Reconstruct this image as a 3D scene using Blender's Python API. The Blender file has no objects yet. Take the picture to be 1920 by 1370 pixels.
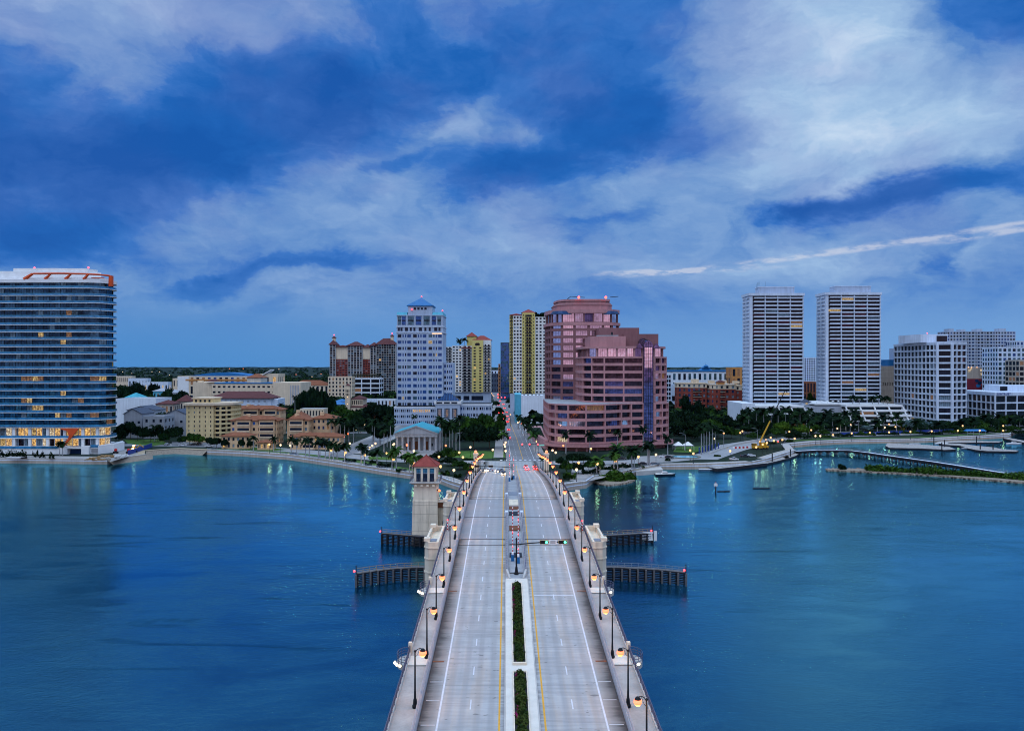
import bpy, math, random
import numpy as np
from mathutils import Vector, Matrix
from mathutils.geometry import tessellate_polygon

SC = bpy.context.scene
COL = SC.collection
EYE = 50.0      # the drone flies 50 m above the water; the water lies at z = 0, the quay at z = 2.5
GZ = 2.5
FP = 1500.0     # focal length in photograph pixels

# ---------------------------------------------------------------- camera
cd = bpy.data.cameras.new('camera'); cam = bpy.data.objects.new('camera', cd); COL.objects.link(cam)
cam.location = (0, 0, EYE); cam.rotation_euler = (math.radians(90), 0, 0)
cd.sensor_width = 36.0; cd.lens = 36.0 * FP / 1920.0; cd.clip_start = 0.5; cd.clip_end = 60000
SC.camera = cam

# ---------------------------------------------------------------- view
SC.view_settings.view_transform = 'Standard'; SC.view_settings.look = 'None'
SC.view_settings.exposure = 0.0; SC.view_settings.gamma = 1.0
SC.cycles.max_bounces = 5; SC.cycles.diffuse_bounces = 2; SC.cycles.glossy_bounces = 3
SC.cycles.transmission_bounces = 2; SC.cycles.transparent_max_bounces = 6
SC.cycles.sample_clamp_indirect = 3.0; SC.cycles.caustics_reflective = False; SC.cycles.caustics_refractive = False
SC.cycles.use_denoising = True; SC.cycles.filter_width = 1.05

def lin(r, g, b):
    f = lambda c: (c/255/12.92) if c/255 <= 0.04045 else ((c/255+0.055)/1.055)**2.4
    return (f(r), f(g), f(b), 1.0)

# ---------------------------------------------------------------- node helper
class NT:
    def __init__(s, nt): s.nt = nt; nt.nodes.clear()
    def n(s, t, **kw):
        o = s.nt.nodes.new(t)
        for k, v in kw.items():
            if k.startswith('i_'):
                key = k[2:]; key = int(key) if key.isdigit() else key.replace('_', ' ')
                if isinstance(v, bpy.types.NodeSocket): s.nt.links.new(v, o.inputs[key])
                else: o.inputs[key].default_value = v
            else: setattr(o, k, v)
        return o
    def m(s, op, a, b=None, c=None, clamp=False):
        o = s.nt.nodes.new('ShaderNodeMath'); o.operation = op; o.use_clamp = clamp
        for i, v in enumerate((a, b, c)):
            if v is None: continue
            if isinstance(v, bpy.types.NodeSocket): s.nt.links.new(v, o.inputs[i])
            else: o.inputs[i].default_value = v
        return o.outputs[0]
    def vm(s, op, a, b=None):
        o = s.nt.nodes.new('ShaderNodeVectorMath'); o.operation = op
        for i, v in enumerate((a, b)):
            if v is None: continue
            if isinstance(v, bpy.types.NodeSocket): s.nt.links.new(v, o.inputs[i])
            else: o.inputs[i].default_value = v
        return o.outputs['Value'] if op in ('LENGTH', 'DOT_PRODUCT') else o.outputs[0]
    def mix(s, f, a, b, mode='MIX'):
        o = s.nt.nodes.new('ShaderNodeMix'); o.data_type = 'RGBA'; o.blend_type = mode
        for k, v in ((0, f), (6, a), (7, b)):
            if isinstance(v, bpy.types.NodeSocket): s.nt.links.new(v, o.inputs[k])
            else: o.inputs[k].default_value = v
        return o.outputs[2]
    def ss(s, v, a, b, c=0.0, d=1.0, kind='SMOOTHSTEP'):
        o = s.nt.nodes.new('ShaderNodeMapRange'); o.interpolation_type = kind
        s.nt.links.new(v, o.inputs[0])
        for i, q in enumerate((a, b, c, d)): o.inputs[i+1].default_value = q
        return o.outputs[0]
    def noise(s, vec, scale, detail=4, rough=0.5, dist=0.0, color=False):
        o = s.n('ShaderNodeTexNoise'); s.nt.links.new(vec, o.inputs['Vector'])
        o.inputs['Scale'].default_value = scale; o.inputs['Detail'].default_value = detail
        o.inputs['Roughness'].default_value = rough; o.inputs['Distortion'].default_value = dist
        return o.outputs[1] if color else o.outputs[0]

# ---------------------------------------------------------------- sky (directions in the world: u = bearing from north (+Y), v = elevation)
SUN_EL, SUN_AZ = math.radians(58), math.radians(205)   # dawn glow behind the viewer
def make_world():
    w = bpy.data.worlds.new('World'); SC.world = w; w.use_nodes = True
    t = NT(w.node_tree)
    tc = t.n('ShaderNodeTexCoord').outputs['Generated']
    sp = t.n('ShaderNodeSeparateXYZ'); t.nt.links.new(tc, sp.inputs[0]); x, y, z = sp.outputs
    u0 = t.m('ARCTAN2', x, y); v0 = t.m('ARCSINE', z)
    # cloud deck coordinates (perspective of a flat layer)
    den = t.m('ADD', t.m('MAXIMUM', z, 0.0), 0.16)
    cp = t.n('ShaderNodeCombineXYZ', i_0=t.m('DIVIDE', x, den), i_1=t.m('DIVIDE', y, den), i_2=0.0).outputs[0]
    uvd = t.n('ShaderNodeCombineXYZ', i_0=u0, i_1=t.m('MULTIPLY', v0, 1.7), i_2=0.0).outputs[0]
    warpn = t.noise(uvd, 2.6, 6, 0.6, 0.3, color=True)
    ws = t.n('ShaderNodeSeparateColor'); t.nt.links.new(warpn, ws.inputs[0])
    warp2 = t.noise(uvd, 9.0, 7, 0.65, 0.3, color=True)
    w2 = t.n('ShaderNodeSeparateColor'); t.nt.links.new(warp2, w2.inputs[0])
    du = t.m('ADD', t.m('MULTIPLY', t.m('SUBTRACT', ws.outputs[0], 0.5), 0.30), t.m('MULTIPLY', t.m('SUBTRACT', w2.outputs[0], 0.5), 0.10))
    dv = t.m('ADD', t.m('MULTIPLY', t.m('SUBTRACT', ws.outputs[1], 0.5), 0.14), t.m('MULTIPLY', t.m('SUBTRACT', w2.outputs[1], 0.5), 0.05))
    uv = t.n('ShaderNodeCombineXYZ', i_0=t.m('ADD', u0, du), i_1=t.m('ADD', v0, dv), i_2=0.0).outputs[0]
    uvc = t.n('ShaderNodeCombineXYZ', i_0=u0, i_1=t.m('ADD', v0, t.m('MULTIPLY', dv, 0.07)), i_2=0.0).outputs[0]
    def blob(px, py, rx, ry, rot=0, amp=1.0, vec=uv):
        u = math.atan((px-960)/FP); v = math.atan((685-py)/FP*math.cos(u))
        mp = t.n('ShaderNodeMapping', vector_type='TEXTURE')
        t.nt.links.new(vec, mp.inputs[0])
        mp.inputs['Location'].default_value = (u, v, 0); mp.inputs['Rotation'].default_value = (0, 0, math.radians(rot))
        mp.inputs['Scale'].default_value = (rx/FP, ry/FP, 1)
        return t.ss(t.vm('LENGTH', mp.outputs[0]), 0.15, 1.5, amp, 0.0)
    def tot(l):
        a = l[0]
        for b in l[1:]: a = t.m('ADD', a, b)
        return a
    dark = tot([blob(130, 310, 400, 110, -4, 1.15), blob(480, 250, 300, 100, 14, 0.85), blob(700, 130, 330, 110, 10, 0.75),
                blob(1060, 90, 260, 100, 0, 0.65), blob(990, 320, 230, 50, 5, 1.25), blob(1200, 230, 190, 66, -14, 1.05),
                blob(1880, 35, 170, 75, 0, 1.5), blob(110, 440, 260, 46, 0, 0.95), blob(440, 525, 110, 20, 6, 1.0),
                blob(600, 495, 130, 20, 5, 0.8), blob(1640, 385, 190, 26, 3, 1.0), blob(1180, 395, 80, 16, 10, 0.7), blob(1500, 400, 80, 18, 0, 0.5),
                blob(1780, 480, 50, 22, 60, 0.6), blob(330, 120, 280, 50, 10, 0.35), blob(1860, 330, 160, 30, 4, 0.4), blob(700, 345, 120, 20, 30, 0.5), blob(1050, 430, 90, 18, 10, 0.4)])
    lite = tot([blob(300, 10, 460, 60, 0, 0.6), blob(60, 110, 200, 50, 0, 0.3), blob(1420, 90, 180, 170, 30, 1.15), blob(1620, 40, 160, 60, 0, 0.4),
                blob(1720, 190, 330, 120, 4, 0.9), blob(540, 395, 300, 50, 16, 0.55), blob(850, 430, 260, 45, 0, 0.4),
                blob(880, 215, 130, 34, 28, 0.8), blob(1080, 480, 330, 46, 0, 0.5), blob(1500, 310, 330, 60, 6, 0.75),
                blob(1650, 470, 420, 46, 4, 0.6), blob(330, 440, 130, 30, 0, 0.35), blob(1640, 345, 160, 18, 8, 0.6), blob(520, 190, 60, 60, 0, 0.35)])
    n1 = t.noise(cp, 2.0, 8, 0.66, 0.7); n2 = t.noise(cp, 6.5, 7, 0.62, 0.6)
    uvs = t.n('ShaderNodeMapping', i_Scale=(1.0, 1.9, 1.0)); t.nt.links.new(uv, uvs.inputs[0]); n3 = t.noise(uvs.outputs[0], 9.0, 8, 0.62, 0.5)
    n4 = t.noise(uv, 4.2, 9, 0.6, 0.3)
    nn = t.m('ADD', t.m('MULTIPLY', t.m('SUBTRACT', n1, 0.5), 0.7), t.m('MULTIPLY', t.m('SUBTRACT', n2, 0.5), 0.6))
    nn = t.m('ADD', nn, t.m('MULTIPLY', t.m('SUBTRACT', n4, 0.5), 2.6))
    nn = t.m('ADD', nn, t.m('MULTIPLY', t.m('SUBTRACT', n3, 0.5), 2.1))
    low = t.ss(v0, 0.0, 0.11)            # the clear band above the horizon
    f = t.m('ADD', t.m('SUBTRACT', lite, dark), t.m('MULTIPLY', nn, 0.85))
    f = t.m('MULTIPLY', f, low)
    g = t.m('ADD', t.m('MULTIPLY', f, 0.30), 0.475, clamp=True)
    cr = t.n('ShaderNodeValToRGB'); t.nt.links.new(g, cr.inputs[0])
    e = cr.color_ramp.elements
    e[0].position = 0.0; e[0].color = lin(14, 88, 174)
    e[1].position = 1.0; e[1].color = lin(202, 223, 246)
    for p, c in ((0.18, (26, 100, 186)), (0.34, (56, 118, 200)), (0.5, (100, 146, 208)), (0.66, (132, 169, 218)), (0.84, (166, 199, 234))):
        k = e.new(p); k.color = lin(*c)
    # lilac towards the upper left of the bank
    lil = blob(250, 60, 700, 260, 0, 1.0)
    colr = t.mix(t.m('MULTIPLY', t.m('MULTIPLY', lil, 0.3), t.ss(g, 0.25, 0.6)), cr.outputs[0], t.mix(0.5, cr.outputs[0], lin(142, 140, 202)))
    vio = t.m('MULTIPLY', t.m('MULTIPLY', t.ss(t.noise(uvd, 5.0, 4, 0.55), 0.42, 0.62), t.ss(v0, 0.05, 0.2)), 0.22)
    colr = t.mix(vio, colr, t.mix(g, lin(46, 88, 172), lin(182, 182, 226)))
    # horizon band
    hz = t.ss(v0, 0.0, 0.11, 1.0, 0.0)
    hzc = t.mix(t.ss(u0, -0.6, 0.55), lin(68, 140, 208), lin(114, 166, 223))
    colr = t.mix(t.m('MULTIPLY', hz, 0.9), colr, hzc)
    # bright slits low on the right
    uvb = t.n('ShaderNodeMapping', i_Scale=(1.0, 3.5, 1.0)); t.nt.links.new(uvc, uvb.inputs[0])
    s1 = blob(1275, 508, 140, 6.0, 1, 1.3, uvc); s2 = blob(1600, 466, 350, 5.6, 5.2, 0.85, uvc); s3 = blob(1880, 436, 110, 4.5, 5, 0.9, uvc)
    sl = t.m('MULTIPLY', tot([s1, s2, s3]), t.m('MULTIPLY', t.ss(t.noise(uvb.outputs[0], 17.0, 5, 0.6), 0.40, 0.62, 0.0, 1.0), t.ss(n2, 0.35, 0.6, 0.7, 1.0)))
    colr = t.mix(t.m('MINIMUM', sl, 0.5), colr, lin(226, 228, 238))
    # the hemisphere behind the viewer and overhead is brighter, rosy low down in the east
    back = t.ss(y, -0.35, 0.35, 1.0, 0.0)
    up = t.ss(z, 0.42, 0.85)
    rose = t.mix(t.ss(z, 0.06, 0.30), (0.58, 0.41, 0.52, 1), (0.70, 1.0, 1.5, 1))
    rose = t.mix(1.0, rose, t.n('ShaderNodeCombineXYZ', i_0=t.ss(nn, -0.5, 0.5, 0.55, 1.35), i_1=t.ss(nn, -0.5, 0.5, 0.6, 1.35), i_2=t.ss(nn, -0.5, 0.5, 0.7, 1.3)).outputs[0], 'MULTIPLY')
    colr = t.mix(up, colr, (1.30, 1.78, 2.45, 1))
    colr = t.mix(back, colr, rose)
    sky = t.n('ShaderNodeTexSky', sky_type='NISHITA'); sky.sun_disc = False
    sky.sun_elevation = SUN_EL; sky.sun_rotation = SUN_AZ; sky.altitude = 50; sky.air_density = 1.0; sky.dust_density = 1.0; sky.ozone_density = 3.0
    bg1 = t.n('ShaderNodeBackground'); t.nt.links.new(sky.outputs[0], bg1.inputs[0]); bg1.inputs[1].default_value = 0.05
    bg2 = t.n('ShaderNodeBackground'); t.nt.links.new(colr, bg2.inputs[0]); bg2.inputs[1].default_value = 1.0
    mx = t.n('ShaderNodeMixShader', i_0=0.93); t.nt.links.new(bg1.outputs[0], mx.inputs[1]); t.nt.links.new(bg2.outputs[0], mx.inputs[2])
    out = t.n('ShaderNodeOutputWorld'); t.nt.links.new(mx.outputs[0], out.inputs[0])
    w.cycles.sampling_method = 'MANUAL'; w.cycles.sample_map_resolution = 512
make_world()
sl = bpy.data.lights.new('sun', 'SUN'); sl.energy = 0.8; sl.angle = math.radians(40); sl.color = (0.96, 0.97, 1.0)
so = bpy.data.objects.new('sun', sl); COL.objects.link(so)
# light comes from bearing SUN_AZ (measured from +Y clockwise), elevation SUN_EL
sd = Vector((math.sin(SUN_AZ)*math.cos(SUN_EL), math.cos(SUN_AZ)*math.cos(SUN_EL), math.sin(SUN_EL)))
so.rotation_euler = sd.to_track_quat('Z', 'Y').to_euler()

# ---------------------------------------------------------------- materials
def mat(name, c, rough=0.8, metal=0.0, var=0.12, vs=0.25, streak=0.0, bump=0.0, bs=3.0, spec=0.15, em=None, es=0.0, fine=0.0):
    m = bpy.data.materials.new(name); m.use_nodes = True
    t = NT(m.node_tree); b = t.n('ShaderNodeBsdfPrincipled'); o = t.n('ShaderNodeOutputMaterial'); t.nt.links.new(b.outputs[0], o.inputs[0])
    b.inputs['Roughness'].default_value = rough; b.inputs['Metallic'].default_value = metal
    b.inputs['Specular IOR Level'].default_value = spec
    c = c if len(c) == 4 else (*c, 1)
    tc = t.n('ShaderNodeTexCoord').outputs['Object']
    if var > 0:
        n = t.noise(tc, vs, 6, 0.6, 0.3)
        k = t.ss(n, 0.3, 0.7, 1-var, 1+var, 'LINEAR')
        if fine > 0: k = t.m('MULTIPLY', k, t.ss(t.noise(tc, vs*14, 3, 0.6), 0.25, 0.75, 1-fine, 1+fine, 'LINEAR'))
        if streak > 0:
            mp = t.n('ShaderNodeMapping', i_Scale=(1.0, 1.0, 0.07)); t.nt.links.new(tc, mp.inputs[0])
            n2 = t.noise(mp.outputs[0], 0.9, 4, 0.6)
            k = t.m('MULTIPLY', k, t.ss(n2, 0.35, 0.65, 1-streak, 1+streak*0.4, 'LINEAR'))
        kk = t.n('ShaderNodeCombineXYZ', i_0=k, i_1=k, i_2=k).outputs[0]
        t.nt.links.new(t.mix(1.0, c, kk, 'MULTIPLY'), b.inputs['Base Color'])
    else: b.inputs['Base Color'].default_value = c
    if bump > 0:
        bp = t.n('ShaderNodeBump', i_Strength=bump, i_Distance=0.1); t.nt.links.new(t.noise(tc, bs, 5, 0.6), bp.inputs['Height'])
        t.nt.links.new(bp.outputs[0], b.inputs['Normal'])
    if em:
        b.inputs['Emission Color'].default_value = (*em[:3], 1); b.inputs['Emission Strength'].default_value = es
    return m

def leafmat(name, c1, c2, scale=0.35):
    m = bpy.data.materials.new(name); m.use_nodes = True
    t = NT(m.node_tree); b = t.n('ShaderNodeBsdfPrincipled', i_Roughness=0.7); b.inputs['Specular IOR Level'].default_value = 0.04
    o = t.n('ShaderNodeOutputMaterial'); t.nt.links.new(b.outputs[0], o.inputs[0])
    tc = t.n('ShaderNodeTexCoord').outputs['Object']
    oi = t.n('ShaderNodeObjectInfo').outputs['Random']
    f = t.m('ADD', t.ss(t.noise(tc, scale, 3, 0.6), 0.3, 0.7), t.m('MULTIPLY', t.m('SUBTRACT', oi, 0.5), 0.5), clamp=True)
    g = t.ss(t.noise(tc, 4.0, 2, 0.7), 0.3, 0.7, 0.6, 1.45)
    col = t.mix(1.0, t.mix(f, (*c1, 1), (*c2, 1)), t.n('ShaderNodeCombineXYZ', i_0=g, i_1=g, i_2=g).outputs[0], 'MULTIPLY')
    t.nt.links.new(col, b.inputs['Base Color'])
    return m

def glassmat(name, c, rough=0.06, metal=0.6, wob=0.35):
    m = bpy.data.materials.new(name); m.use_nodes = True
    t = NT(m.node_tree); b = t.n('ShaderNodeBsdfPrincipled', i_Roughness=rough, i_Metallic=metal); b.inputs['Specular IOR Level'].default_value = 0.3
    o = t.n('ShaderNodeOutputMaterial'); t.nt.links.new(b.outputs[0], o.inputs[0])
    tc = t.n('ShaderNodeTexCoord').outputs['Object']; oi = t.n('ShaderNodeObjectInfo').outputs['Random']
    vec = t.vm('ADD', tc, t.n('ShaderNodeCombineXYZ', i_0=t.m('MULTIPLY', oi, 37.0), i_1=0.0, i_2=t.m('MULTIPLY', oi, 11.0)).outputs[0])
    n = t.noise(vec, 0.33, 3, 0.7)
    k = t.ss(n, 0.3, 0.7, 1-wob, 1+wob)
    t.nt.links.new(t.mix(1.0, (*c, 1), t.n('ShaderNodeCombineXYZ', i_0=k, i_1=k, i_2=k).outputs[0], 'MULTIPLY'), b.inputs['Base Color'])
    return m

def litmat(name, c, s):
    m = bpy.data.materials.new(name); m.use_nodes = True
    t = NT(m.node_tree); b = t.n('ShaderNodeBsdfPrincipled', i_Roughness=0.2)
    o = t.n('ShaderNodeOutputMaterial'); t.nt.links.new(b.outputs[0], o.inputs[0])
    b.inputs['Base Color'].default_value = (0.1, 0.08, 0.06, 1)
    tc = t.n('ShaderNodeTexCoord').outputs['Object']; oi = t.n('ShaderNodeObjectInfo').outputs['Random']
    vec = t.vm('ADD', tc, t.n('ShaderNodeCombineXYZ', i_0=t.m('MULTIPLY', oi, 37.0), i_1=0.0, i_2=0.0).outputs[0])
    n = t.noise(vec, 1.1, 3, 0.7)
    t.nt.links.new(t.mix(t.ss(n, 0.35, 0.65), (*c, 1), (c[0]*0.5, c[1]*0.33, c[2]*0.2, 1)), b.inputs['Emission Color'])
    t.nt.links.new(t.m('MULTIPLY', t.ss(n, 0.3, 0.75, 1.3, 0.25), s), b.inputs['Emission Strength'])
    return m

M = {}
M['rose'] = mat('rose_granite', (0.44, 0.215, 0.22), 0.6, var=0.1, vs=0.12, streak=0.12)
M['rosed'] = mat('rose_granite_dark', (0.23, 0.105, 0.11), 0.7, var=0.12, vs=0.12, streak=0.1)  # same granite in a darker tone
M['white'] = mat('white_stucco', (0.66, 0.70, 0.76), 0.85, var=0.06, vs=0.15, streak=0.1)
M['whitec'] = mat('white_concrete', (0.56, 0.63, 0.74), 0.85, var=0.08, vs=0.15, streak=0.14)
M['warmw'] = mat('warm_white_stucco', (0.70, 0.68, 0.64), 0.85, var=0.06, vs=0.15, streak=0.1)
M['pale'] = mat('pale_grey_stone', (0.38, 0.445, 0.56), 0.85, var=0.08, vs=0.15, streak=0.12)
M['greyw'] = mat('grey_stucco', (0.34, 0.36, 0.41), 0.9, var=0.1, vs=0.2, streak=0.12)
M['cream'] = mat('cream_stucco', (0.68, 0.54, 0.39), 0.9, var=0.08, vs=0.2, streak=0.12)
M['beige'] = mat('beige_stucco', (0.72, 0.55, 0.29), 0.9, var=0.08, vs=0.2, streak=0.12)
M['peach'] = mat('peach_stucco', (0.64, 0.42, 0.25), 0.9, var=0.08, vs=0.2, streak=0.12)
M['yellow'] = mat('yellow_stucco', (0.62, 0.50, 0.17), 0.9, var=0.08, vs=0.2, streak=0.08)
M['tan'] = mat('tan_limestone', (0.42, 0.36, 0.30), 0.9, var=0.1, vs=0.15, streak=0.16)
M['orange'] = mat('orange_stucco', (0.50, 0.22, 0.07), 0.9, var=0.1)
M['stone'] = mat('grey_limestone', (0.33, 0.335, 0.35), 0.9, var=0.1, vs=0.3, streak=0.15)
M['brick'] = mat('red_brick', (0.22, 0.05, 0.035), 0.9, var=0.2, vs=0.3, fine=0.2)
M['brown'] = mat('brown_cladding', (0.16, 0.06, 0.03), 0.8, var=0.2)
M['mural'] = mat('painted_mural_red', (0.17, 0.02, 0.035), 0.8, var=0.2)
M['dark'] = mat('dark_metal', (0.018, 0.02, 0.025), 0.5, metal=0.4, var=0.2)
M['black'] = mat('black_paint', (0.008, 0.009, 0.012), 0.45, var=0.1)
M['steel'] = mat('galvanised_steel', (0.30, 0.31, 0.34), 0.45, metal=0.6, var=0.15)
M['rail'] = mat('railing_paint', (0.10, 0.10, 0.15), 0.5, metal=0.3, var=0.15)
M['copper'] = mat('verdigris_copper_roof', (0.045, 0.30, 0.38), 0.6, var=0.15, vs=0.4, streak=0.1)
M['bluer'] = mat('blue_metal_roof', (0.015, 0.13, 0.33), 0.45, var=0.12)
M['navy'] = mat('navy_glass_roof', (0.012, 0.035, 0.10), 0.25, metal=0.3, var=0.2)
M['terra'] = mat('terracotta_tile', (0.21, 0.075, 0.038), 0.85, var=0.25, vs=0.5, fine=0.2, bump=0.4)
M['tilered'] = mat('red_roof_tile', (0.24, 0.05, 0.04), 0.8, var=0.2, vs=0.6, fine=0.2, bump=0.4)
M['tiledark'] = mat('dark_brown_tile', (0.10, 0.035, 0.035), 0.85, var=0.2, vs=0.5, fine=0.2, bump=0.4)
M['slate'] = mat('slate_roof', (0.06, 0.075, 0.11), 0.8, var=0.2, vs=0.5)
M['roofg'] = mat('roof_gravel', (0.30, 0.31, 0.33), 0.95, var=0.2, vs=0.3, fine=0.15)
M['roofd'] = mat('roof_membrane', (0.14, 0.14, 0.15), 0.95, var=0.25, vs=0.3)
M['gdeep'] = glassmat('deep_blue_glass', (0.015, 0.06, 0.12), 0.07, 0.6, 0.6)
M['dockm'] = mat('dock_planks', (0.30, 0.28, 0.27), 0.9, var=0.5, vs=0.9, fine=0.35)
M['gdark'] = glassmat('dark_window_glass', (0.02, 0.027, 0.05), 0.08, 0.5)
M['gblack'] = glassmat('black_window_glass', (0.012, 0.013, 0.02), 0.1, 0.3)
M['gblue'] = glassmat('blue_window_glass', (0.05, 0.13, 0.36), 0.07, 0.7)
M['gteal'] = glassmat('teal_window_glass', (0.09, 0.19, 0.25), 0.07, 0.7, 0.55)
M['gbrist'] = glassmat('blue_curtain_glass', (0.035, 0.11, 0.19), 0.07, 0.7, 0.6)
M['grose'] = glassmat('rose_mirror_glass', (0.95, 0.70, 0.80), 0.05, 0.95, 0.3)  # pink of the mirrored dawn sky is partly put into this tint
M['gplum'] = glassmat('plum_glass', (0.16, 0.12, 0.26), 0.06, 0.8, 0.5)
M['gcurt'] = mat('window_with_pale_curtain', (0.16, 0.22, 0.27), 0.3, var=0.5, vs=0.8)
M['grosedark'] = glassmat('bronze_glass', (0.06, 0.035, 0.05), 0.07, 0.8, 0.8)
M['balu'] = glassmat('balustrade_glass', (0.05, 0.22, 0.40), 0.15, 0.5, 0.3)
M['lit'] = litmat('lit_window_warm', (1.0, 0.62, 0.20), 0.85)
M['lit2'] = litmat('lit_window_yellow', (1.0, 0.72, 0.28), 0.5)
M['litw'] = litmat('lit_window_white', (1.0, 0.86, 0.6), 0.7)
M['litdim'] = litmat('lit_window_dim', (0.8, 0.38, 0.12), 0.22)
M['timber'] = mat('tarred_timber', (0.022, 0.022, 0.028), 0.8, var=0.3)
M['timberp'] = mat('weathered_timber', (0.13, 0.125, 0.13), 0.85, var=0.25, vs=1.5)
M['wood'] = mat('tan_timber', (0.34, 0.21, 0.10), 0.85, var=0.25, vs=1.5)
M['conc'] = mat('pale_concrete', (0.44, 0.43, 0.41), 0.9, var=0.14, vs=0.3, fine=0.06, bump=0.1)
M['concw'] = mat('white_concrete_slab', (0.60, 0.57, 0.51), 0.9, var=0.08, vs=0.6, fine=0.04)
M['concbe'] = mat('beige_concrete', (0.70, 0.61, 0.48), 0.85, var=0.07, vs=0.4, streak=0.1)
def tide(m):
    t = NT.__new__(NT); t.nt = m.node_tree; b = [n for n in t.nt.nodes if n.type == 'BSDF_PRINCIPLED'][0]; l = b.inputs['Base Color'].links[0].from_socket
    tc = t.n('ShaderNodeTexCoord').outputs['Object']; sp = t.n('ShaderNodeSeparateXYZ'); t.nt.links.new(tc, sp.inputs[0])
    z = t.m('ADD', sp.outputs[2], t.m('MULTIPLY', t.noise(tc, 1.3, 4, 0.6), 1.6))
    c = t.mix(t.m('MULTIPLY', t.ss(z, 1.2, 2.6, 1.0, 0.0), 0.85), l, (0.05, 0.055, 0.04, 1))
    mp = t.n('ShaderNodeMapping', i_Scale=(1.6, 1.6, 0.10)); t.nt.links.new(tc, mp.inputs[0])
    c = t.mix(t.m('MULTIPLY', t.ss(t.noise(mp.outputs[0], 1.0, 4, 0.6), 0.52, 0.68), 0.35), c, (0.22, 0.17, 0.11, 1))
    t.nt.links.new(c, b.inputs['Base Color'])
M['barrier'] = mat('grey_barrier_concrete', (0.36, 0.37, 0.40), 0.9, var=0.16, vs=1.2, fine=0.15)
M['sidew'] = mat('sidewalk_concrete', (0.34, 0.325, 0.31), 0.92, var=0.22, vs=0.22, fine=0.08)
tide(M['concbe'])
M['wline'] = mat('white_road_paint', (0.54, 0.56, 0.60), 0.7, var=0.12, vs=2)
M['yline'] = mat('yellow_road_paint', (0.62, 0.33, 0.04), 0.7, var=0.12, vs=2)
M['trunk'] = mat('palm_trunk', (0.30, 0.30, 0.31), 0.9, var=0.2, vs=1.5)
M['bark'] = mat('tree_bark', (0.09, 0.07, 0.05), 0.95, var=0.3, vs=1.5)
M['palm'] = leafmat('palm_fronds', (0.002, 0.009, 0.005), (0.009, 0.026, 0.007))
M['palml'] = leafmat('palm_fronds_lit', (0.02, 0.06, 0.012), (0.05, 0.10, 0.015))  # yellower fronds for lit palms, the light put into the colour
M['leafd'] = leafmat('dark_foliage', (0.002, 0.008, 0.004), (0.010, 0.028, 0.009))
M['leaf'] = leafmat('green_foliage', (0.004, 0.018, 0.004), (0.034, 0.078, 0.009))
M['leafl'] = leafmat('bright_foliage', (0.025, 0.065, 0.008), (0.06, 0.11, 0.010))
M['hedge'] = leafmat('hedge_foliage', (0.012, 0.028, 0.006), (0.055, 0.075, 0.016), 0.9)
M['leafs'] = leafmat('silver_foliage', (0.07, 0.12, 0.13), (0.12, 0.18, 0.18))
M['leafp'] = leafmat('pink_blossom', (0.14, 0.012, 0.06), (0.26, 0.02, 0.10))
M['mang'] = leafmat('mangrove_foliage', (0.02, 0.055, 0.008), (0.05, 0.105, 0.012), 0.2)
M['grass'] = mat('lawn', (0.055, 0.12, 0.02), 0.95, var=0.3, vs=0.2, fine=0.3)
M['rock'] = mat('shore_rock', (0.23, 0.19, 0.15), 0.95, var=0.3, vs=1.2, bump=0.8)
M['sand'] = mat('sand', (0.36, 0.29, 0.20), 0.95, var=0.2)
M['pool'] = mat('pool_water', (0.05, 0.32, 0.45), 0.08, var=0.1)
M['redp'] = mat('red_paint', (0.45, 0.03, 0.03), 0.5, var=0.1)
M['orangep'] = mat('orange_paint', (0.60, 0.08, 0.02), 0.5, var=0.1)
M['bluep'] = mat('blue_paint', (0.02, 0.05, 0.25), 0.5, var=0.1)
M['yellowp'] = mat('yellow_paint', (0.48, 0.26, 0.02), 0.45, var=0.1)
M['whitep'] = mat('white_paint', (0.72, 0.72, 0.72), 0.45, var=0.08)
M['cyan'] = mat('cyan_painted_wall', (0.10, 0.40, 0.52), 0.8, var=0.15, streak=0.1)
M['carw'] = mat('white_car_paint', (0.62, 0.63, 0.66), 0.25, var=0.0, spec=0.6)
M['carb'] = mat('black_car_paint', (0.02, 0.022, 0.03), 0.25, var=0.0, spec=0.6)
M['carr'] = mat('red_car_paint', (0.30, 0.015, 0.015), 0.25, var=0.0, spec=0.6)
M['cars'] = mat('silver_car_paint', (0.28, 0.30, 0.34), 0.25, metal=0.5, var=0.0)
M['rubber'] = mat('tyre_rubber', (0.015, 0.015, 0.015), 0.9, var=0.0)
def em(name, c, s): return mat(name, (0.3, 0.3, 0.3), 0.5, var=0.0, em=c, es=s)
M['lamp'] = em('amber_lamp', (1.0, 0.17, 0.010), 2.3)
M['lampy'] = em('yellow_lamp', (1.0, 0.46, 0.11), 1.7)
M['lampc'] = em('lamp_core', (1.0, 0.36, 0.05), 2.6)
M['lampw'] = em('white_lamp', (1.0, 0.62, 0.30), 1.7)
M['redl'] = em('red_light', (1.0, 0.02, 0.02), 6.0)
M['greenl'] = em('green_light', (0.05, 1.0, 0.45), 4.0)
M['headl'] = em('headlight', (1.0, 0.72, 0.45), 4.0)
M['flood'] = em('floodlight', (1.0, 0.86, 0.58), 4.0)
M['signg'] = em('green_sign', (0.0, 0.5, 0.35), 0.6)

# ---------------------------------------------------------------- object helpers
def X(px, Y): return (px-960)/FP*Y
def Zp(py, Y): return EYE-(py-685)/FP*Y
def G(px, py, z=GZ):
    Y = (EYE-z)*FP/(py-685); return (X(px, Y), Y)

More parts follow.
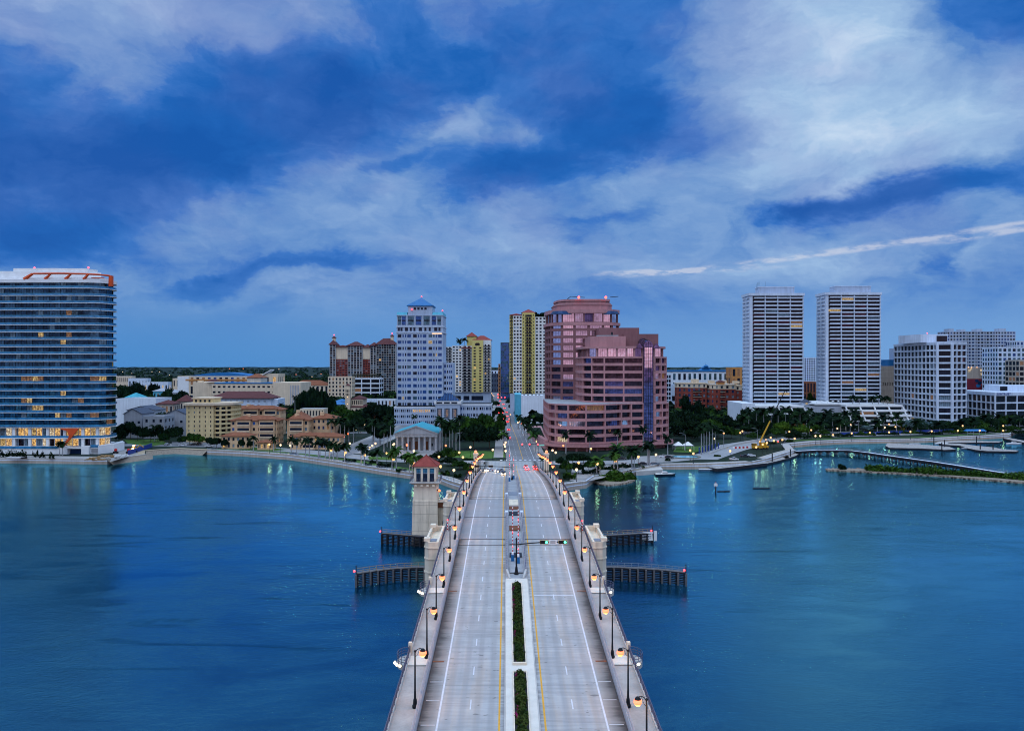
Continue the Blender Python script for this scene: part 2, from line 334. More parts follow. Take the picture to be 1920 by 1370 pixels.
def tag(o, label=None, cat=None, group=None, kind=None):
    if label: o['label'] = label
    if cat: o['category'] = cat
    if group: o['group'] = group
    if kind: o['kind'] = kind
    return o
def empty(name, loc=(0, 0, 0), rz=0.0, label=None, cat=None, group=None):
    o = bpy.data.objects.new(name, None); COL.objects.link(o); o.location = loc; o.rotation_euler = (0, 0, rz)
    return tag(o, label, cat, group)
def link(name, me, parent=None, loc=(0, 0, 0), rot=(0, 0, 0)):
    o = bpy.data.objects.new(name, me); COL.objects.link(o)
    if parent: o.parent = parent
    o.location = loc; o.rotation_euler = rot
    return o

class MB:
    def __init__(s): s.v = []; s.f = []; s.mi = []; s.mats = []
    def _m(s, m):
        if m not in s.mats: s.mats.append(m)
        return s.mats.index(m)
    def faces(s, vs, fs, m):
        b = len(s.v); k = s._m(m); s.v += vs
        for f in fs: s.f.append([b+i for i in f]); s.mi.append(k)
    def box(s, x0, x1, y0, y1, z0, z1, m):
        s.faces([(x0,y0,z0),(x1,y0,z0),(x1,y1,z0),(x0,y1,z0),(x0,y0,z1),(x1,y0,z1),(x1,y1,z1),(x0,y1,z1)],
                [(3,2,1,0),(4,5,6,7),(0,1,5,4),(1,2,6,5),(2,3,7,6),(3,0,4,7)], m)
    def obox(s, p, d, a0, a1, n0, n1, z0, z1, m):
        # box on a line: p origin (2D), d unit direction, a along, n along the outward normal (dy,-dx)
        nx, ny = d[1], -d[0]
        c = lambda a, n: (p[0]+d[0]*a+nx*n, p[1]+d[1]*a+ny*n)
        q = [c(a0, n1), c(a1, n1), c(a1, n0), c(a0, n0)]
        s.prism(q, z0, z1, m)
    def prism(s, poly, z0, z1, m, mtop=None, bottom=True):
        n = len(poly); vs = [(x, y, z0) for x, y in poly]+[(x, y, z1) for x, y in poly]
        fs = [(i, (i+1) % n, n+(i+1) % n, n+i) for i in range(n)]
        if bottom: fs.append(tuple(reversed(range(n))))
        s.faces(vs, fs, m)
        s.faces([(x, y, z1) for x, y in poly], [tuple(range(n))], mtop or m)
    def loft(s, pa, za, pb, zb, m, cap=True):
        n = len(pa); vs = [(x, y, za) for x, y in pa]+[(x, y, zb) for x, y in pb]
        fs = [(i, (i+1) % n, n+(i+1) % n, n+i) for i in range(n)]
        if cap: fs += [tuple(range(n, 2*n)), tuple(reversed(range(n)))]
        s.faces(vs, fs, m)
    def tube(s, a, b, r0, r1=None, n=6, m=None, cap=True):
        r1 = r0 if r1 is None else r1
        a = Vector(a); b = Vector(b); d = (b-a).normalized()
        u = d.orthogonal().normalized(); w = d.cross(u)
        vs = []
        for p, r in ((a, r0), (b, r1)):
            for i in range(n):
                t = 2*math.pi*i/n; vs.append(tuple(p+u*(r*math.cos(t))+w*(r*math.sin(t))))
        fs = [(i, (i+1) % n, n+(i+1) % n, n+i) for i in range(n)]
        if cap: fs += [tuple(reversed(range(n))), tuple(range(n, 2*n))]
        s.faces(vs, fs, m)
    def path(s, pts, r, n=6, m=None, closed=False):
        q = list(pts)+([pts[0]] if closed else [])
        for a, b in zip(q[:-1], q[1:]): s.tube(a, b, r, r, n, m)
    def lathe(s, prof, c=(0, 0), n=10, m=None, smooth=False):
        vs = []; k = len(prof)
        for i in range(n):
            t = 2*math.pi*i/n
            for r, z in prof: vs.append((c[0]+r*math.cos(t), c[1]+r*math.sin(t), z))
        fs = []
        for i in range(n):
            j = (i+1) % n
            for q in range(k-1): fs.append((i*k+q, j*k+q, j*k+q+1, i*k+q+1))
        s.faces(vs, fs, m)
    def ball(s, c, r, m, n=8, k=5, sz=1.0):
        prof = [(max(1e-3, r*math.sin(math.pi*i/k)), c[2]-r*sz*math.cos(math.pi*i/k)) for i in range(k+1)]
        s.lathe(prof, (c[0], c[1]), n, m)
    def hip(s, x0, x1, y0, y1, z, h, m, oh=0.6, frac=1.0, t=0.25):
        x0 -= oh; x1 += oh; y0 -= oh; y1 += oh
        w, d = x1-x0, y1-y0; q = min(w, d)/2*frac
        s.box(x0, x1, y0, y1, z-t, z, m)
        p = [(x0, y0), (x1, y0), (x1, y1), (x0, y1)]
        if w >= d: r = [(x0+q, (y0+y1)/2, z+h), (x1-q, (y0+y1)/2, z+h)]; f = [(0, 1, 5, 4), (1, 2, 5), (2, 3, 4, 5), (3, 0, 4)]
        else: r = [((x0+x1)/2, y0+q, z+h), ((x0+x1)/2, y1-q, z+h)]; f = [(0, 1, 4), (1, 2, 5, 4), (2, 3, 5), (3, 0, 4, 5)]
        s.faces([(a, b, z+0.003) for a, b in p]+r, f, m)
    def build(s, name, parent=None, smooth=False, loc=(0, 0, 0), rz=0):
        me = s.mesh(name, smooth); return link(name, me, parent, loc, (0, 0, rz))
    def mesh(s, name, smooth=False):
        me = bpy.data.meshes.new(name); me.from_pydata(s.v, [], s.f)
        for m in s.mats: me.materials.append(M[m] if isinstance(m, str) else m)
        me.polygons.foreach_set('material_index', s.mi)
        if smooth: me.polygons.foreach_set('use_smooth', [True]*len(s.f))
        me.update(); return me

def copy_tree(src, parent=None, seen=None):
    c = src.copy(); COL.objects.link(c); c.parent = parent
    for ch in src.children: copy_tree(ch, c)
    return c

ORD = 'first second third fourth fifth sixth seventh eighth ninth tenth eleventh twelfth thirteenth fourteenth fifteenth sixteenth seventeenth eighteenth nineteenth'.split()
TENS = {2: 'twenty', 3: 'thirty', 4: 'forty', 5: 'fifty', 6: 'sixty'}
TENTH = {2: 'twentieth', 3: 'thirtieth', 4: 'fortieth', 5: 'fiftieth', 6: 'sixtieth'}
def ordn(i):
    if i <= 19: return ORD[i-1]
    return TENTH[i//10] if i % 10 == 0 else TENS[i//10]+'-'+ORD[i % 10-1]

def offset(poly, d):
    # move a counter-clockwise polygon inwards by d (negative: outwards)
    n = len(poly); out = []
    for i in range(n):
        p0, p1, p2 = Vector(poly[i-1]), Vector(poly[i]), Vector(poly[(i+1) % n])
        a = (p1-p0).normalized(); b = (p2-p1).normalized()
        na = Vector((-a.y, a.x)); nb = Vector((-b.y, b.x))
        k = na+nb; l = k.length_squared
        out.append(tuple(p1+k*(2*d/max(l, 0.4))))
    return out
def ccw(poly):
    a = sum(poly[i-1][0]*poly[i][1]-poly[i][0]*poly[i-1][1] for i in range(len(poly)))
    return poly if a > 0 else poly[::-1]
def rect(x0, x1, y0, y1): return [(x0, y0), (x1, y0), (x1, y1), (x0, y1)]

RND = random.Random(7)
def pick(w):
    r = RND.random()*sum(w.values())
    for k, v in w.items():
        r -= v
        if r <= 0: return k
    return k

class Bld:
    """A building: an Empty at its base; walls, roof, windows and the like are its parts (local metres)."""
    def __init__(s, name, label, loc, rz=0.0, cat='building', group=None):
        s.root = empty(name, (*loc, GZ) if len(loc) == 2 else loc, rz, label, cat, group)
        s.loc = s.root.location; s.rz = rz; s.wall = MB(); s.nw = 0; s.rest = MB(); s.cache = {}; s.maxw = 96
    def z(s, py, Y=None): return Zp(py, Y or s.loc.y)-s.loc.z
    def facing(s, p, d):
        c, k = math.cos(s.rz), math.sin(s.rz)
        nx, ny = d[1], -d[0]; wx, wy = nx*c-ny*k, nx*k+ny*c
        px, py = p[0]*c-p[1]*k+s.loc.x, p[0]*k+p[1]*c+s.loc.y
        return -(wx*px+wy*py)/math.hypot(px, py) > -0.12
    def pane(s, p, d, a, n, z, w, h, m, name='window', t=0.05):
        if s.nw < s.maxw:
            key = (round(w, 2), round(h, 2), m, name)
            if key not in s.cache:
                b = MB(); b.box(-w/2, w/2, -t, 0.0, 0, h, m)
                if w > 2.2:
                    k = int(w/1.5)
                    for i in range(1, k+1): b.box(-w/2+w*i/(k+1)-0.05, -w/2+w*i/(k+1)+0.05, -t-0.05, -t, 0, h, s.mull)
                s.cache[key] = b.mesh(name)
            nx, ny = d[1], -d[0]
            link(name, s.cache[key], s.root, (p[0]+d[0]*a+nx*n, p[1]+d[1]*a+ny*n, z), (0, 0, math.atan2(d[1], d[0])))
        else:
            s.rest.obox(p, d, a-w/2, a+w/2, n, n+t, z, z+h, m)
            if w > 2.2:
                k = int(w/1.5)
                for i in range(1, k+1):
                    q = a-w/2+w*i/(k+1); s.rest.obox(p, d, q-0.05, q+0.05, n+t, n+t+0.05, z, z+h, s.mull)
        s.nw += 1
    mull = 'dark'
    def tier(s, poly, z0, z1, floors, bay=4.0, pier=1.0, band=1.2, t=0.4, wallm='white', bandm=None, pierm=None,
             glass={'gdark': 1}, lit=None, roof='roofg', bandout=0.0, cols=None, order='top', skip=None, edges=None, top=True, wb=None):
        wb = wb or s.wall; poly = ccw(poly); fh = (z1-z0)/floors; bandm = bandm or wallm; pierm = pierm or wallm
        core = offset(poly, t)
        wb.prism(core, z0, z1-0.02, wallm)
        bp = offset(poly, -bandout) if bandout else poly
        for f in range(floors+1):
            za = z0+f*fh-(band/2 if f else 0); zb = z0+f*fh+band/2
            if f == floors: zb = z1
            if f == floors and not top: continue
            wb.prism(bp, za, zb, bandm, roof if f == floors else None)
        n = len(poly)
        fl = list(range(floors)); 
        if order == 'top': fl = fl[::-1]
        for f in fl:
            for i in range(n):
                if edges is not None and i not in edges: continue
                p, q = Vector(poly[i]), Vector(poly[(i+1) % n]); L = (q-p).length
                if L < 0.5: continue
                d = ((q-p)/L); d = (d.x, d.y)
                if not s.facing(p, d): continue
                k = cols.get(i) if cols and i in cols else max(1, round(L/bay))
                b = L/k; w = b-pier
                if w < 0.3: w = b*0.6
                pw = (b-w)/2
                za = z0+f*fh+band/2; zb = z0+(f+1)*fh-band/2
                if pw > 0.02:
                    for c in range(k+1):
                        a0 = max(0.004, c*b-pw); a1 = min(L-0.004, c*b+pw)
                        wb.obox(p, d, a0, a1, -t-0.02, -0.03, za, zb, pierm)
                for c in range(k):
                    g = glass(f, i, c) if callable(glass) else pick(glass)
                    if g is None: continue
                    s.pane(p, d, (c+0.5)*b, -t, za, w-0.02, zb-za-0.02, g)
    def parapet(s, poly, z, h, t=0.3, m='white'):
        poly = ccw(poly); ins = offset(poly, t); n = len(poly)
        for i in range(n):
            j = (i+1) % n
            s.wall.faces([(*poly[i], z+0.002), (*poly[j], z+0.002), (*ins[j], z+0.002), (*ins[i], z+0.002),
                          (*poly[i], z+h), (*poly[j], z+h), (*ins[j], z+h), (*ins[i], z+h)],
                         [(0, 1, 5, 4), (2, 3, 7, 6), (4, 5, 6, 7)], m)
    def part(s, name, mb, smooth=False): return mb.build(name, s.root, smooth)
    def done(s):
        if s.wall.f: s.wall.build('wall', s.root)
        if s.rest.f: tag(s.rest.build('window', s.root), kind='stuff')
        return s.root

# ================================================================ WATER, LAND, ROADS
def water_mat():
    m = bpy.data.materials.new('lagoon_water'); m.use_nodes = True
    t = NT(m.node_tree); b = t.n('ShaderNodeBsdfPrincipled'); o = t.n('ShaderNodeOutputMaterial'); t.nt.links.new(b.outputs[0], o.inputs[0])
    tc = t.n('ShaderNodeTexCoord').outputs['Object']
    mp = t.n('ShaderNodeMapping', i_Scale=(0.6, 1.0, 1.0)); t.nt.links.new(tc, mp.inputs[0]); v = mp.outputs[0]
    big = t.noise(v, 0.012, 5, 0.6, 1.2)
    mid = t.noise(v, 0.05, 5, 0.65, 1.5)
    h = t.m('ADD', t.m('MULTIPLY', t.noise(v, 0.55, 5, 0.65, 0.5), 0.50), t.m('MULTIPLY', t.noise(v, 1.9, 5, 0.7), 0.34))
    h = t.m('ADD', h, t.m('MULTIPLY', t.noise(v, 0.11, 3, 0.5), 0.9))
    # calmer slicks and ruffled patches
    amp = t.ss(t.m('ADD', t.m('MULTIPLY', big, 0.6), t.m('MULTIPLY', mid, 0.4)), 0.38, 0.62, 0.25, 1.0)
    bp = t.n('ShaderNodeBump', i_Distance=0.24); t.nt.links.new(h, bp.inputs['Height']); t.nt.links.new(amp, bp.inputs['Strength'])
    dif = t.n('ShaderNodeBsdfDiffuse'); t.nt.links.new(t.mix(t.ss(mid, 0.3, 0.7), (0.0, 0.011, 0.028, 1), (0.0, 0.022, 0.048, 1)), dif.inputs[0])
    gl = t.n('ShaderNodeBsdfGlossy', i_Roughness=0.09, i_Color=(0.25, 0.77, 1.0, 1)); t.nt.links.new(bp.outputs[0], gl.inputs['Normal']); t.nt.links.new(bp.outputs[0], dif.inputs['Normal'])
    fr = t.n('ShaderNodeFresnel', i_IOR=2.1); t.nt.links.new(bp.outputs[0], fr.inputs['Normal'])
    mx = t.n('ShaderNodeMixShader'); ms = t.n('ShaderNodeMapping', i_Scale=(0.022, 0.13, 1.0)); t.nt.links.new(tc, ms.inputs[0]); stn = t.noise(ms.outputs[0], 1.0, 6, 0.62, 0.8)
    stk = t.m('MULTIPLY', t.ss(stn, 0.56, 0.68, 0.0, 0.42), t.ss(big, 0.42, 0.56))
    t.nt.links.new(t.m('MULTIPLY', t.m('ADD', t.m('MULTIPLY', fr.outputs[0], 1.95), -0.15, clamp=True), t.m('SUBTRACT', 1.0, stk)), mx.inputs[0]); t.nt.links.new(dif.outputs[0], mx.inputs[1]); t.nt.links.new(gl.outputs[0], mx.inputs[2])
    t.nt.links.new(mx.outputs[0], o.inputs[0]); t.nt.nodes.remove(b)
    return m
M['water'] = water_mat()
w = MB(); w.faces([(-14000, -1500, 0), (14000, -1500, 0), (14000, 20000, 0), (-14000, 20000, 0)], [(0, 1, 2, 3)], 'water')
tag(w.build('water'), kind='structure')

SHORE_L = [(-700, 418), (-420, 411), (-262, 410), (-205, 405), (-196, 428), (-204, 446), (-192, 457), (-171, 449), (-149, 441), (-118, 424), (-83, 391), (-62, 369), (-44, 352), (-36, 345), (-30, 338), (-25, 327), (-20, 318)]
SHORE_R = [(20, 317), (25, 322), (30, 326), (35, 342), (45, 352), (55, 364), (71.5, 384), (94, 386), (118, 394), (130, 408), (148, 434), (159, 449), (168, 484), (190, 500), (214, 510), (242, 514), (267, 517), (342, 551), (372, 590), (600, 640), (1100, 700)]
shore = SHORE_L+SHORE_R
def sheet(mb, poly, z, m, skirt=None):
    tri = tessellate_polygon([[Vector((x, y, 0)) for x, y in poly]])
    fs = []
    for a, b2, c in tri:
        A, B2, C = poly[a], poly[b2], poly[c]
        cr = (B2[0]-A[0])*(C[1]-A[1])-(B2[1]-A[1])*(C[0]-A[0])
        fs.append((a, b2, c) if cr > 0 else (a, c, b2))
    mb.faces([(x, y, z) for x, y in poly], fs, m)
    if skirt is not None:
        n = len(poly); mb.faces([(x, y, z) for x, y in poly]+[(x, y, skirt) for x, y in poly],
                                [(i, n+i, n+(i+1) % n, (i+1) % n) for i in range(n)], 'rock')
def ground_mat():
    m = bpy.data.materials.new('town_ground'); m.use_nodes = True
    t = NT(m.node_tree); b = t.n('ShaderNodeBsdfPrincipled', i_Roughness=0.95); b.inputs['Specular IOR Level'].default_value = 0.03; o = t.n('ShaderNodeOutputMaterial'); t.nt.links.new(b.outputs[0], o.inputs[0])
    tc = t.n('ShaderNodeTexCoord').outputs['Object']
    n = t.noise(tc, 0.03, 5, 0.6); n2 = t.noise(tc, 0.4, 3, 0.6)
    vor = t.n('ShaderNodeTexVoronoi', i_Scale=0.018); t.nt.links.new(tc, vor.inputs['Vector'])
    c = t.mix(t.ss(n, 0.42, 0.58), (0.005, 0.013, 0.009, 1), (0.022, 0.027, 0.030, 1))
    c = t.mix(t.m('MULTIPLY', t.ss(vor.outputs['Distance'], 0.1, 0.5), 0.5), c, (0.025, 0.04, 0.03, 1))
    c = t.mix(t.m('MULTIPLY', t.ss(n2, 0.3, 0.7), 0.3), c, (0.03, 0.05, 0.03, 1))
    t.nt.links.new(c, b.inputs['Base Color']); return m
M['ground'] = ground_mat()
g = MB(); sheet(g, shore+[(14000, 900), (14000, 16000), (-14000, 16000), (-14000, 500), (-2000, 430)], GZ, 'ground', skirt=-1.0)
tag(g.build('ground'), kind='structure')
for nm, px0, px1, Y, h in (('hills', 0, 700, 13500, 26), ('hills', 880, 1400, 14500, 20), ('hills', 1350, 1950, 14000, 24)):
    b = MB(); n = 60; xs = np.linspace(X(px0-150, Y), X(px1, Y), n); hs = [h*(0.5+0.5*RND.random()) for _ in range(n)]
    hs[0] = hs[-1] = 3
    b.faces([(x, Y, GZ) for x in xs]+[(x, Y+250, GZ+k) for x, k in zip(xs, hs)]+[(x, Y+900, GZ) for x in xs],
            [(i, i+1, n+i+1, n+i) for i in range(n-1)]+[(n+i, n+i+1, 2*n+i+1, 2*n+i) for i in range(n-1)], 'leafd')
    tag(b.build(nm), kind='structure')

def ribbon(mb, pts, w0, w1, z, m):
    # strip along a polyline between side offsets w0 and w1 (left of travel positive)
    P = [Vector(p) for p in pts]; n = len(P); L = []; R = []
    for i in range(n):
        d = (P[min(i+1, n-1)]-P[max(i-1, 0)]).normalized(); nv = Vector((-d.y, d.x))
        L.append(P[i]+nv*w1); R.append(P[i]+nv*w0)
    zz = z if callable(z) else (lambda p: z)
    mb.faces([(p.x, p.y, zz(p)) for p in R]+[(p.x, p.y, zz(p)) for p in L], [(i, i+1, n+i+1, n+i) for i in range(n-1)], m)
M['asph'] = mat('town_asphalt', (0.17, 0.175, 0.19), 0.92, var=0.14, vs=0.06, fine=0.1)
M['asphw'] = mat('worn_pale_road', (0.27, 0.275, 0.29), 0.92, var=0.14, vs=0.06, fine=0.1)
M['prom'] = mat('promenade_concrete', (0.33, 0.32, 0.31), 0.92, var=0.16, vs=0.15, fine=0.08)
M['pave'] = mat('pavement_slabs', (0.26, 0.25, 0.245), 0.92, var=0.18, vs=0.2, fine=0.1)

FL = [(-330, 462), (-215, 480), (-165, 470), (-120, 446), (-86, 420), (-60, 402), (-35, 394), (0, 390), (26, 390), (53, 393), (75, 400), (100, 418), (118, 445), (130, 474), (158, 505), (200, 536), (277, 556), (370, 585), (600, 660)]
MAIN = [(4, 372), (5.5, 403), (3, 520), (-2, 679), (-13, 1003), (-24, 1300), (-40, 1900)]
DIAG = [(-92, 415), (-88, 470), (-84, 560), (-80, 650), (-74, 800), (-68, 1000)]
r = MB(); ribbon(r, FL, -7, 7, GZ+0.05, 'asphw'); tag(r.build('road'), kind='structure')
r = MB(); ribbon(r, MAIN, -8.5, 8.5, GZ+0.09, 'asph'); tag(r.build('road'), kind='structure')
r = MB(); ribbon(r, DIAG, -6, 6, GZ+0.09, 'asph'); tag(r.build('road'), kind='structure')
for a, b2, pl in ((8.5, 13.5, MAIN[2:] and [(4, 412), (3, 520), (-2, 679), (-13, 1003)]), (-13.5, -8.5, [(4, 412), (3, 520), (-2, 679), (-13, 1003)]),
                  (6, 10, [(-91, 430), (-88, 470), (-84, 560), (-80, 650)]), (-10, -6, [(-91, 430), (-88, 470), (-84, 560), (-80, 650)])):
    r = MB(); ribbon(r, pl, a, b2, GZ+0.14, 'pave'); tag(r.build('sidewalk'), kind='structure')
# promenades on both quays
for pts in (SHORE_L[7:], SHORE_R[:9], SHORE_R[9:]):
    r = MB(); ribbon(r, pts, 0.35, 5.2, GZ+0.04, 'prom'); tag(r.build('promenade'), kind='structure')
r = MB(); ribbon(r, SHORE_L[:5], 0.5, 12, GZ+0.04, 'prom'); tag(r.build('quay'), kind='structure')
# cross streets further back
for Y0, z in ((560, 0.11), (700, 0.12), (860, 0.13), (1120, 0.13)):
    r = MB(); r.faces([(-400, Y0, GZ+z-0.05), (420, Y0, GZ+z-0.05), (420, Y0+11, GZ+z-0.05), (-400, Y0+11, GZ+z-0.05)], [(0, 1, 2, 3)], 'asph')
    tag(r.build('road'), kind='structure')
# lane markings of the main street and the shore road
r = MB(); ribbon(r, MAIN[1:5], -0.12, 0.12, GZ+0.13, 'yline'); ribbon(r, MAIN[1:5], 5.6, 5.8, GZ+0.13, 'wline'); ribbon(r, MAIN[1:5], -5.8, -5.6, GZ+0.13, 'wline')
for i in range(40):
    y = 410+i*9; x = np.interp(y, [403, 520, 679, 1003], [5.5, 3, -2, -13])
    for o in (-3, 3): r.box(x+o-0.08, x+o+0.08, y, y+3, GZ+0.125, GZ+0.13, 'wline')
tag(r.build('road_markings'), kind='structure')
r = MB(); ribbon(r, FL[1:], -0.12, 0.12, GZ+0.09, 'yline'); ribbon(r, FL[1:], 6.3, 6.5, GZ+0.09, 'wline'); ribbon(r, FL[1:], -6.5, -6.3, GZ+0.09, 'wline')
for k in range(10): r.box(-6+k*2.4, -4.8+k*2.4, 399.5, 402, GZ+0.135, GZ+0.14, 'wline')
tag(r.build('road_markings'), kind='structure')
def pix_sheet(name, pts, z, m):
    r = MB(); sheet(r, ccw([G(*p) for p in pts]), GZ+z, m); return tag(r.build(name), kind='structure')
pix_sheet('lawn', [(838, 845), (950, 846), (952, 857), (905, 860), (842, 857)], 0.07, 'grass')
pix_sheet('lawn', [(690, 856), (742, 858), (742, 863), (692, 862)], 0.17, 'grass')
pix_sheet('lawn', [(232, 824), (300, 824), (318, 832), (285, 836), (240, 832)], 0.07, 'grass')
pix_sheet('lawn', [(1268, 838), (1318, 836), (1326, 841), (1300, 849), (1262, 847)], 0.07, 'grass')
pix_sheet('lawn', [(445, 838), (500, 839), (540, 843), (500, 846), (440, 841)], 0.12, 'grass')
pix_sheet('forecourt', [(1190, 856), (1262, 852), (1290, 858), (1250, 866), (1195, 868)], 0.1, 'pave')
pix_sheet('car_park', [(322, 828), (430, 830), (428, 839), (322, 836)], 0.1, 'asph')
pix_sheet('construction_yard', [(215, 845), (262, 838), (258, 851), (206, 866)], 0.1, 'pave')
pix_sheet('plaza', [(742, 848), (832, 848), (838, 856), (738, 856)], 0.06, 'pave')
pix_sheet('plaza', [(1075, 868), (1180, 874), (1130, 896), (1090, 905), (1068, 900)], 0.07, 'pave')
# verge of grass between promenade and road
r = MB(); ribbon(r, SHORE_L[7:14], 5.2, 10.5, GZ+0.03, 'grass'); tag(r.build('lawn'), kind='structure')
r = MB(); ribbon(r, SHORE_R[12:18], 9, 13, GZ+0.03, 'grass'); tag(r.build('lawn'), kind='structure')
b = MB(); b.lathe([(0.01, 0.12), (6.6, 0.12)], n=28, m='pool'); b.lathe([(6.6, 0.12), (6.6, 0.4), (7.8, 0.4), (7.8, 0)], n=28, m='concbe')
px_, py_ = G(1285, 857); o = b.build('swimming_pool', loc=(px_, py_, GZ+0.1)); tag(o, 'round turquoise swimming pool beside the white tent and pink tower', 'pool')

# seawalls with railings
def seawall(pts, label, rail=True, h=0.5, z0=-1.0, capm='whitec'):
    root = empty('seawall', (0, 0, 0), 0, label, 'seawall')
    b = MB(); ribbon(b, pts, -0.25, 0.35, GZ+h, capm)
    P = [Vector(p) for p in pts]; n = len(P); L = []; R = []
    for i in range(n):
        d = (P[min(i+1, n-1)]-P[max(i-1, 0)]).normalized(); nv = Vector((-d.y, d.x)); R.append(P[i]-nv*0.25); L.append(P[i]+nv*0.35)
    b.faces([(p.x, p.y, z0) for p in R]+[(p.x, p.y, GZ+h) for p in R], [(i, i+1, n+i+1, n+i) for i in range(n-1)], 'tan')
    b.faces([(p.x, p.y, 1.5) for p in [q-(q-l)*-0.1 for q, l in zip(R, L)]]+[(p.x, p.y, 1.9) for p in R], [(i, i+1, n+i+1, n+i) for i in range(n-1)], 'whitec')
    b.faces([(p.x, p.y, GZ) for p in L]+[(p.x, p.y, GZ+h) for p in L], [(i+1, i, n+i, n+i+1) for i in range(n-1)], capm)
    b.build('wall', root)
    if rail:
        q = MB(); s = 0.0
        for i in range(n-1):
            a, c = P[i], P[i+1]; l = (c-a).length; d = (c-a)/l; k = max(1, int(l/2.2))
            for j in range(k):
                p = a+d*(l*j/k); q.tube((p.x, p.y, GZ+h), (p.x, p.y, GZ+h+0.95), 0.05, 0.05, 4, 'steel')
            for zz in (0.35, 0.65, 0.95): q.tube((a.x, a.y, GZ+h+zz), (c.x, c.y, GZ+h+zz), 0.035, 0.035, 4, 'steel')
        q.build('railing', root)
    return root
seawall(SHORE_L[:5], 'straight pale quay wall below the glass tower on the left shore', rail=False, h=0.15)
seawall(SHORE_L[7:14], 'long curving seawall with railing along the left promenade', True)
seawall(SHORE_L[13:], 'short seawall curving behind the bridge tower to the bridge', True)
seawall(SHORE_R[:7], 'wavy seawall on the right shore from the bridge past the pale dock', True)
seawall(SHORE_R[6:12], 'concrete quay wall in front of the parked cars on the right shore', False, 0.25)
seawall(SHORE_R[12:20], 'low marina wall behind the floating docks', False, 0.25)
b = MB(); P = [Vector(p) for p in SHORE_L[3:8]]; A = []; C_ = []
for i in range(len(P)): d = (P[min(i+1, len(P)-1)]-P[max(i-1, 0)]).normalized(); nv = Vector((-d.y, d.x)); A.append(P[i]-nv*4.5); C_.append(P[i]+nv*0.6)
b.faces([(p.x, p.y, -0.3) for p in A]+[(p.x, p.y, GZ+0.08) for p in C_], [(i, i+1, len(P)+i+1, len(P)+i) for i in range(len(P)-1)], 'rock'); ribbon(b, SHORE_L[3:8], 0.6, 4.5, GZ+0.08, 'sand')
tag(b.build('beach'), kind='structure')

# ================================================================ THE BRIDGE
BX, BR = 1.84, 0.0067
PY = np.array([-150, 20, 60, 92, 120, 148, 185, 212, 238, 270, 298, 325, 345, 370, 395, 420.])
PZ = np.array([3.5, 5.0, 6.4, 7.7, 9.0, 10.5, 12.6, 13.3, 13.0, 11.2, 9.0, 6.3, 4.7, 3.2, 2.72, 2.60])
_y = np.arange(-150, 421, 1.0); _z = np.interp(_y, PY, PZ); _k = np.ones(17)/17
_zs = np.convolve(np.pad(_z, 8, mode='edge'), _k, 'valid')
def DZ(y): return float(np.interp(y, _y, _zs))
def BW(x, y, z=0.0):   # bridge coordinates (z above the deck) -> world
    return (BX+x*math.cos(BR)-y*math.sin(BR), y*math.cos(BR)+x*math.sin(BR), DZ(y)+z)
def sweep(mb, prof, y0, y1, m, step=4.0, abs_z=None):
    n = max(1, int(math.ceil((y1-y0)/step))); ys = [y0+(y1-y0)*i/n for i in range(n+1)]; k = len(prof)
    vs = [(x, y, z+DZ(y)) for y in ys for x, z in prof]
    fs = [(i*k+j, i*k+(j+1) % k, (i+1)*k+(j+1) % k, (i+1)*k+j) for i in range(n) for j in range(k)]
    fs += [tuple(range(k)), tuple(n*k+j for j in reversed(range(k)))]
    mb.faces(vs, [tuple(reversed(f)) for f in fs], m)
def bx(mb, x0, x1, y0, y1, z0, z1, m): # box following the deck height
    mb.box(x0, x1, y0, y1, DZ((y0+y1)/2)+z0, DZ((y0+y1)/2)+z1, m)

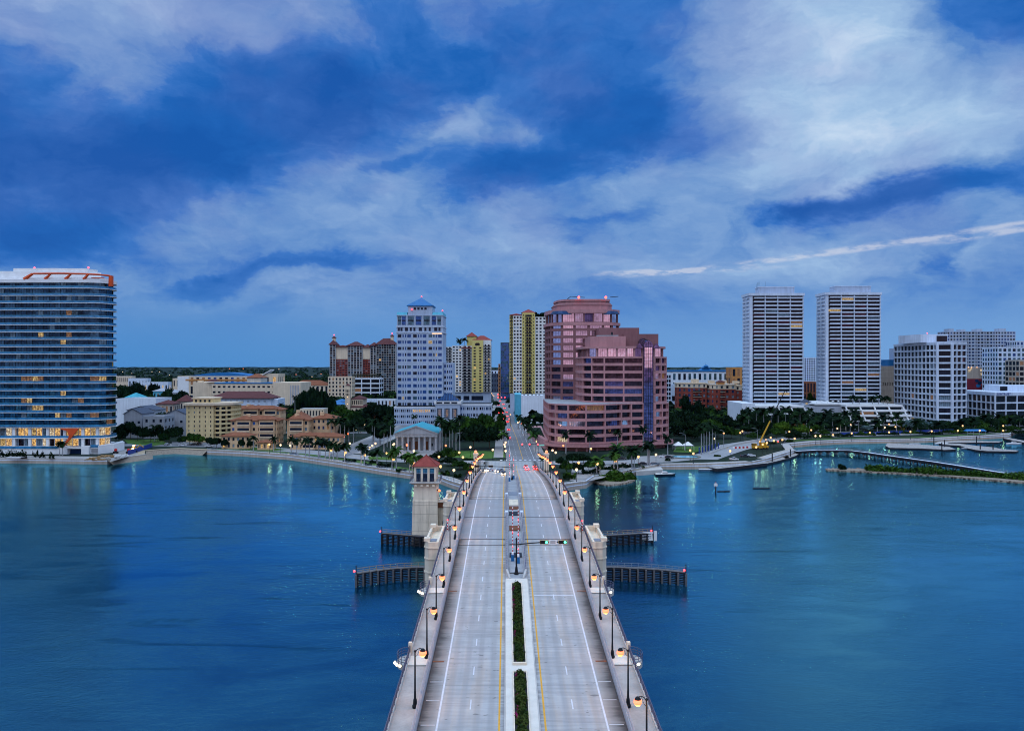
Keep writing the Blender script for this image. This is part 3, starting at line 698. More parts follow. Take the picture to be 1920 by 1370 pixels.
def deck_mat():
    m = bpy.data.materials.new('grooved_concrete_roadway'); m.use_nodes = True
    t = NT(m.node_tree); b = t.n('ShaderNodeBsdfPrincipled', i_Roughness=0.9); b.inputs['Specular IOR Level'].default_value = 0.3
    o = t.n('ShaderNodeOutputMaterial'); t.nt.links.new(b.outputs[0], o.inputs[0])
    tc = t.n('ShaderNodeTexCoord').outputs['Object']; sp = t.n('ShaderNodeSeparateXYZ'); t.nt.links.new(tc, sp.inputs[0])
    x, y = sp.outputs[0], sp.outputs[1]; ax = t.m('ABSOLUTE', x)
    mpa = t.n('ShaderNodeMapping', i_Scale=(0.12, 1.6, 1)); t.nt.links.new(tc, mpa.inputs[0]); gro = t.noise(mpa.outputs[0], 1.0, 5, 0.7)
    mpb = t.n('ShaderNodeMapping', i_Scale=(1.0, 0.05, 1)); t.nt.links.new(tc, mpb.inputs[0]); trk = t.noise(mpb.outputs[0], 0.7, 4, 0.6)
    mpc = t.n('ShaderNodeMapping', i_Scale=(0.5, 1.0, 1)); t.nt.links.new(tc, mpc.inputs[0]); pat = t.noise(mpc.outputs[0], 0.25, 6, 0.65, 0.4)
    k = t.m('MULTIPLY', t.ss(gro, 0.3, 0.7, 0.86, 1.10), t.ss(trk, 0.3, 0.7, 0.90, 1.06))
    k = t.m('MULTIPLY', k, t.ss(pat, 0.3, 0.7, 0.88, 1.08))
    c = t.mix(t.ss(trk, 0.45, 0.7), (0.35, 0.36, 0.365, 1), (0.365, 0.335, 0.305, 1))
    c = t.mix(1.0, c, t.n('ShaderNodeCombineXYZ', i_0=k, i_1=k, i_2=k).outputs[0], 'MULTIPLY')
    tr = None
    for q in (3.7, 5.45, 7.25, 9.0):
        g_ = t.ss(t.m('ABSOLUTE', t.m('SUBTRACT', ax, q)), 0.15, 0.62, 1.0, 0.0); tr = g_ if tr is None else t.m('ADD', tr, g_)
    c = t.mix(t.m('MULTIPLY', t.m('MULTIPLY', tr, t.ss(pat, 0.25, 0.65, 0.3, 1.0)), 0.30), c, (0.17, 0.165, 0.165, 1))
    # dirt on the shoulders, blackest in the gutter
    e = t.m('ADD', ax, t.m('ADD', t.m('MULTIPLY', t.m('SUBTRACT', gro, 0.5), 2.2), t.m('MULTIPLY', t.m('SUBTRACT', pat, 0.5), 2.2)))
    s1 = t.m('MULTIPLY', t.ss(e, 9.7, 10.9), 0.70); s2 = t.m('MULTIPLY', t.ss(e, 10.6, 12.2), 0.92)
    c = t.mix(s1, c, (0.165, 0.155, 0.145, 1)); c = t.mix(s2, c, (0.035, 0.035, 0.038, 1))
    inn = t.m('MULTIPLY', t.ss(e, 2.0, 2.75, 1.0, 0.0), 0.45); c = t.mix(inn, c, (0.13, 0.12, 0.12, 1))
    # oil spots
    vo = t.n('ShaderNodeTexNoise', i_Scale=1.0, i_Detail=2.0); mpd = t.n('ShaderNodeMapping', i_Scale=(0.8, 1.6, 1)); t.nt.links.new(tc, mpd.inputs[0]); t.nt.links.new(mpd.outputs[0], vo.inputs['Vector'])
    c = t.mix(t.m('MULTIPLY', t.ss(vo.outputs[0], 0.67, 0.74), 0.6), c, (0.06, 0.06, 0.065, 1))
    # slab joints
    br = t.m('FRACT', t.m('DIVIDE', y, 12.3)); j = t.m('MULTIPLY', t.ss(t.m('ABSOLUTE', t.m('SUBTRACT', br, 0.5)), 0.0, 0.012, 1, 0), 0.35)
    c = t.mix(j, c, (0.10, 0.10, 0.11, 1))
    bas = t.m('MULTIPLY', t.ss(y, 174.5, 175.5), t.ss(y, 219.5, 220.5, 1, 0)); c = t.mix(t.m('MULTIPLY', bas, 0.55), c, (0.22, 0.24, 0.27, 1))
    t.nt.links.new(c, b.inputs['Base Color'])
    bp = t.n('ShaderNodeBump', i_Strength=0.3, i_Distance=0.03); t.nt.links.new(gro, bp.inputs['Height']); t.nt.links.new(bp.outputs[0], b.inputs['Normal'])
    return m
M['deck'] = deck_mat()
bridge = empty('road_bridge', (BX, 0, 0), BR, 'wide pale concrete road bridge with four lanes and two sidewalks running to the town', 'bridge')
Y0, YE = -60, 322
b = MB(); sweep(b, [(-12.25, 0), (-12.25, -1.2), (12.25, -1.2), (12.25, 0)], Y0, 395, 'deck'); b.build('roadway', bridge)
b = MB()
for s in (-1, 1):
    for x, m_, w_ in ((10.0, 'wline', 0.11), (2.72, 'yline', 0.11)):
        sweep(b, [(s*x-w_, 0.012), (s*x-w_, 0.004), (s*x+w_, 0.004), (s*x+w_, 0.012)], Y0, 375, m_, 4)
    for k in range(-8, 28):
        yc = 99.2+9.8*k
        sweep(b, [(s*6.3-0.08, 0.012), (s*6.3-0.08, 0.004), (s*6.3+0.08, 0.004), (s*6.3+0.08, 0.012)], yc-1.3, yc+1.3, 'wline')
bx(b, 2.95, 9.8, 139.0, 139.35, 0.004, 0.013, 'wline')
bx(b, 2.95, 9.8, 352, 352.5, 0.02, 0.03, 'wline')
for s in (-1, 1):
    for yy in (105.5, 100.3, 94): bx(b, s*11.1-0.85, s*11.1+0.85, yy, yy+0.12, 0.004, 0.012, 'wline')
b.build('lane_marking', bridge)
for yy, w_ in ((170.5, 0.28), (175, 0.35), (196, 0.3), (220, 0.35), (224, 0.2), (262, 0.2)):
    for s in (-1, 1):
        b = MB(); x0, x1 = sorted((s*2.15, s*12.2)); bx(b, x0, x1, yy-w_/2, yy+w_/2, 0.004, 0.03, 'dark'); b.build('expansion_joint', bridge)
for s in (-1, 1):
    for yy in (112, 141.5):
        b = MB(); x0, x1 = sorted((s*10.6, s*12.2)); bx(b, x0, x1, yy-0.22, yy+0.22, 0.004, 0.02, 'brown'); b.build('drain', bridge)
for s in (-1, 1):
    o = (lambda l: [(s*x, z) for x, z in l]) if s < 0 else (lambda l: [(x, z) for x, z in l][::-1])
    b = MB(); sweep(b, o([(12.26, 0.9), (12.42, 0.32), (12.0, 0.02), (12.0, -1.3), (12.85, -1.3), (12.85, 0.9)][:0] or [(12.40, 0.88), (12.30, 0.3), (12.25, -1.2), (12.85, -1.2), (12.85, 0.2), (12.78, 0.88)]), Y0, YE+22, 'barrier'); 
    b.build('traffic_barrier', bridge)
    b = MB()
    sweep(b, o([(12.50, 1.12), (12.50, 1.02), (12.66, 1.02), (12.66, 1.12)]), Y0, YE+20, 'steel')
    y = -58
    while y < YE+20:
        bx(b, *sorted((s*12.53, s*12.63)), y, y+0.12, 0.86, 1.03, 'steel'); y += 2.4
    b.build('barrier_rail', bridge)
    b = MB(); sweep(b, o([(12.85, 0.18), (12.85, -1.6), (15.75, -0.9), (15.75, 0.18)]), Y0, YE, 'sidew'); b.build('sidewalk', bridge)
    b = MB(); sweep(b, o([(15.45, 0.48), (15.45, 0.18), (15.80, -1.0), (15.80, 0.48)]), Y0, YE, 'conc')
    for zz in (0.75, 1.0, 1.35): sweep(b, o([(15.58, zz+0.03), (15.58, zz-0.03), (15.67, zz-0.03), (15.67, zz+0.03)]), Y0, YE, 'rail')
    y = -58.0
    while y < YE-1:
        bx(b, *sorted((s*15.55, s*15.70)), y, y+0.12, 0.48, 1.42, 'rail')
        if y > 60 and y < 260:
            for q in (0.33, 0.66, 1.0, 1.33, 1.66): bx(b, *sorted((s*15.61, s*15.64)), y+q, y+q+0.03, 0.48, 1.33, 'rail')
        y += 2.0
    b.build('railing', bridge)
    # girder face and approach piers under the deck
    b = MB(); sweep(b, o([(11.0, -1.2), (11.0, -2.6), (11.8, -2.6), (11.8, -1.2)]), Y0, YE, 'conc'); b.build('girder', bridge)
    # pale pads and overlook bays
    for yc in (112.0, 141.5):
        b = MB(); bx(b, *sorted((s*12.87, s*15.5)), yc-1.9, yc+1.6, 0.184, 0.26, 'concw'); b.build('pale_slab', bridge)
        bay = MB(); zc = DZ(yc); pts = [(s*(15.8+1.35*math.sin(t)), yc-2.0*math.cos(t)) for t in np.linspace(0, math.pi, 9)]
        bay.prism(ccw(pts), zc-0.5, zc+0.2, 'conc'); bo = bay.build('overlook_bay', bridge)
        rl = MB()
        for zz in (0.6, 0.95, 1.35): rl.path([(x, y, zc+zz) for x, y in pts], 0.045, 5, 'rail')
        for x, y in pts: rl.tube((x, y, zc+0.2), (x, y, zc+1.35), 0.045, 0.045, 4, 'rail')
        rl.build('bay_railing', bo)
        p_ = MB(); bx(p_, *sorted((s*15.35, s*15.85)), yc+2.2, yc+2.75, -0.2, 1.75, 'concbe'); p_.build('pillar', bridge)
for yy in (30, 66, 102, 138, 245, 275, 305):
    b = MB(); z = DZ(yy)
    b.box(-13, 13, yy-0.9, yy+0.9, z-3.6, z-2.62, 'conc')
    for x in (-11, -5.5, 0, 5.5, 11): b.box(x-0.8, x+0.8, yy-0.7, yy+0.7, -3, z-3.6, 'conc')
    b.build('pier', bridge)
# planted median (near), machinery well (middle), far median
b = MB(); sweep(b, [(-1.95, 0.28), (-1.95, -0.2), (1.95, -0.2), (1.95, 0.28)], Y0, 147.6, 'concw')
sweep(b, [(-2.12, 0.16), (-2.12, -0.2), (-1.955, -0.2), (-1.955, 0.16)], Y0, 147.6, 'conc')
sweep(b, [(1.955, 0.16), (1.955, -0.2), (2.12, -0.2), (2.12, 0.16)], Y0, 147.6, 'conc')
b.build('median', bridge)
for y0, y1 in ((60, 107.6), (110.4, 144.5)):
    b = MB()
    for x0, x1 in ((-1.02, -0.88), (0.78, 0.92)): sweep(b, [(x0, 0.5), (x0, 0.2), (x1, 0.2), (x1, 0.5)], y0, y1, 'concbe')
    bx(b, -1.02, 0.92, y0-0.35, y0-0.005, 0.2, 0.62, 'concbe'); bx(b, -1.02, 0.92, y1+0.005, y1+0.3, 0.2, 0.5, 'concbe')
    sweep(b, [(-0.87, 0.36), (-0.87, 0.2), (0.77, 0.2), (0.77, 0.36)], y0, y1, 'timber')
    b.build('planter', bridge)
b = MB(); sweep(b, [(-2.0, 0.10), (-2.0, 0.01), (2.0, 0.01), (2.0, 0.10)], 147.7, 300, 'roofg')
for ya, yb, m_ in ((151, 157, 'roofg'), (161, 166, 'dark'), (170, 178, 'steel'), (181.5, 189, 'brown'), (197, 203, 'dark'), (204.5, 209, 'brown'), (210, 219, 'concbe'), (226, 233, 'steel')):
    bx(b, -1.25, 1.25, ya, yb, 0.11, 0.16, m_)
b.build('machinery_cover', bridge)
for s in (-1, 1):
    b = MB()
    o = (lambda l: [(s*x, z) for x, z in l]) if s < 0 else (lambda l: [(x, z) for x, z in l][::-1])
    sweep(b, o([(1.62, 0.95), (1.55, 0.1), (2.05, 0.1), (1.98, 0.95)]), 151, 282, 'barrier')
    y = 151
    while y < 281: bx(b, *sorted((s*1.72, s*1.88)), y, y+0.4, 0.952, 1.1, 'rail'); y += 1.7
    sweep(b, o([(1.74, 1.2), (1.74, 1.1), (1.86, 1.1), (1.86, 1.2)]), 151, 282, 'rail')
    b.faces([(s*1.62, 151, DZ(151)+0.95), (s*1.98, 151, DZ(151)+0.95), (s*1.4, 147.9, DZ(148)+0.35), (s*1.1, 147.9, DZ(148)+0.35),
             (s*1.55, 151, DZ(151)+0.1), (s*2.05, 151, DZ(151)+0.1), (s*1.5, 147.9, DZ(148)+0.1), (s*1.05, 147.9, DZ(148)+0.1)],
            [(0, 1, 2, 3), (0, 3, 7, 4), (1, 5, 6, 2), (2, 6, 7, 3)], 'conc')
    for yy in (196, 222): bx(b, *sorted((s*1.5, s*2.2)), yy, yy+2.2, 0.1, 1.24, 'whitec')
    b.build('median_barrier', bridge)
b = MB(); sweep(b, [(-1.0, 0.16), (-1.0, 0.02), (1.0, 0.02), (1.0, 0.16)], 302, 345, 'conc')
b.build('median', bridge)
# beige bastions beside the bascule span
def bastion(s, y0, y1, w, top):
    b = MB(); xo = 15.85+w
    P = [(s*15.82, y0), (s*(xo-0.9), y0), (s*xo, y0+1.2), (s*xo, y1-1.2), (s*(xo-0.9), y1), (s*15.82, y1)]
    b.prism(ccw(P), -2, top-1.1, 'concbe')
    b.prism(offset(ccw(P), -0.12), top-6.2, top-5.9, 'concbe'); b.prism(offset(ccw(P), -0.12), top-3.4, top-3.15, 'concbe')
    b.prism(offset(ccw(P), -0.15), top-1.1, top-0.9, 'concbe')
    q = ccw(P); ins = offset(q, 0.45); n = len(q)
    for i in range(n):
        j = (i+1) % n
        b.faces([(*q[i], top-0.9), (*q[j], top-0.9), (*ins[j], top-0.9), (*ins[i], top-0.9), (*q[i], top+0.25), (*q[j], top+0.25), (*ins[j], top+0.25), (*ins[i], top+0.25)],
                [(0, 1, 5, 4), (2, 3, 7, 6), (4, 5, 6, 7)], 'concbe')
    x0, x1 = sorted((s*(xo-1.1), s*(xo+0.12))); b.box(x0, x1, y0+0.6, y0+2.4, top+0.25, top+0.9, 'concbe'); b.box(x0, x1, y1-2.6, y1-0.8, top+0.25, top+0.9, 'concbe')
    b.box(*sorted((s*16.4, s*(xo-0.9))), y0+1.6, y0+4.0, top-0.9, top+0.1, 'steel')
    b.build('bastion', bridge)
for s in (-1, 1):
    bastion(s, 164, 181, 2.9, 13.6); bastion(s, 209, 225, 2.6, 14.2)
for y0, y1 in ((165, 180), (210, 224)): b = MB(); b.box(-15.5, 15.5, y0, y1, -3, DZ(y0+5)-1.7, 'conc'); b.build('bascule_pier', bridge)
b = MB(); b.prism(ccw([(-15.7, YE), (15.7, YE), (15.7, 394), (-15.7, 394)]), 1.5, 2.55, 'conc')
for s in (-1, 1):
    n = 12
    ys = [YE+(394-YE)*i/n for i in range(n+1)]
    vs = [(s*12.9, y, DZ(y)+0.12) for y in ys]+[(s*15.75, y, DZ(y)+0.12) for y in ys]+[(s*15.75, y, 1.5) for y in ys]
    m_ = len(ys); b.faces(vs, [(i, i+1, m_+i+1, m_+i) for i in range(n)]+[(m_+i, m_+i+1, 2*m_+i+1, 2*m_+i) for i in range(n)], 'pave')
b.build('abutment', bridge)
# entrance pylons with lamps at the town end
for s in (-1, 1):
    pr = empty('entrance_pylon', BW(s*14.6, 330, -0.2), BR, 'beige square stone pylon with amber lamp on the %s side of the bridge end' % ('left' if s < 0 else 'right'), 'pylon', 'stone pylons at the town end of the bridge')
    b = MB(); b.box(-0.9, 0.9, -0.9, 0.9, 0, 7.6, 'concbe'); b.box(-1.1, 1.1, -1.1, 1.1, 7.6, 8.1, 'concbe'); b.box(-1.1, 1.1, -1.1, 1.1, -1, 0.6, 'concbe'); b.build('shaft', pr)
    b = MB(); b.ball((0, 0, 8.75), 0.6, 'lamp', 10, 6); b.tube((0, 0, 8.1), (0, 0, 8.3), 0.15, 0.15, 6, 'black'); b.build('lamp', pr)

# ---------------------------------------------------------------- the bridge tender's tower
def tender():
    root = empty('bridge_tower', (-24.2, 226, 0), 0, 'cream bridge tender tower with red hipped roof and glazed control room left of the bridge', 'tower')
    def ring(h, z): return [(-h, -h), (h, -h), (h, h), (-h, h)]
    b = MB(); hs = [(3.85, -2), (3.75, 1.5), (3.66, 4.0), (3.58, 6.4), (3.52, 8.8), (3.45, 11.2), (3.4, 12.0)]
    for (h0, z0), (h1, z1) in zip(hs[:-1], hs[1:]):
        b.loft(ring(h0, z0), z0, ring(h1, z1), z1-0.10, 'concbe'); b.loft(ring(h1-0.06, 0), z1-0.10, ring(h1-0.06, 0), z1, 'tan')
    b.loft(ring(3.5, 0), 12.0, ring(3.4, 0), 12.5, 'concbe'); b.loft(ring(3.3, 0), 12.5, ring(3.15, 0), 17.0, 'concbe')
    b.build('shaft', root)
    g = MB()
    g.loft(ring(3.4, 0), 16.9, ring(4.15, 0), 17.35, 'concbe'); g.box(-4.25, 4.25, -4.25, 4.25, 17.35, 17.6, 'conc')
    for i in range(4):
        for sx in (-1,): g.box(-2.7+i*1.65-0.16, -2.7+i*1.65+0.16+0.3, -4.1, -3.15, 16.4, 16.9, 'concbe')
    go = g.build('gallery', root)
    r = MB()
    R4 = [(-4.1, -4.1), (4.1, -4.1), (4.1, 4.1), (-4.1, 4.1)]
    for z in (18.0, 18.35, 18.65): r.path([(x, y, z) for x, y in R4], 0.035, 4, 'rail', True)
    for i in range(4):
        a, c = R4[i], R4[(i+1) % 4]
        for k in range(12): r.tube((a[0]+(c[0]-a[0])*k/12, a[1]+(c[1]-a[1])*k/12, 17.6), (a[0]+(c[0]-a[0])*k/12, a[1]+(c[1]-a[1])*k/12, 18.65), 0.03, 0.03, 4, 'rail')
    r.build('railing', go)
    c = MB(); h = 3.1
    c.box(-h+0.4, h-0.4, -h+0.4, h-0.4, 17.6, 21.8, 'dark')
    for sx in (-1, 1):
        for k in range(4):
            x = -h+0.3+k*(2*h-0.6)/3
            c.box(x-0.3, x+0.3, min(sx*h, sx*(h-0.45)), max(sx*h, sx*(h-0.45)), 17.6, 21.35, 'concbe')
            if 0 < k < 3: c.box(min(sx*h, sx*(h-0.45)), max(sx*h, sx*(h-0.45)), x-0.3, x+0.3, 17.6, 21.35, 'concbe')
    c.box(-h, h, -h, h, 21.35, 21.9, 'concbe'); c.build('control_room', root)
    for side in range(4):
        for k in range(3):
            x = (-1+k)*(2*h-0.6)/3
            w = MB(); w.box(-0.68, 0.68, -0.05, 0, 0, 2.1, 'gdark'); w.box(-0.68, 0.68, -0.05, 0, 2.25, 3.4, 'gteal')
            w.box(-0.03, 0.03, -0.09, -0.05, 0, 3.4, 'black'); w.box(-0.68, 0.68, -0.09, -0.0, 2.1, 2.25, 'steel')
            wo = w.build('window', root)
            a = side*math.pi/2; wo.rotation_euler = (0, 0, a)
            wo.location = (x*math.cos(a)+(h-0.35)*math.sin(a), x*math.sin(a)-(h-0.35)*math.cos(a), 17.75)
    r = MB(); r.hip(-3.1, 3.1, -3.1, 3.1, 22.0, 2.7, 'tilered', 0.45, 1.0, 0.15); ro = r.build('roof', root)
    l = MB()
    for sx, sy in ((-1, -1), (1, -1), (1, 1), (-1, 1)): l.tube((sx*3.5, sy*3.5, 22.08), (0, 0, 24.75), 0.09, 0.09, 5, 'tilered')
    l.ball((0, 0, 24.8), 0.2, 'tilered', 6, 4); l.build('ridge', ro)
    l = MB(); l.box(3.2, 3.45, -2.6, -2.2, 15.0, 15.4, 'black'); l.ball((3.9, -2.6, 15.1), 0.38, 'lamp', 8, 5); l.build('wall_lamp', root)
    # link to the bridge
    k = MB(); k.box(3.45, 8.2, -1.6, 1.6, 10.2, 11.6, 'brown'); k.box(3.45, 8.2, -1.7, 1.7, 11.6, 11.8, 'concbe')
    k.build('walkway', root)
    k = MB()
    arch = [(3.45, 4.0), (4.6, 4.0), (4.6, 6.0)]+[(6.1-1.5*math.cos(t), 6.0+1.1*math.sin(t)) for t in np.linspace(0.2, math.pi-0.2, 8)]+[(7.6, 6.0), (7.6, 4.0), (8.2, 4.0), (8.2, 10.2), (3.45, 10.2)]
    n = len(arch); k.faces([(x, -1.2, z) for x, z in arch]+[(x, 1.2, z) for x, z in arch], [tuple(range(n)), tuple(reversed(range(n, 2*n)))]+[(i, n+i, n+(i+1) % n, (i+1) % n) for i in range(n)], 'concbe')
    k.build('arch_wall', root)
    k = MB()
    for z in (12.3, 12.8): k.tube((3.5, -1.5, z), (8.0, -1.5, z), 0.03, 0.03, 4, 'rail')
    for i in range(6): k.tube((3.7+i*0.85, -1.5, 11.8), (3.7+i*0.85, -1.5, 12.8), 0.03, 0.03, 4, 'rail')
    k.build('walkway_railing', root)
tender()

# ---------------------------------------------------------------- timber fenders
def fender(pts, label, railm='wood', sign=False, rail_from=0.0, rail_to=1.0, concp=True):
    root = empty('navigation_fender', (pts[0][0], pts[0][1], 0), 0, label, 'fender', 'timber fenders guarding the bridge opening')
    P = [Vector((x-pts[0][0], y-pts[0][1])) for x, y in pts]; L = [0]
    for a, c in zip(P[:-1], P[1:]): L.append(L[-1]+(c-a).length)
    def at(s):
        s = s*L[-1]
        for i in range(len(P)-1):
            if s <= L[i+1]+1e-6: return P[i]+(P[i+1]-P[i])*((s-L[i])/(L[i+1]-L[i]))
        return P[-1]
    b = MB(); ribbon(b, [tuple(p) for p in P], -0.8, 0.8, 3.0, 'timberp'); ribbon(b, [tuple(p) for p in P], 0.8, -0.8, 2.85, 'timber'); b.build('walkway', root)
    n = int(L[-1]/1.7); w = MB()
    for z in (0.4, 1.2, 2.0, 2.75):
        for off in (-0.85, 0.85):
            q = [(p.x, p.y+off, z) for p in P]; w.path(q, 0.17, 4, 'timber')
    w.build('wale', root)
    pm = MB(); pm.tube((0, 0, -3), (0, 0, 2.9), 0.24, 0.22, 7, 'timberp' if concp else 'timber'); me = pm.mesh('pile')
    pm2 = MB(); pm2.tube((0, 0, -3), (0, 0, 2.9), 0.2, 0.2, 7, 'timber'); me2 = pm2.mesh('pile')
    for i in range(n+1):
        p = at(i/n); link('pile', me, root, (p.x, p.y-1.05, 0), (0.07 if i < n/2 else 0.03, 0, 0)); link('pile', me2, root, (p.x, p.y+1.0, 0))
    r = MB()
    k = int(L[-1]/1.5)
    prev = None
    for i in range(k+1):
        s = i/k
        if s < rail_from or s > rail_to: prev = None; continue
        p = at(s); r.tube((p.x, p.y-0.6, 3), (p.x, p.y-0.6, 4.15), 0.07, 0.07, 4, railm)
        if prev is not None:
            for z in (3.6, 4.12): r.tube((prev.x, prev.y-0.6, z), (p.x, p.y-0.6, z), 0.06, 0.06, 4, railm)
        prev = p
    r.build('railing', root)
    e = P[0]
    b = MB(); b.tube((e.x, e.y-0.8, 2.9), (e.x, e.y-0.8, 4.9), 0.12, 0.12, 6, 'timber'); b.ball((e.x-0.4, e.y-1.0, 3.6), 0.25, 'redl', 6, 4); b.build('marker_light', root)
    if sign:
        b = MB(); b.box(e.x-3.0 if sign < 0 else e.x+1, e.x+0.0 if sign < 0 else e.x+4, e.y-1.35, e.y-1.25, 0.9, 3.3, 'whitep')
        b.build('sign_board', root)
        b = MB()
        for z in (2.6, 2.1, 1.6): b.box(e.x-2.6, e.x-0.5, e.y-1.37, e.y-1.352, z, z+0.2, 'cars')
        b.box(e.x-0.55+0.8, e.x+1.1, e.y-1.35, e.y-1.2, 0.8, 3.6, 'whitep'); b.build('sign_lines', root)
fender([(-35.2, 181.5), (-31.5, 184), (-27, 186), (-22, 187), (-18.6, 187)], 'near left fender, curved with tan railing and splayed piles', 'wood')
fender([(-36.5, 225), (-32, 223.5), (-27, 221.5), (-21, 220), (-18.6, 220)], 'far left fender with dark piles passing in front of the tower foot', 'wood', rail_to=0.5, concp=False)
fender([(39.5, 182.5), (35, 184.5), (30, 186), (24, 187), (20.0, 187)], 'near right fender, curved with pale railing and splayed piles', 'steel')
fender([(39.6, 226), (35, 224.5), (30, 223), (24, 221.5), (20.4, 221)], 'far right fender with white sign board at its end', 'wood', sign=-1, concp=False)

# ---------------------------------------------------------------- street lamps of the bridge
LLD = {}
def lamp_light(parent, loc, col, e):
    k = (col, e)
    if k not in LLD: l = bpy.data.lights.new('lamp_light', 'POINT'); l.energy = e; l.color = col; l.shadow_soft_size = 0.3; l.specular_factor = 0.0; LLD[k] = l
    o = bpy.data.objects.new('lamp_light', LLD[k]); COL.objects.link(o); o.parent = parent; o.location = loc
def bridge_lamp():
    root = empty('street_lamp', (0, 0, 0), 0, 'x', 'street lamp', 'amber street lamps along the bridge')
    b = MB(); b.lathe([(0.34, 0), (0.36, 0.3), (0.26, 0.45), (0.22, 1.0), (0.15, 1.2), (0.13, 2.0), (0.12, 2.1)], n=8, m='black')
    b.tube((0, 0, 1.2), (0, 0, 6.9), 0.12, 0.085, 8, 'black'); b.ball((0, 0, 6.95), 0.15, 'black', 6, 4); b.build('pole', root)
    b = MB(); arc = [(0, 0, 6.7), (0.25, 0, 7.15), (0.6, 0, 7.3), (0.95, 0, 7.2)]; b.path(arc, 0.05, 5, 'black'); b.path([(0, 0, 6.2), (0.3, 0, 6.5), (0.55, 0, 7.2)], 0.03, 4, 'black'); b.build('arm', root)
    b = MB(); b.lathe([(0.02, 7.3), (0.2, 7.22), (0.36, 7.0), (0.37, 6.96), (0.02, 6.96)], (0.95, 0), 8, 'black'); ho = b.build('lamp_head', root)
    b = MB(); b.lathe([(0.03, 6.95), (0.42, 6.93), (0.47, 6.7), (0.40, 6.5), (0.30, 6.45)], (0.95, 0), 10, 'lamp'); b.ball((0.95, 0, 6.58), 0.38, 'lampc', 8, 5, 1.0); b.build('globe', ho); lamp_light(ho, (0.95, 0, 6.15), (1.0, 0.40, 0.10), 600)  # amber shell around the brighter core imitates the lamp's halo
    return root
LB = bridge_lamp(); first = True
LY = [98, 112.6, 127.5, 143, 158.5, 174.5, 192, 208.5, 225, 241, 257, 273, 289, 305, 320, 334, 348]
def place(src, first_used, loc, rz, label, group=None, scale=None):
    o = src if not first_used[0] else copy_tree(src)
    first_used[0] = True
    o.location = loc; o.rotation_euler = (0, 0, rz); o['label'] = label
    if group: o['group'] = group
    if scale: o.scale = scale
    return o
fu = [False]
for s in (-1, 1):
    ys = ([85.0] if s > 0 else [])+LY
    for i, y in enumerate(ys):
        place(LB, fu, BW(s*13.05, y, 0.16), BR+(math.pi if s > 0 else 0), '%s amber street lamp from the near end along the %s side of the bridge' % (ordn(i+1), 'left' if s < 0 else 'right'))
# floodlights on the overlook bays
f0 = empty('floodlight', (0, 0, 0), 0, 'x', 'floodlight', 'floodlights hung outside the overlook bays')
b = MB(); b.tube((0, 0, 0), (0.3, 0, 0.35), 0.05, 0.05, 5, 'steel'); b.tube((0.3, 0, 0.35), (0.3, -0.25, 0.5), 0.05, 0.05, 5, 'steel'); b.build('bracket', f0)
b = MB(); b.tube((0.3, -0.2, 0.5), (0.3, -0.6, 0.35), 0.14, 0.26, 8, 'steel'); b.build('housing', f0)
b = MB(); b.ball((0.3, -0.6, 0.35), 0.22, 'flood', 8, 5); b.build('lens', f0)
fu = [False]
for s in (-1, 1):
    for yc, nn in ((112.0, 'nearer'), (141.5, 'farther')):
        for j in range(3 if s < 0 else 2):
            a = 0.3+j*0.4
            o = place(f0, fu, BW(s*(15.75+1.35*math.sin(a)), yc-2.0*math.cos(a), 0.1), BR+(0 if s > 0 else math.pi*0.0), '%s floodlight from the near side of the %s overlook bay on the %s' % (ordn(j+1), nn, 'left' if s < 0 else 'right'))
            if s < 0: o.scale = (-1, 1, 1)

# ---------------------------------------------------------------- signal masts, gates
def signal_mast(y, s, arm, h, label, front):
    root = empty('signal_mast', BW(0, y, 0.1), BR, label, 'traffic light')
    b = MB(); b.lathe([(0.42, 0), (0.42, 0.25), (0.3, 0.5), (0.22, 1.3), (0.18, 1.5)], n=8, m='black'); b.tube((0, 0, 1.4), (0, 0, h+0.9), 0.16, 0.13, 8, 'black'); b.lathe([(0.2, h+0.9), (0.16, h+1.1), (0.01, h+1.4)], n=6, m='black'); b.build('pole', root)
    b = MB(); b.path([(0, 0, h), (s*arm*0.3, 0, h+0.28), (s*arm*0.6, 0, h+0.45), (s*arm, 0, h+0.5)], 0.12, 6, 'black'); b.build('arm', root)
    for k, xx in enumerate((0.62, 1.0)):
        x = s*arm*xx-s*0.5
        hb = MB(); hb.box(x-0.75, x+0.75, -0.24, -0.04, h+0.18, h+0.78, 'black')
        for a0, a1, c0, c1 in ((-0.8, 0.8, 0.78, 0.84), (-0.8, 0.8, 0.12, 0.18), (-0.8, -0.75, 0.18, 0.78), (0.75, 0.8, 0.18, 0.78)): hb.box(x+a0, x+a1, -0.2, -0.1, h+c0, h+c1, 'yellowp')
        ho = hb.build('signal_head', root)
        lb = MB(); sgn = -0.27 if front else 0.0
        for q, m_ in ((-0.45, 'black'), (0.0, 'black'), (0.45, 'greenl')):
            lb.ball((x+q, sgn, h+0.48), 0.2 if m_ == 'black' else 0.24, m_, 8, 5)
        if front: lb.build('signal_lamp', ho)
    if front:
        b = MB(); b.box(s*arm*0.745-0.7, s*arm*0.745+0.7, -0.2, -0.12, h+0.15, h+0.85, 'whitep'); so_ = b.build('sign', root)
        b = MB()
        for z in (0.62, 0.42, 0.24): b.box(s*arm*0.745-0.5, s*arm*0.745+0.5, -0.212, -0.201, h+z, h+z+0.1, 'cars')
        b.build('lettering', so_)
    return root
signal_mast(150.5, 1, 9.2, 5.6, 'black signal mast in the median with two green lights over the right lanes', True)
signal_mast(272, -1, 12.5, 4.2, 'far black signal mast with its arm reaching over the left lanes', False)
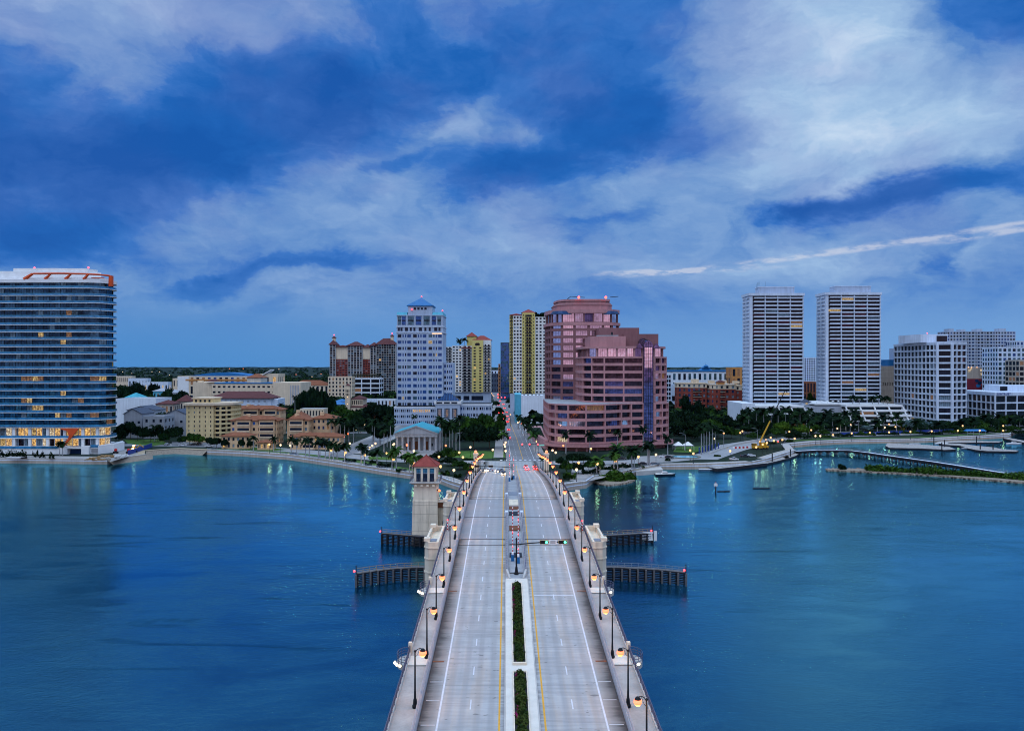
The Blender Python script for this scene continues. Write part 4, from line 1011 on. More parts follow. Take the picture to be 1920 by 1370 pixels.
def gate(x, y, L, label):
    root = empty('barrier_gate', BW(x, y, 0.1), BR, label, 'barrier gate', 'raised red and white barrier gates in the bridge median')
    b = MB(); b.box(-0.3, 0.3, -0.35, 0.35, 0, 1.3, 'bluer'); b.box(-0.2, 0.2, -0.5, 0.5, 1.3, 1.7, 'whitep'); b.build('gate_box', root)
    b = MB(); n = int(L/0.34)
    for i in range(n): b.box(-0.09, 0.09, -0.05, 0.05, 1.5+i*0.34, 1.5+(i+1)*0.34, 'redp' if i % 2 else 'whitep')
    b.build('arm', root)
    b = MB()
    for i in range(3): b.ball((0, -0.12, 2.8+i*L/3.3), 0.1, 'redl', 6, 4)
    b.build('arm_light', root)
gate(-0.65, 159, 9.5, 'left barrier gate of the near pair with its striped arm raised')
gate(0.45, 157.5, 9.5, 'right barrier gate of the near pair with its striped arm raised')
gate(-0.9, 266, 9.5, 'left barrier gate of the far pair with its striped arm raised')
gate(0.6, 276, 6.5, 'right barrier gate of the far pair with its striped arm raised')
for s, yy in ((-1, 181), (1, 180)):
    pr = empty('gate_post', BW(s*15.2, yy, 0.18), BR, 'white and red striped post beside the %s bastion rail' % ('left' if s < 0 else 'right'), 'post')
    b = MB()
    for i in range(7): b.tube((0, 0, i*0.35), (0, 0, (i+1)*0.35), 0.12, 0.12, 6, 'redp' if i % 2 else 'whitep')
    b.build('striped_pole', pr); b = MB(); b.ball((0, 0, 2.6), 0.16, 'redl', 6, 4); b.build('top_light', pr)
    b = MB(); b.box(-0.5, 0.5, 0.4, 1.4, 0, 1.0, 'steel'); b.build('cabinet', pr)

# ================================================================ BUILDINGS
def red_beacon(B, x, y, z, r=0.5):
    b = MB(); b.tube((x, y, z-1.0), (x, y, z), 0.12, 0.12, 5, 'dark'); b.ball((x, y, z+r*0.6), r, 'redl', 6, 4); b.build('beacon', B.root)

# --- 1 glass tower, left
def bristol():
    B = Bld('glass_tower', 'tall curved blue glass tower with white balcony rims and orange roof truss at far left', (-278, 440), cat='tower'); B.maxw = 100
    P = [(-75, 2), (-40, -6), (0, -9), (40, -9.5), (50, -9), (55, -7.3), (58, -3.2), (59.3, 2), (57, 8), (50, 14), (40, 18), (-75, 20)]
    P = ccw(P); g = offset(P, 1.9)
    B.mull = 'dark'
    def gl(f, i, c):
        h = random.Random(f*31+(c//2)*7+i*3).random()*0.75+RND.random()*0.25
        pr = {0: 0.30, 1: 0.30, 2: 0.22, 3: 0.20, 5: 0.12, 6: 0.28, 7: 0.26, 14: 0.10}.get(f, 0.07)
        if h < pr: return pick({'lit2': 3, 'litdim': 2, 'gcurt': 1})
        return pick({'gbrist': 4, 'gdeep': 5, 'gteal': 0.6})
    z0 = 14.2; n = 20; fh = 3.94
    B.tier(g, z0, z0+n*fh, n, bay=3.1, pier=0.14, band=0.35, t=0.25, wallm='dark', bandm='whitec', pierm='dark', glass=gl, order='bottom', top=False)
    for f in range(n+1):
        b = MB(); zz = z0+f*fh
        b.prism(P if f else offset(P, -0.6), zz-(0.12 if f < n else 0.9), zz+(0.17 if f < n else 0.9) - (0 if f else 0.4), 'whitep'); so_ = b.build('balcony_slab', B.root)
        if f < n:
            b = MB(); q = offset(P, 0.2); m_ = len(q)
            for i in range(m_):
                j = (i+1) % m_
                b.faces([(*q[i], zz+0.2), (*q[j], zz+0.2), (*q[j], zz+1.25), (*q[i], zz+1.25)], [(0, 1, 2, 3)], 'balu')
                c0 = offset(P, 0.28); b.faces([(*c0[i], zz+0.2), (*c0[j], zz+0.2), (*c0[j], zz+1.25), (*c0[i], zz+1.25)], [(3, 2, 1, 0)], 'balu')
            b.path([(x, y, zz+1.27) for x, y in q], 0.05, 4, 'cyan', True)
            b.build('balustrade', so_)
    # penthouse rings
    b = MB(); zt = z0+n*fh
    R1 = offset(P, 2.2); b.prism(R1, zt+0.9, zt+1.9, 'whitep')
    b.prism(ccw([(-70, 2), (-12, -3), (30, -4), (44, -2), (50, 4), (44, 12), (-70, 16)]), zt+1.9, zt+5.9, 'whitep')
    b.prism(ccw([(5, -2), (28, -3), (45, -1), (47, 6), (30, 11), (5, 11)]), zt+5.9, zt+7.6, 'whitep')
    for x in (18, 23, 34): b.box(x, x+1.2, 3, 4, zt+7.6, zt+8.2, 'dark')
    b.build('penthouse', B.root)
    b = MB(); zz = zt+0.9
    top = [(16, -8.6, zz+1.2), (20, -8.8, zz+3.0), (34, -9.2, zz+3.1), (47, -8.9, zz+2.9), (54, -7.0, zz+2.7), (58.5, -3.0, zz+2.5)]
    b.path(top, 0.5, 5, 'orangep')
    for x0, x1 in ((26, 29.5), (37, 40.5), (47, 50)): b.tube((x0, -8.4, zz), (x1, -8.9, zz+2.9), 0.9, 0.5, 5, 'orangep')
    b.tube((15, -8.4, zz), (19.5, -8.7, zz+2.9), 1.1, 0.7, 5, 'orangep')
    b.box(57.9, 59.6, -3.6, -1.5, zz-3.2, zz+2.6, 'orangep'); b.box(50, 57, -6.6, -6.1, zz+0.9, zz+1.3, 'orangep'); b.build('orange_truss', B.root)
    red_beacon(B, 44, 2, zt+8.2); red_beacon(B, 13, 4, zt+8.3)
    # lobby storeys, warm lit
    Q = offset(P, 0.8)
    def gl2(f, i, c): return pick({'lit': 3, 'litw': 1.2, 'gcurt': 1.2, 'lit2': 2.2, 'grosedark': 0.8})
    B.nw = 0; B.maxw = 60
    B.tier(offset(P, 3), 3.6, z0-0.3, 2, bay=3.4, pier=0.3, band=0.7, t=0.3, wallm='whitec', pierm='whitec', glass=gl2, order='bottom')
    for i, x in enumerate((-8, 0.5, 9.4, 18, 27.7, 36.9, 46.5, 53.5)):
        b = MB(); yy = np.interp(x, [-75, -40, 0, 35, 50, 55], [2, -6, -9, -9.4, -8.9, -7]); b.box(x-0.7, x+0.7, yy+0.3, yy+1.6, 3.2, z0-0.3, 'whitep'); b.build('column', B.root)
    b = MB()
    b.prism(offset(P, 0.1), 8.1, 8.6, 'whitep'); q = offset(P, 0.2)
    for i in range(len(q)):
        j = (i+1) % len(q); b.faces([(*q[i], 8.6), (*q[j], 8.6), (*q[j], 9.7), (*q[i], 9.7)], [(0, 1, 2, 3)], 'balu')
    b.build('terrace', B.root)
    # Y brace in orange
    b = MB(); y_ = -9.9
    v = [(37.0, 4.6), (37.9, 4.4), (41.6, 9.0), (45.4, 13.8), (35.6, 13.8), (36.0, 13.3), (39.6, 12.2), (40.2, 9.2)]
    n_ = len(v); b.faces([(x, y_-0.9, z) for x, z in v]+[(x, y_, z) for x, z in v], [tuple(range(n_)), tuple(reversed(range(n_, 2*n_)))]+[(i, n_+i, n_+(i+1) % n_, (i+1) % n_) for i in range(n_)], 'orangep')
    b.build('orange_brace', B.root)
    # podium
    b = MB()
    b.box(-75, 36.5, -11, 18, -0.5, 3.0, 'whitep'); b.box(36.5, 40, -12, 18, -0.5, 4.2, 'whitep'); b.box(47.5, 51.5, -12, 16, -0.5, 4.2, 'whitep'); b.box(40, 47.5, -9, 16, -0.5, 3.0, 'navy')
    b.box(40, 47.5, -12, -9, 3.0, 3.6, 'whitep'); b.box(51.5, 56, -10, 14, -0.5, 3.6, 'whitep'); b.prism(ccw([(56, -11), (60.5, -3), (60, 10), (56, 16)]), -0.5, 4.6, 'whitep')
    b.build('podium', B.root)
    b = MB(); b.box(-75, 35, -11.4, -11.15, 3.05, 4.2, 'balu'); b.box(51.6, 56, -10.4, -10.1, 3.6, 4.9, 'balu'); b.build('terrace_balustrade', B.root)
    for z in (0.6, 1.1, 1.6, 2.1, 2.6):
        b = MB(); b.box(52, 55.5, -10.15, -10.05, z, z+0.25, 'roofd'); b.build('louvre', B.root)
    B.done()
bristol()

# --- 17 rose granite towers
def phillips():
    B = Bld('office_building', 'large stepped rose granite office tower with rounded corners and pink mirror glass', (0, 0, GZ), cat='office building'); B.maxw = 100
    B.mull = 'dark'; z = lambda py, Y: Zp(py, Y)-GZ
    def gl(f, i, c):
        h = RND.random()
        if f >= 7: return pick({'grose': 9, 'gplum': 0.8, 'grosedark': 0.3})  # rose panes gathered high up imitate the reflected pink sky
        if f >= 6: return pick({'grose': 4, 'gplum': 2, 'grosedark': 3, 'litdim': 0.3})
        return pick({'grose': 1, 'gplum': 2, 'grosedark': 5, 'litdim': 0.25})
    # main tower
    T = [(22, 524), (24.5, 510), (31, 502), (39, 499.5), (57, 499.5), (63, 502), (68, 508), (69, 540), (22, 540)]
    B.tier(T, 20, 74.5, 12.5 and 12, bay=7.8, pier=1.7, band=1.6, t=0.9, wallm='rosed', bandm='rosed', pierm='rosed', glass=gl)
    C0 = offset(ccw(T), -0.8); B.wall.prism(C0, 72.6, 74.4, 'rose')
    B.tier(offset(ccw(T), 0.6), 74.5, 80.2, 1, bay=6.2, pier=0.9, band=0.5, t=0.7, wallm='rosed', glass={'grose': 5, 'gplum': 1.2})
    b = MB(); b.prism(offset(ccw(T), -0.3), 80.2, 82.6, 'rose'); b.prism(offset(ccw(T), 4.5), 82.6, 85.6, 'rose'); b.loft(offset(ccw(T), 4.0), 85.6, offset(ccw(T), 6.5), 88.2, 'rosed')
    b.prism(offset(ccw(T), 5.6), 88.2, 89.4, 'rose')
    b.build('crown', B.root)
    for cx, w_ in ((31.5, 7.5), (61.5, 6.5)):
        b = MB(); pts = [(cx+w_*math.cos(t), 504.5-5.6*math.sin(t)) for t in np.linspace(0, math.pi, 9)]
        b.loft(ccw(pts), 79.6, offset(ccw(pts), 1.4), 81.6, 'navy'); b.build('dormer_roof', B.root)
    for x in (42, 59): 
        b = MB(); b.ball((x, 503, 90.3), 0.8, 'redl', 6, 4); b.ball((x, 502.4, 89.9), 0.6, 'lamp', 6, 4); b.build('beacon', B.root)
    b = MB(); b.tube((35, 505, 89.4), (37, 505, 91), 0.3, 0.2, 5, 'dark'); b.tube((37, 505, 91), (46, 505, 90.4), 0.2, 0.2, 5, 'dark'); b.tube((62, 505, 90.6), (67, 504, 90.9), 0.2, 0.2, 5, 'dark'); b.build('roof_crane', B.root)
    # right wing
    def gw(f, i, c):
        if f >= 9: return pick({'grose': 5, 'gplum': 1.5, 'grosedark': 0.5, 'litdim': 0.1})  # upper wing panes likewise carry the pink reflection in their colour
        if f >= 7: return pick({'grose': 2, 'gplum': 2, 'grosedark': 2.5, 'litw': 0.15})
        return pick({'grose': 0.9, 'gplum': 1.6, 'grosedark': 5, 'litdim': 0.5})
    W = [(39.5, 482), (41, 470), (46, 463), (53, 459.5), (64, 458.4), (75.2, 458.6), (75.2, 462), (80.8, 462), (80.8, 458.8), (86, 460.5), (90, 465), (91.2, 472), (91.2, 505), (39.5, 505)]
    B.nw = 0; B.maxw = 70
    B.tier(W, 26.1, 51.3+1.2, 6, bay=8.0, pier=0.9, band=1.55, t=1.5, wallm='rose', glass=gw)
    b = MB(); WS = offset(ccw(W), 0.0)
    B.tier([(42.5, 482), (44, 470), (49, 464), (55, 461), (66, 460.5), (75, 460.5), (82, 461), (88, 465), (89.5, 474), (89.5, 500), (42.5, 500)], 52.5, 57.6, 1, bay=6, pier=1.0, band=0.4, t=1.0, wallm='rose', bandm='rose', glass={'grose': 4, 'gplum': 2, 'lit': 0.3}, top=False)
    b.prism(ccw([(40.2, 483), (42, 470), (48, 463), (55, 460), (68, 459.4), (76, 459.6), (76, 470), (50, 500), (40.2, 500)]), 57.3, 58.6, 'rose')
    b.prism(ccw([(80, 462), (84, 460), (89, 465), (91, 474), (91, 500), (80, 500)]), 57.3, 58.4, 'rose')
    b.prism(ccw([(45, 480), (46, 470), (50, 466), (56, 464.5), (66, 464.5), (66, 495), (45, 495)]), 58.6, 64.5, 'rose')
    b.prism(ccw([(52, 478), (76, 478), (76, 498), (52, 498)]), 64.5, 70.0, 'rosed'); b.prism(ccw([(66, 470), (86, 470), (86, 498), (66, 498)]), 58.6, 66.0, 'rosed')
    b.prism(ccw([(50, 468), (56, 466), (62, 466), (62, 476), (50, 476)]), 64.5, 65.2, 'roofg'); b.box(58, 59, 468, 469, 65, 67, 'dark')
    b.build('plant_room', B.root)
    # glazed atrium slot with vaulted head
    a = MB(); a.box(75.3, 80.7, 457.6, 461.9, 4.0, 58.0, 'gplum')
    a.box(75.9, 80.1, 457.45, 457.6, 46, 57.8, 'grose')
    for i in range(5): x = 75.3+i*1.35; a.box(x-0.08, x+0.08, 457.2, 457.44, 4, 61.0 if 0 < i < 4 else 59, 'dark')
    for k in range(28): a.box(75.35, 80.65, 457.3, 457.43, 6+k*2, 6.12+k*2, 'dark')
    a.build('atrium_glazing', B.root)
    a = MB()
    pts = [(78+2.8*math.cos(t), 58+3.6*math.sin(t)) for t in np.linspace(0, math.pi, 9)]; n_ = len(pts)
    a.faces([(x, 457.4, zz) for x, zz in pts]+[(x-1.5, 472, zz+2.2) for x, zz in pts], [tuple(range(n_)), tuple(reversed(range(n_, 2*n_)))]+[(i, n_+i, n_+(i+1) % n_, (i+1) % n_) for i in range(n_-1)], 'gplum')
    for t in (0.35, 0.8, 1.25, 1.7, 2.15, 2.6): a.tube((78+2.9*math.cos(t), 457.3, 58+3.7*math.sin(t)), (76.5+2.9*math.cos(t), 472, 60.2+3.7*math.sin(t)), 0.12, 0.12, 4, 'black')
    for cx in (73.0, 83.0):
        a.faces([(cx-2, 458.2, 57.5), (cx+2, 458.2, 57.5), (cx, 458.2, 60.3), (cx-2, 466, 57.5), (cx+2, 466, 57.5), (cx, 466, 60.3)], [(0, 1, 2), (0, 2, 5, 3), (1, 4, 5, 2), (3, 5, 4)], 'gplum')
    a.build('atrium_vault', B.root)
    # podium sweep
    B.nw = 0; B.maxw = 100
    Q = [(20, 478), (20.6, 457), (24, 448), (31, 443.5), (41, 442.3), (52, 445.5), (62, 452.5), (68, 455.6), (75.2, 457.2), (75.2, 461), (80.8, 461), (80.8, 457.8), (86.5, 459.5), (91, 464.5), (92.3, 472), (92.3, 512), (20, 512)]
    def gp(f, i, c):
        if f == 4: return pick({'litdim': 2.0, 'grosedark': 3, 'gplum': 1})
        if f in (2, 3): return pick({'grose': 3, 'gplum': 1.2, 'grosedark': 3})
        return pick({'grosedark': 5, 'gplum': 1, 'litdim': 0.5, 'litw': 0.1})
    B.tier(Q, 4.1, 26.1, 5, bay=8.2, pier=0.9, band=1.6, t=1.7, wallm='rose', glass=gp)
    b = MB(); S = offset(ccw(Q), -2.6)
    b.prism(S, 2.3, 3.9, 'rose'); b.prism(offset(S, 0.25), 3.9, 4.12, 'rosed')
    b.prism(offset(ccw(Q), 2.0), -0.3, 2.3, 'rosed'); b.build('canopy', B.root)
    for i in range(12):
        x = 24+i*5.8; yy = np.interp(x, [20, 31, 41, 62, 75, 92], [455, 442.5, 441.5, 451, 456, 466]); b = MB(); b.box(x-0.5, x+0.5, yy-0.6, yy+0.4, -0.3, 2.3, 'rosed'); b.build('column', B.root)
    # left ramp and low side block
    b = MB(); b.prism(ccw([(10.5, 560), (13.5, 500), (18.5, 455), (20.5, 455), (20.5, 560)]), -0.3, 5.2, 'rose'); b.prism(ccw([(12.5, 545), (15.5, 505), (19.3, 470), (19.3, 545)]), 5.2, 5.25, 'leafd'); b.build('ramp_wall', B.root)
    B.done()
phillips()

# --- 20 twin white slab towers
def twin(pxL, pxR, Y, ztop, label, antenna):
    x0, x1 = X(pxL, Y), X(pxR, Y)
    B = Bld('apartment_tower', label, (x0, Y, GZ), cat='apartment tower', group='pair of white apartment towers'); B.maxw = 100
    W = x1-x0; D = 20; zb = 17.0; H = ztop-GZ; n = 28; fh = (H-3.2-zb)/n
    B.mull = 'dark'
    def gl(f, i, c):
        return pick({'gblack': 9, 'gdark': 1.5, 'gcurt': 0.8, 'gteal': 0.5, 'grosedark': 1.2, 'litdim': 0.4, 'lit2': 0.2})
    # side pier wall + body
    B.wall.box(0, 2.3, 0.4, D, zb, H, 'whitec'); B.wall.box(2.3, W-0.8, 1.9, D-1, zb, H-0.5, 'dark')
    for c in range(4):
        w = (W-3.1)/4
        for f in range(n+1)[::-1]:
            za = zb+f*fh+0.78 if f < n else H-3.2+0.8
            h = fh-0.78-0.25 if f < n else 1.4
            B.pane((2.3, 1.9), (1, 0), w*(c+0.5), 0, za, w-0.3, max(h, 0.7), gl(f, 0, c))
    for c in range(1, 5):
        b = MB(); x = 2.3+(W-3.1)*c/4; b.box(x-0.28, x+0.28, 0.22, 1.9, zb, H-1.2, 'whitec'); b.build('pier', B.root)
    for f in range(n+1):
        b = MB(); zz = zb+f*fh
        b.prism(ccw([(2.3, 0.9), (3.3, 0), (W-0.7, 0), (W, 0.7), (W, D), (2.3, D)]), zz-0.25, zz, 'whitec')
        b.box(3.3, W-0.7, 0, 0.15, zz+0.002, zz+0.78, 'whitec'); b.box(W-0.15, W, 0.7, D, zz+0.002, zz+0.78, 'whitec')
        b.box(-0.9, 0.0, 2.4, 9.0, zz-0.25, zz+0.95, 'whitec'); b.box(-0.9, 0.0, 12, 18, zz-0.25, zz+0.95, 'whitec')
        b.build('balcony', B.root)
    b = MB(); b.box(-1.0, W+0.3, -0.3, D+0.3, H-1.2, H+0.9, 'whitec'); b.box(W*0.2, W*0.86, 5, D-5, H+0.9, H+6, 'pale'); b.box(W*0.2-0.2, W*0.86+0.2, 4.8, D-4.8, H+6, H+6.5, 'whitec'); b.build('roof', B.root)
    if antenna:
        b = MB()
        for x, h in ((W*0.2, 4), (W*0.225, 6), (W*0.35, 5), (W*0.18, 3)): b.tube((x, 8, H+4), (x, 8, H+6+h), 0.09, 0.05, 4, 'dark')
        for k in range(3): b.tube((W*0.19, 8, H+8+k), (W*0.24, 8, H+8+k), 0.06, 0.06, 4, 'dark')
        b.build('antenna', B.root)
    b = MB(); b.box(1, W-2, 4, D-3, 0, zb-0.26, 'gblack'); b.build('base_storey', B.root)
    B.done()
twin(1406, 1508, 640, Zp(551.5, 640), 'white apartment tower with rooftop antennas, left one of the twin towers', True)
twin(1548.5, 1653, 645, Zp(550, 645), 'white apartment tower without antennas, right one of the twin towers', False)
def terrace(x0, x1, Y, levels, zt, label, slope, nb):
    B = Bld('terraced_podium', label, (x0, Y, GZ), cat='podium'); W = x1-x0; fh = (zt-GZ)/levels
    for f in range(levels):
        z1 = (f+1)*fh; off = -(levels-1-f)*slope
        b = MB(); ex = (levels-1-f)*2.6
        b.box(0, W+ex, off, 30, z1-1.5, z1, 'whitep'); b.build('terrace', B.root)
        for c in range(nb):
            w = W/nb; B.pane((0, off+2.2), (1, 0), w*(c+0.5), 0, z1-fh+0.02, w-0.5, fh-1.6, pick({'gblack': 4, 'gdark': 2, 'litdim': 0.4}))
    B.wall.box(0.1, W-0.1, 2.25, 30, 0, zt-GZ-1.6, 'dark')
    for c in range(nb+1):
        x = W*c/nb; b = MB()
        v = [(x-0.25, 0.0, zt-GZ-1.5), (x+0.55, 0.0, zt-GZ-1.5), (x+4.6, -slope*(levels-1), 0.2), (x+3.6, -slope*(levels-1), 0.2)]
        b.faces([(a, y, z) for a, y, z in v]+[(a, y+1.4, z) for a, y, z in v], [(3, 2, 1, 0), (4, 5, 6, 7), (0, 1, 5, 4), (1, 2, 6, 5), (2, 3, 7, 6), (3, 0, 4, 7)], 'whitep'); b.build('sloping_fin', B.root)
    B.done(); return B
terrace(X(1586, 600), X(1693, 600), 600, 5, 20.5, 'white terraced garage with sloping fins below the right twin tower', 1.6, 4)
terrace(X(1412, 606), X(1508, 606), 606, 3, 19.5, 'white terraced base with sloping fins below the left twin tower', 1.4, 4)
B = Bld('podium_block', 'plain white podium between the twin towers with rooftop tables', (X(1509, 608), 608), cat='podium')
b = MB(); b.box(0, X(1586, 608)-X(1509, 608), 0, 60, 0, 16.5, 'greyw'); b.box(8, 30, 1, 50, 17.5, 18.6, 'whitep'); b.build('wall', B.root)
b = MB()
for i in range(5): b.lathe([(0.05, 20.6), (1.3, 20.0), (1.3, 19.9)], (10+i*4.2, 3), 8, 'whitep'); b.tube((10+i*4.2, 3, 18), (10+i*4.2, 3, 20.3), 0.06, 0.06, 4, 'steel')
b.build('parasols', B.root)
b = MB(); b.hip(-1, 5, 2, 8, 19.6, 2.4, 'slate', 0.6); b.box(-0.5, 4.5, 2.5, 7.5, 17.5, 19.4, 'whitec'); b.build('pavilion', B.root)
b = MB(); b.box(1.5, 3.2, 2.35, 2.45, 17.8, 19.1, 'litw'); b.build('lit_window', B.root)
B.done()
B = Bld('podium_block', 'white side wall block at the left foot of the left twin tower', (X(1391, 604), 604), cat='podium')
b = MB(); b.box(0, 10, 0, 40, 0, 19, 'white'); b.build('wall', B.root); B.done()

# --- generic boxes
def boxb(name, label, pxl, pxr, Y, ytop, depth, floors, bay, ww, band, m='white', glass={'gdark': 1}, roof='roofg', maxw=60, cat='building', zb=0, top_h=0.8, t=0.3, group=None, done=True, cols=None):
    x0, x1 = X(pxl, Y), X(pxr, Y); B = Bld(name, label, (x0, Y, GZ), cat=cat, group=group); B.maxw = maxw
    H = Zp(ytop, Y)-GZ; W = x1-x0; B.W, B.H, B.D = W, H, depth
    P = rect(0, W, 0, depth)
    if zb: B.wall.prism(ccw(P), 0, zb-0.01, m)
    k = max(1, round(W/bay)); pier = W/k-ww
    cc = dict(cols or {}); cc.setdefault(0, k)
    B.tier(P, zb, H, floors, bay=bay, pier=max(pier, 0.1), band=band, t=t, wallm=m, glass=glass, roof=roof, cols=cc)
    if top_h: B.parapet(P, H, top_h, 0.3, m)
    if done: B.done()
    return B

# --- 11 central office tower with pyramid roof
def central():
    Y = 655; B = Bld('office_tower', 'pale blue grey office tower with stepped top and blue pyramid roof', (X(743, Y), Y, GZ), cat='office tower'); B.maxw = 96
    z = lambda py: Zp(py, Y)-GZ; W = X(831, Y)-X(743, Y); D = 34; gl = {'gblue': 5, 'gdark': 2, 'gteal': 0.6, 'lit2': 0.06}
    def face(x0, x1, y, za, zb_, rows, groups, pat, gset):
        # rows of grouped windows: pat = list of (offset, width) in a group of width 1
        fh = (zb_-za)/rows; gw = (x1-x0)/groups
        segs = []
        for g_ in range(groups):
            for o, w in pat: segs.append((x0+gw*(g_+o), x0+gw*(g_+o+w)))
        wz = 0.5*fh
        for r_ in range(rows)[::-1]:
            z0 = za+r_*fh+(fh-wz)/2
            for a, c in segs: B.pane((0, y), (1, 0), (a+c)/2, 0, z0, c-a, wz, pick(gset))
            B.wall.box(x0, x1, y-0.35, y+0.05, za+r_*fh, z0, 'pale'); B.wall.box(x0, x1, y-0.35, y+0.05, z0+wz, za+(r_+1)*fh, 'pale')
            xs = [x0]+[q for s_ in segs for q in s_]+[x1]
            for i in range(0, len(xs), 2):
                if xs[i+1]-xs[i] > 0.05: B.wall.box(xs[i], xs[i+1], y-0.348, y+0.05, z0, z0+wz, 'pale')
    pat = [(0.07, 0.24), (0.375, 0.09), (0.535, 0.09), (0.69, 0.24)]
    B.wall.box(0.3, W-0.3, 0.35, D, 0, z(624), 'pale')
    face(0.3, W-0.3, 0.35, 3, z(624), 14, 3, pat, gl)
    B.wall.box(W-0.29, W+7.4, 4, D-2, 0, z(680), 'pale'); face(W-0.2, W+7.4, 4, 3, z(681), 10, 1, [(0.08, 0.22), (0.4, 0.12), (0.6, 0.12), (0.78, 0.16)], gl)
    b = MB(); b.box(-0.1, W+0.1, -0.1, D, z(678.6), z(677.4), 'whitec'); b.box(-0.2, W+0.2, -0.2, D, z(613), z(611), 'whitec'); b.box(-0.5, W+0.5, -0.5, D, z(624), z(622.5), 'whitec'); b.build('cornice', B.root)
    B.wall.box(0.2, W-0.2, 0.3, D-2, z(622.5), z(611), 'pale'); 
    for x in (1.2, 3.4, 7, 11, 14, 18.4, 23, 26.5, 31, 34.5): 
        b = MB(); b.box(x, x+(2.6 if x in (7, 18.4, 31) else 1.7), 0.2, 0.29, z(620.5), z(614), 'gdark'); b.build('window', B.root)
    B.wall.box(0.5, W-0.5, 0.6, D-2, z(611), z(590), 'pale')
    for x, w_, m_ in ((1.2, 2.6, 'gteal'), (4.4, 3.2, 'gblue'), (9.6, 4.6, 'gteal'), (16.0, 4.4, 'gblue'), (22.6, 4.6, 'gteal'), (29.2, 3.2, 'gblue'), (33.6, 3.0, 'gteal')):
        b = MB(); b.box(x, x+w_, 0.45, 0.58, z(609), z(602), m_); b.box(x, x+w_, 0.45, 0.58, z(599.5), z(592.5), m_); b.box(x, x+w_, 0.5, 0.585, z(601.9), z(599.6), 'gblack'); b.build('window', B.root)
    for x in (8.3, 15.0, 21.3, 28): B.wall.box(x, x+0.8, -0.1, 0.6, z(611), z(592), 'pale')
    b = MB(); b.box(0, W, 0, D-1, z(592), z(590.4), 'pale')
    for a, c in ((0.2, W*0.235), (W*0.765, W-0.2)): b.loft([(a, 0.2), (c, 0.2), (c, D-2), (a, D-2)], z(590.4), [(a+0.3, 1.6), (c-0.3, 1.6), (c-0.3, D-4), (a+0.3, D-4)], z(585), 'cyan')
    b.build('blue_mansard', B.root)
    B.wall.box(W*0.245, W*0.765, 0.8, 22, z(590.4), z(572.5), 'pale')
    for i in range(4): b = MB(); b.box(W*0.37+i*2.9, W*0.37+i*2.9+1.9, 0.68, 0.79, z(580.5), z(576.5), 'gdark'); b.build('window', B.root)
    b = MB(); b.hip(W*0.245, W*0.765, 0.8, 22, z(572.3), z(556)-z(572), 'bluer', 0.9, 1.0, 0.6); b.build('roof', B.root)
    for x, y, zz in ((W*0.505, 11.4, z(554.5)), (W*0.33, 0.3, z(581)), (W-0.6, 0.3, z(583))): red_beacon(B, x, y, zz, 0.55)
    # small illuminated name sign, too small to read
    b = MB(); x = W*0.765
    for i in range(13): b.box(x+i*0.62, x+i*0.62+0.42, -0.7, -0.6, z(626.2), z(624.4), 'lampw')
    b.build('sign', B.root)
    B.done()
    # podium
    Y = 636; B = Bld('office_podium', 'long pale office podium with blue glass pyramid and tall windows below the pyramid-roofed tower', (X(739, Y), Y, GZ), cat='building'); B.maxw = 90
    z = lambda py: Zp(py, Y)-GZ; xx = lambda px: X(px, Y)-X(739, Y)
    for a, c, top, rows in ((739, 818, 762, 3), (862, 922, 757, 3)):
        x0, x1 = xx(a), xx(c); B.wall.box(x0+0.3, x1-0.3, 0.35, 18, 0, z(top), 'pale')
        n = int((x1-x0)/4.5); H = z(top)-1.2
        for r_ in range(rows)[::-1]:
            fh = H/rows; z0 = r_*fh+fh*0.3; wz = fh*0.45
            B.wall.box(x0, x1, 0, 0.36, r_*fh, z0, 'pale'); B.wall.box(x0, x1, 0, 0.36, z0+wz, (r_+1)*fh, 'pale')
            gw = (x1-x0)/n; xs = [x0]
            for i in range(n):
                for o, w_ in ((0.1, 0.28), (0.5, 0.14), (0.75, 0.14)):
                    xs += [x0+gw*(i+o), x0+gw*(i+o+w_)]
                    lit_ = (a == 739 and r_ == 2 and 3 <= i <= 5)
                    B.pane((0, 0.3), (1, 0), x0+gw*(i+o+w_/2), 0, z0, gw*w_, wz, 'lit' if lit_ and RND.random() < 0.9 else pick({'gdark': 4, 'gblue': 2}))
            xs.append(x1)
            for i in range(0, len(xs), 2): B.wall.box(xs[i], xs[i+1], 0.002, 0.36, z0, z0+wz, 'pale')
        b = MB(); b.box(x0-0.2, x1+0.2, -0.2, 18.2, z(top)-1.2, z(top), 'white'); b.build('cornice', B.root)
    x0, x1 = xx(817), xx(863); B.wall.box(x0+0.02, x1-0.02, -3, 20, 0, z(757), 'pale')
    for a, c in ((820.5, 829), (834, 843.5), (848.5, 858)):
        b = MB(); b.box(xx(a), xx(c), -3.1, -3.0, z(783), z(765), 'gdark'); b.box(xx(a)+0.9, xx(c)-0.9, -3.14, -3.1, z(781), z(767), 'litdim')
        for k in range(1, 4): q = xx(a)+(xx(c)-xx(a))*k/4; b.box(q-0.08, q+0.08, -3.25, -3.14, z(783), z(765), 'pale')
        for k in range(1, 5): q = z(783)+(z(765)-z(783))*k/5; b.box(xx(a), xx(c), -3.2, -3.15, q-0.06, q+0.06, 'pale')
        b.build('tall_window', B.root)
    b = MB(); b.box(xx(815), xx(865), -3.6, 20, z(756.9), z(751.5), 'whitep')
    for i in range(3): b.box(xx(819+i*14), xx(830+i*14), -3.7, -3.61, z(756), z(753), 'gdark')
    b.build('attic', B.root)
    b = MB(); b.hip(xx(817), xx(863), -2, 15, z(751.4), z(737)-z(751.4), 'navy', 0.1, 1.0, 0.3); ro = b.build('glass_pyramid', B.root)
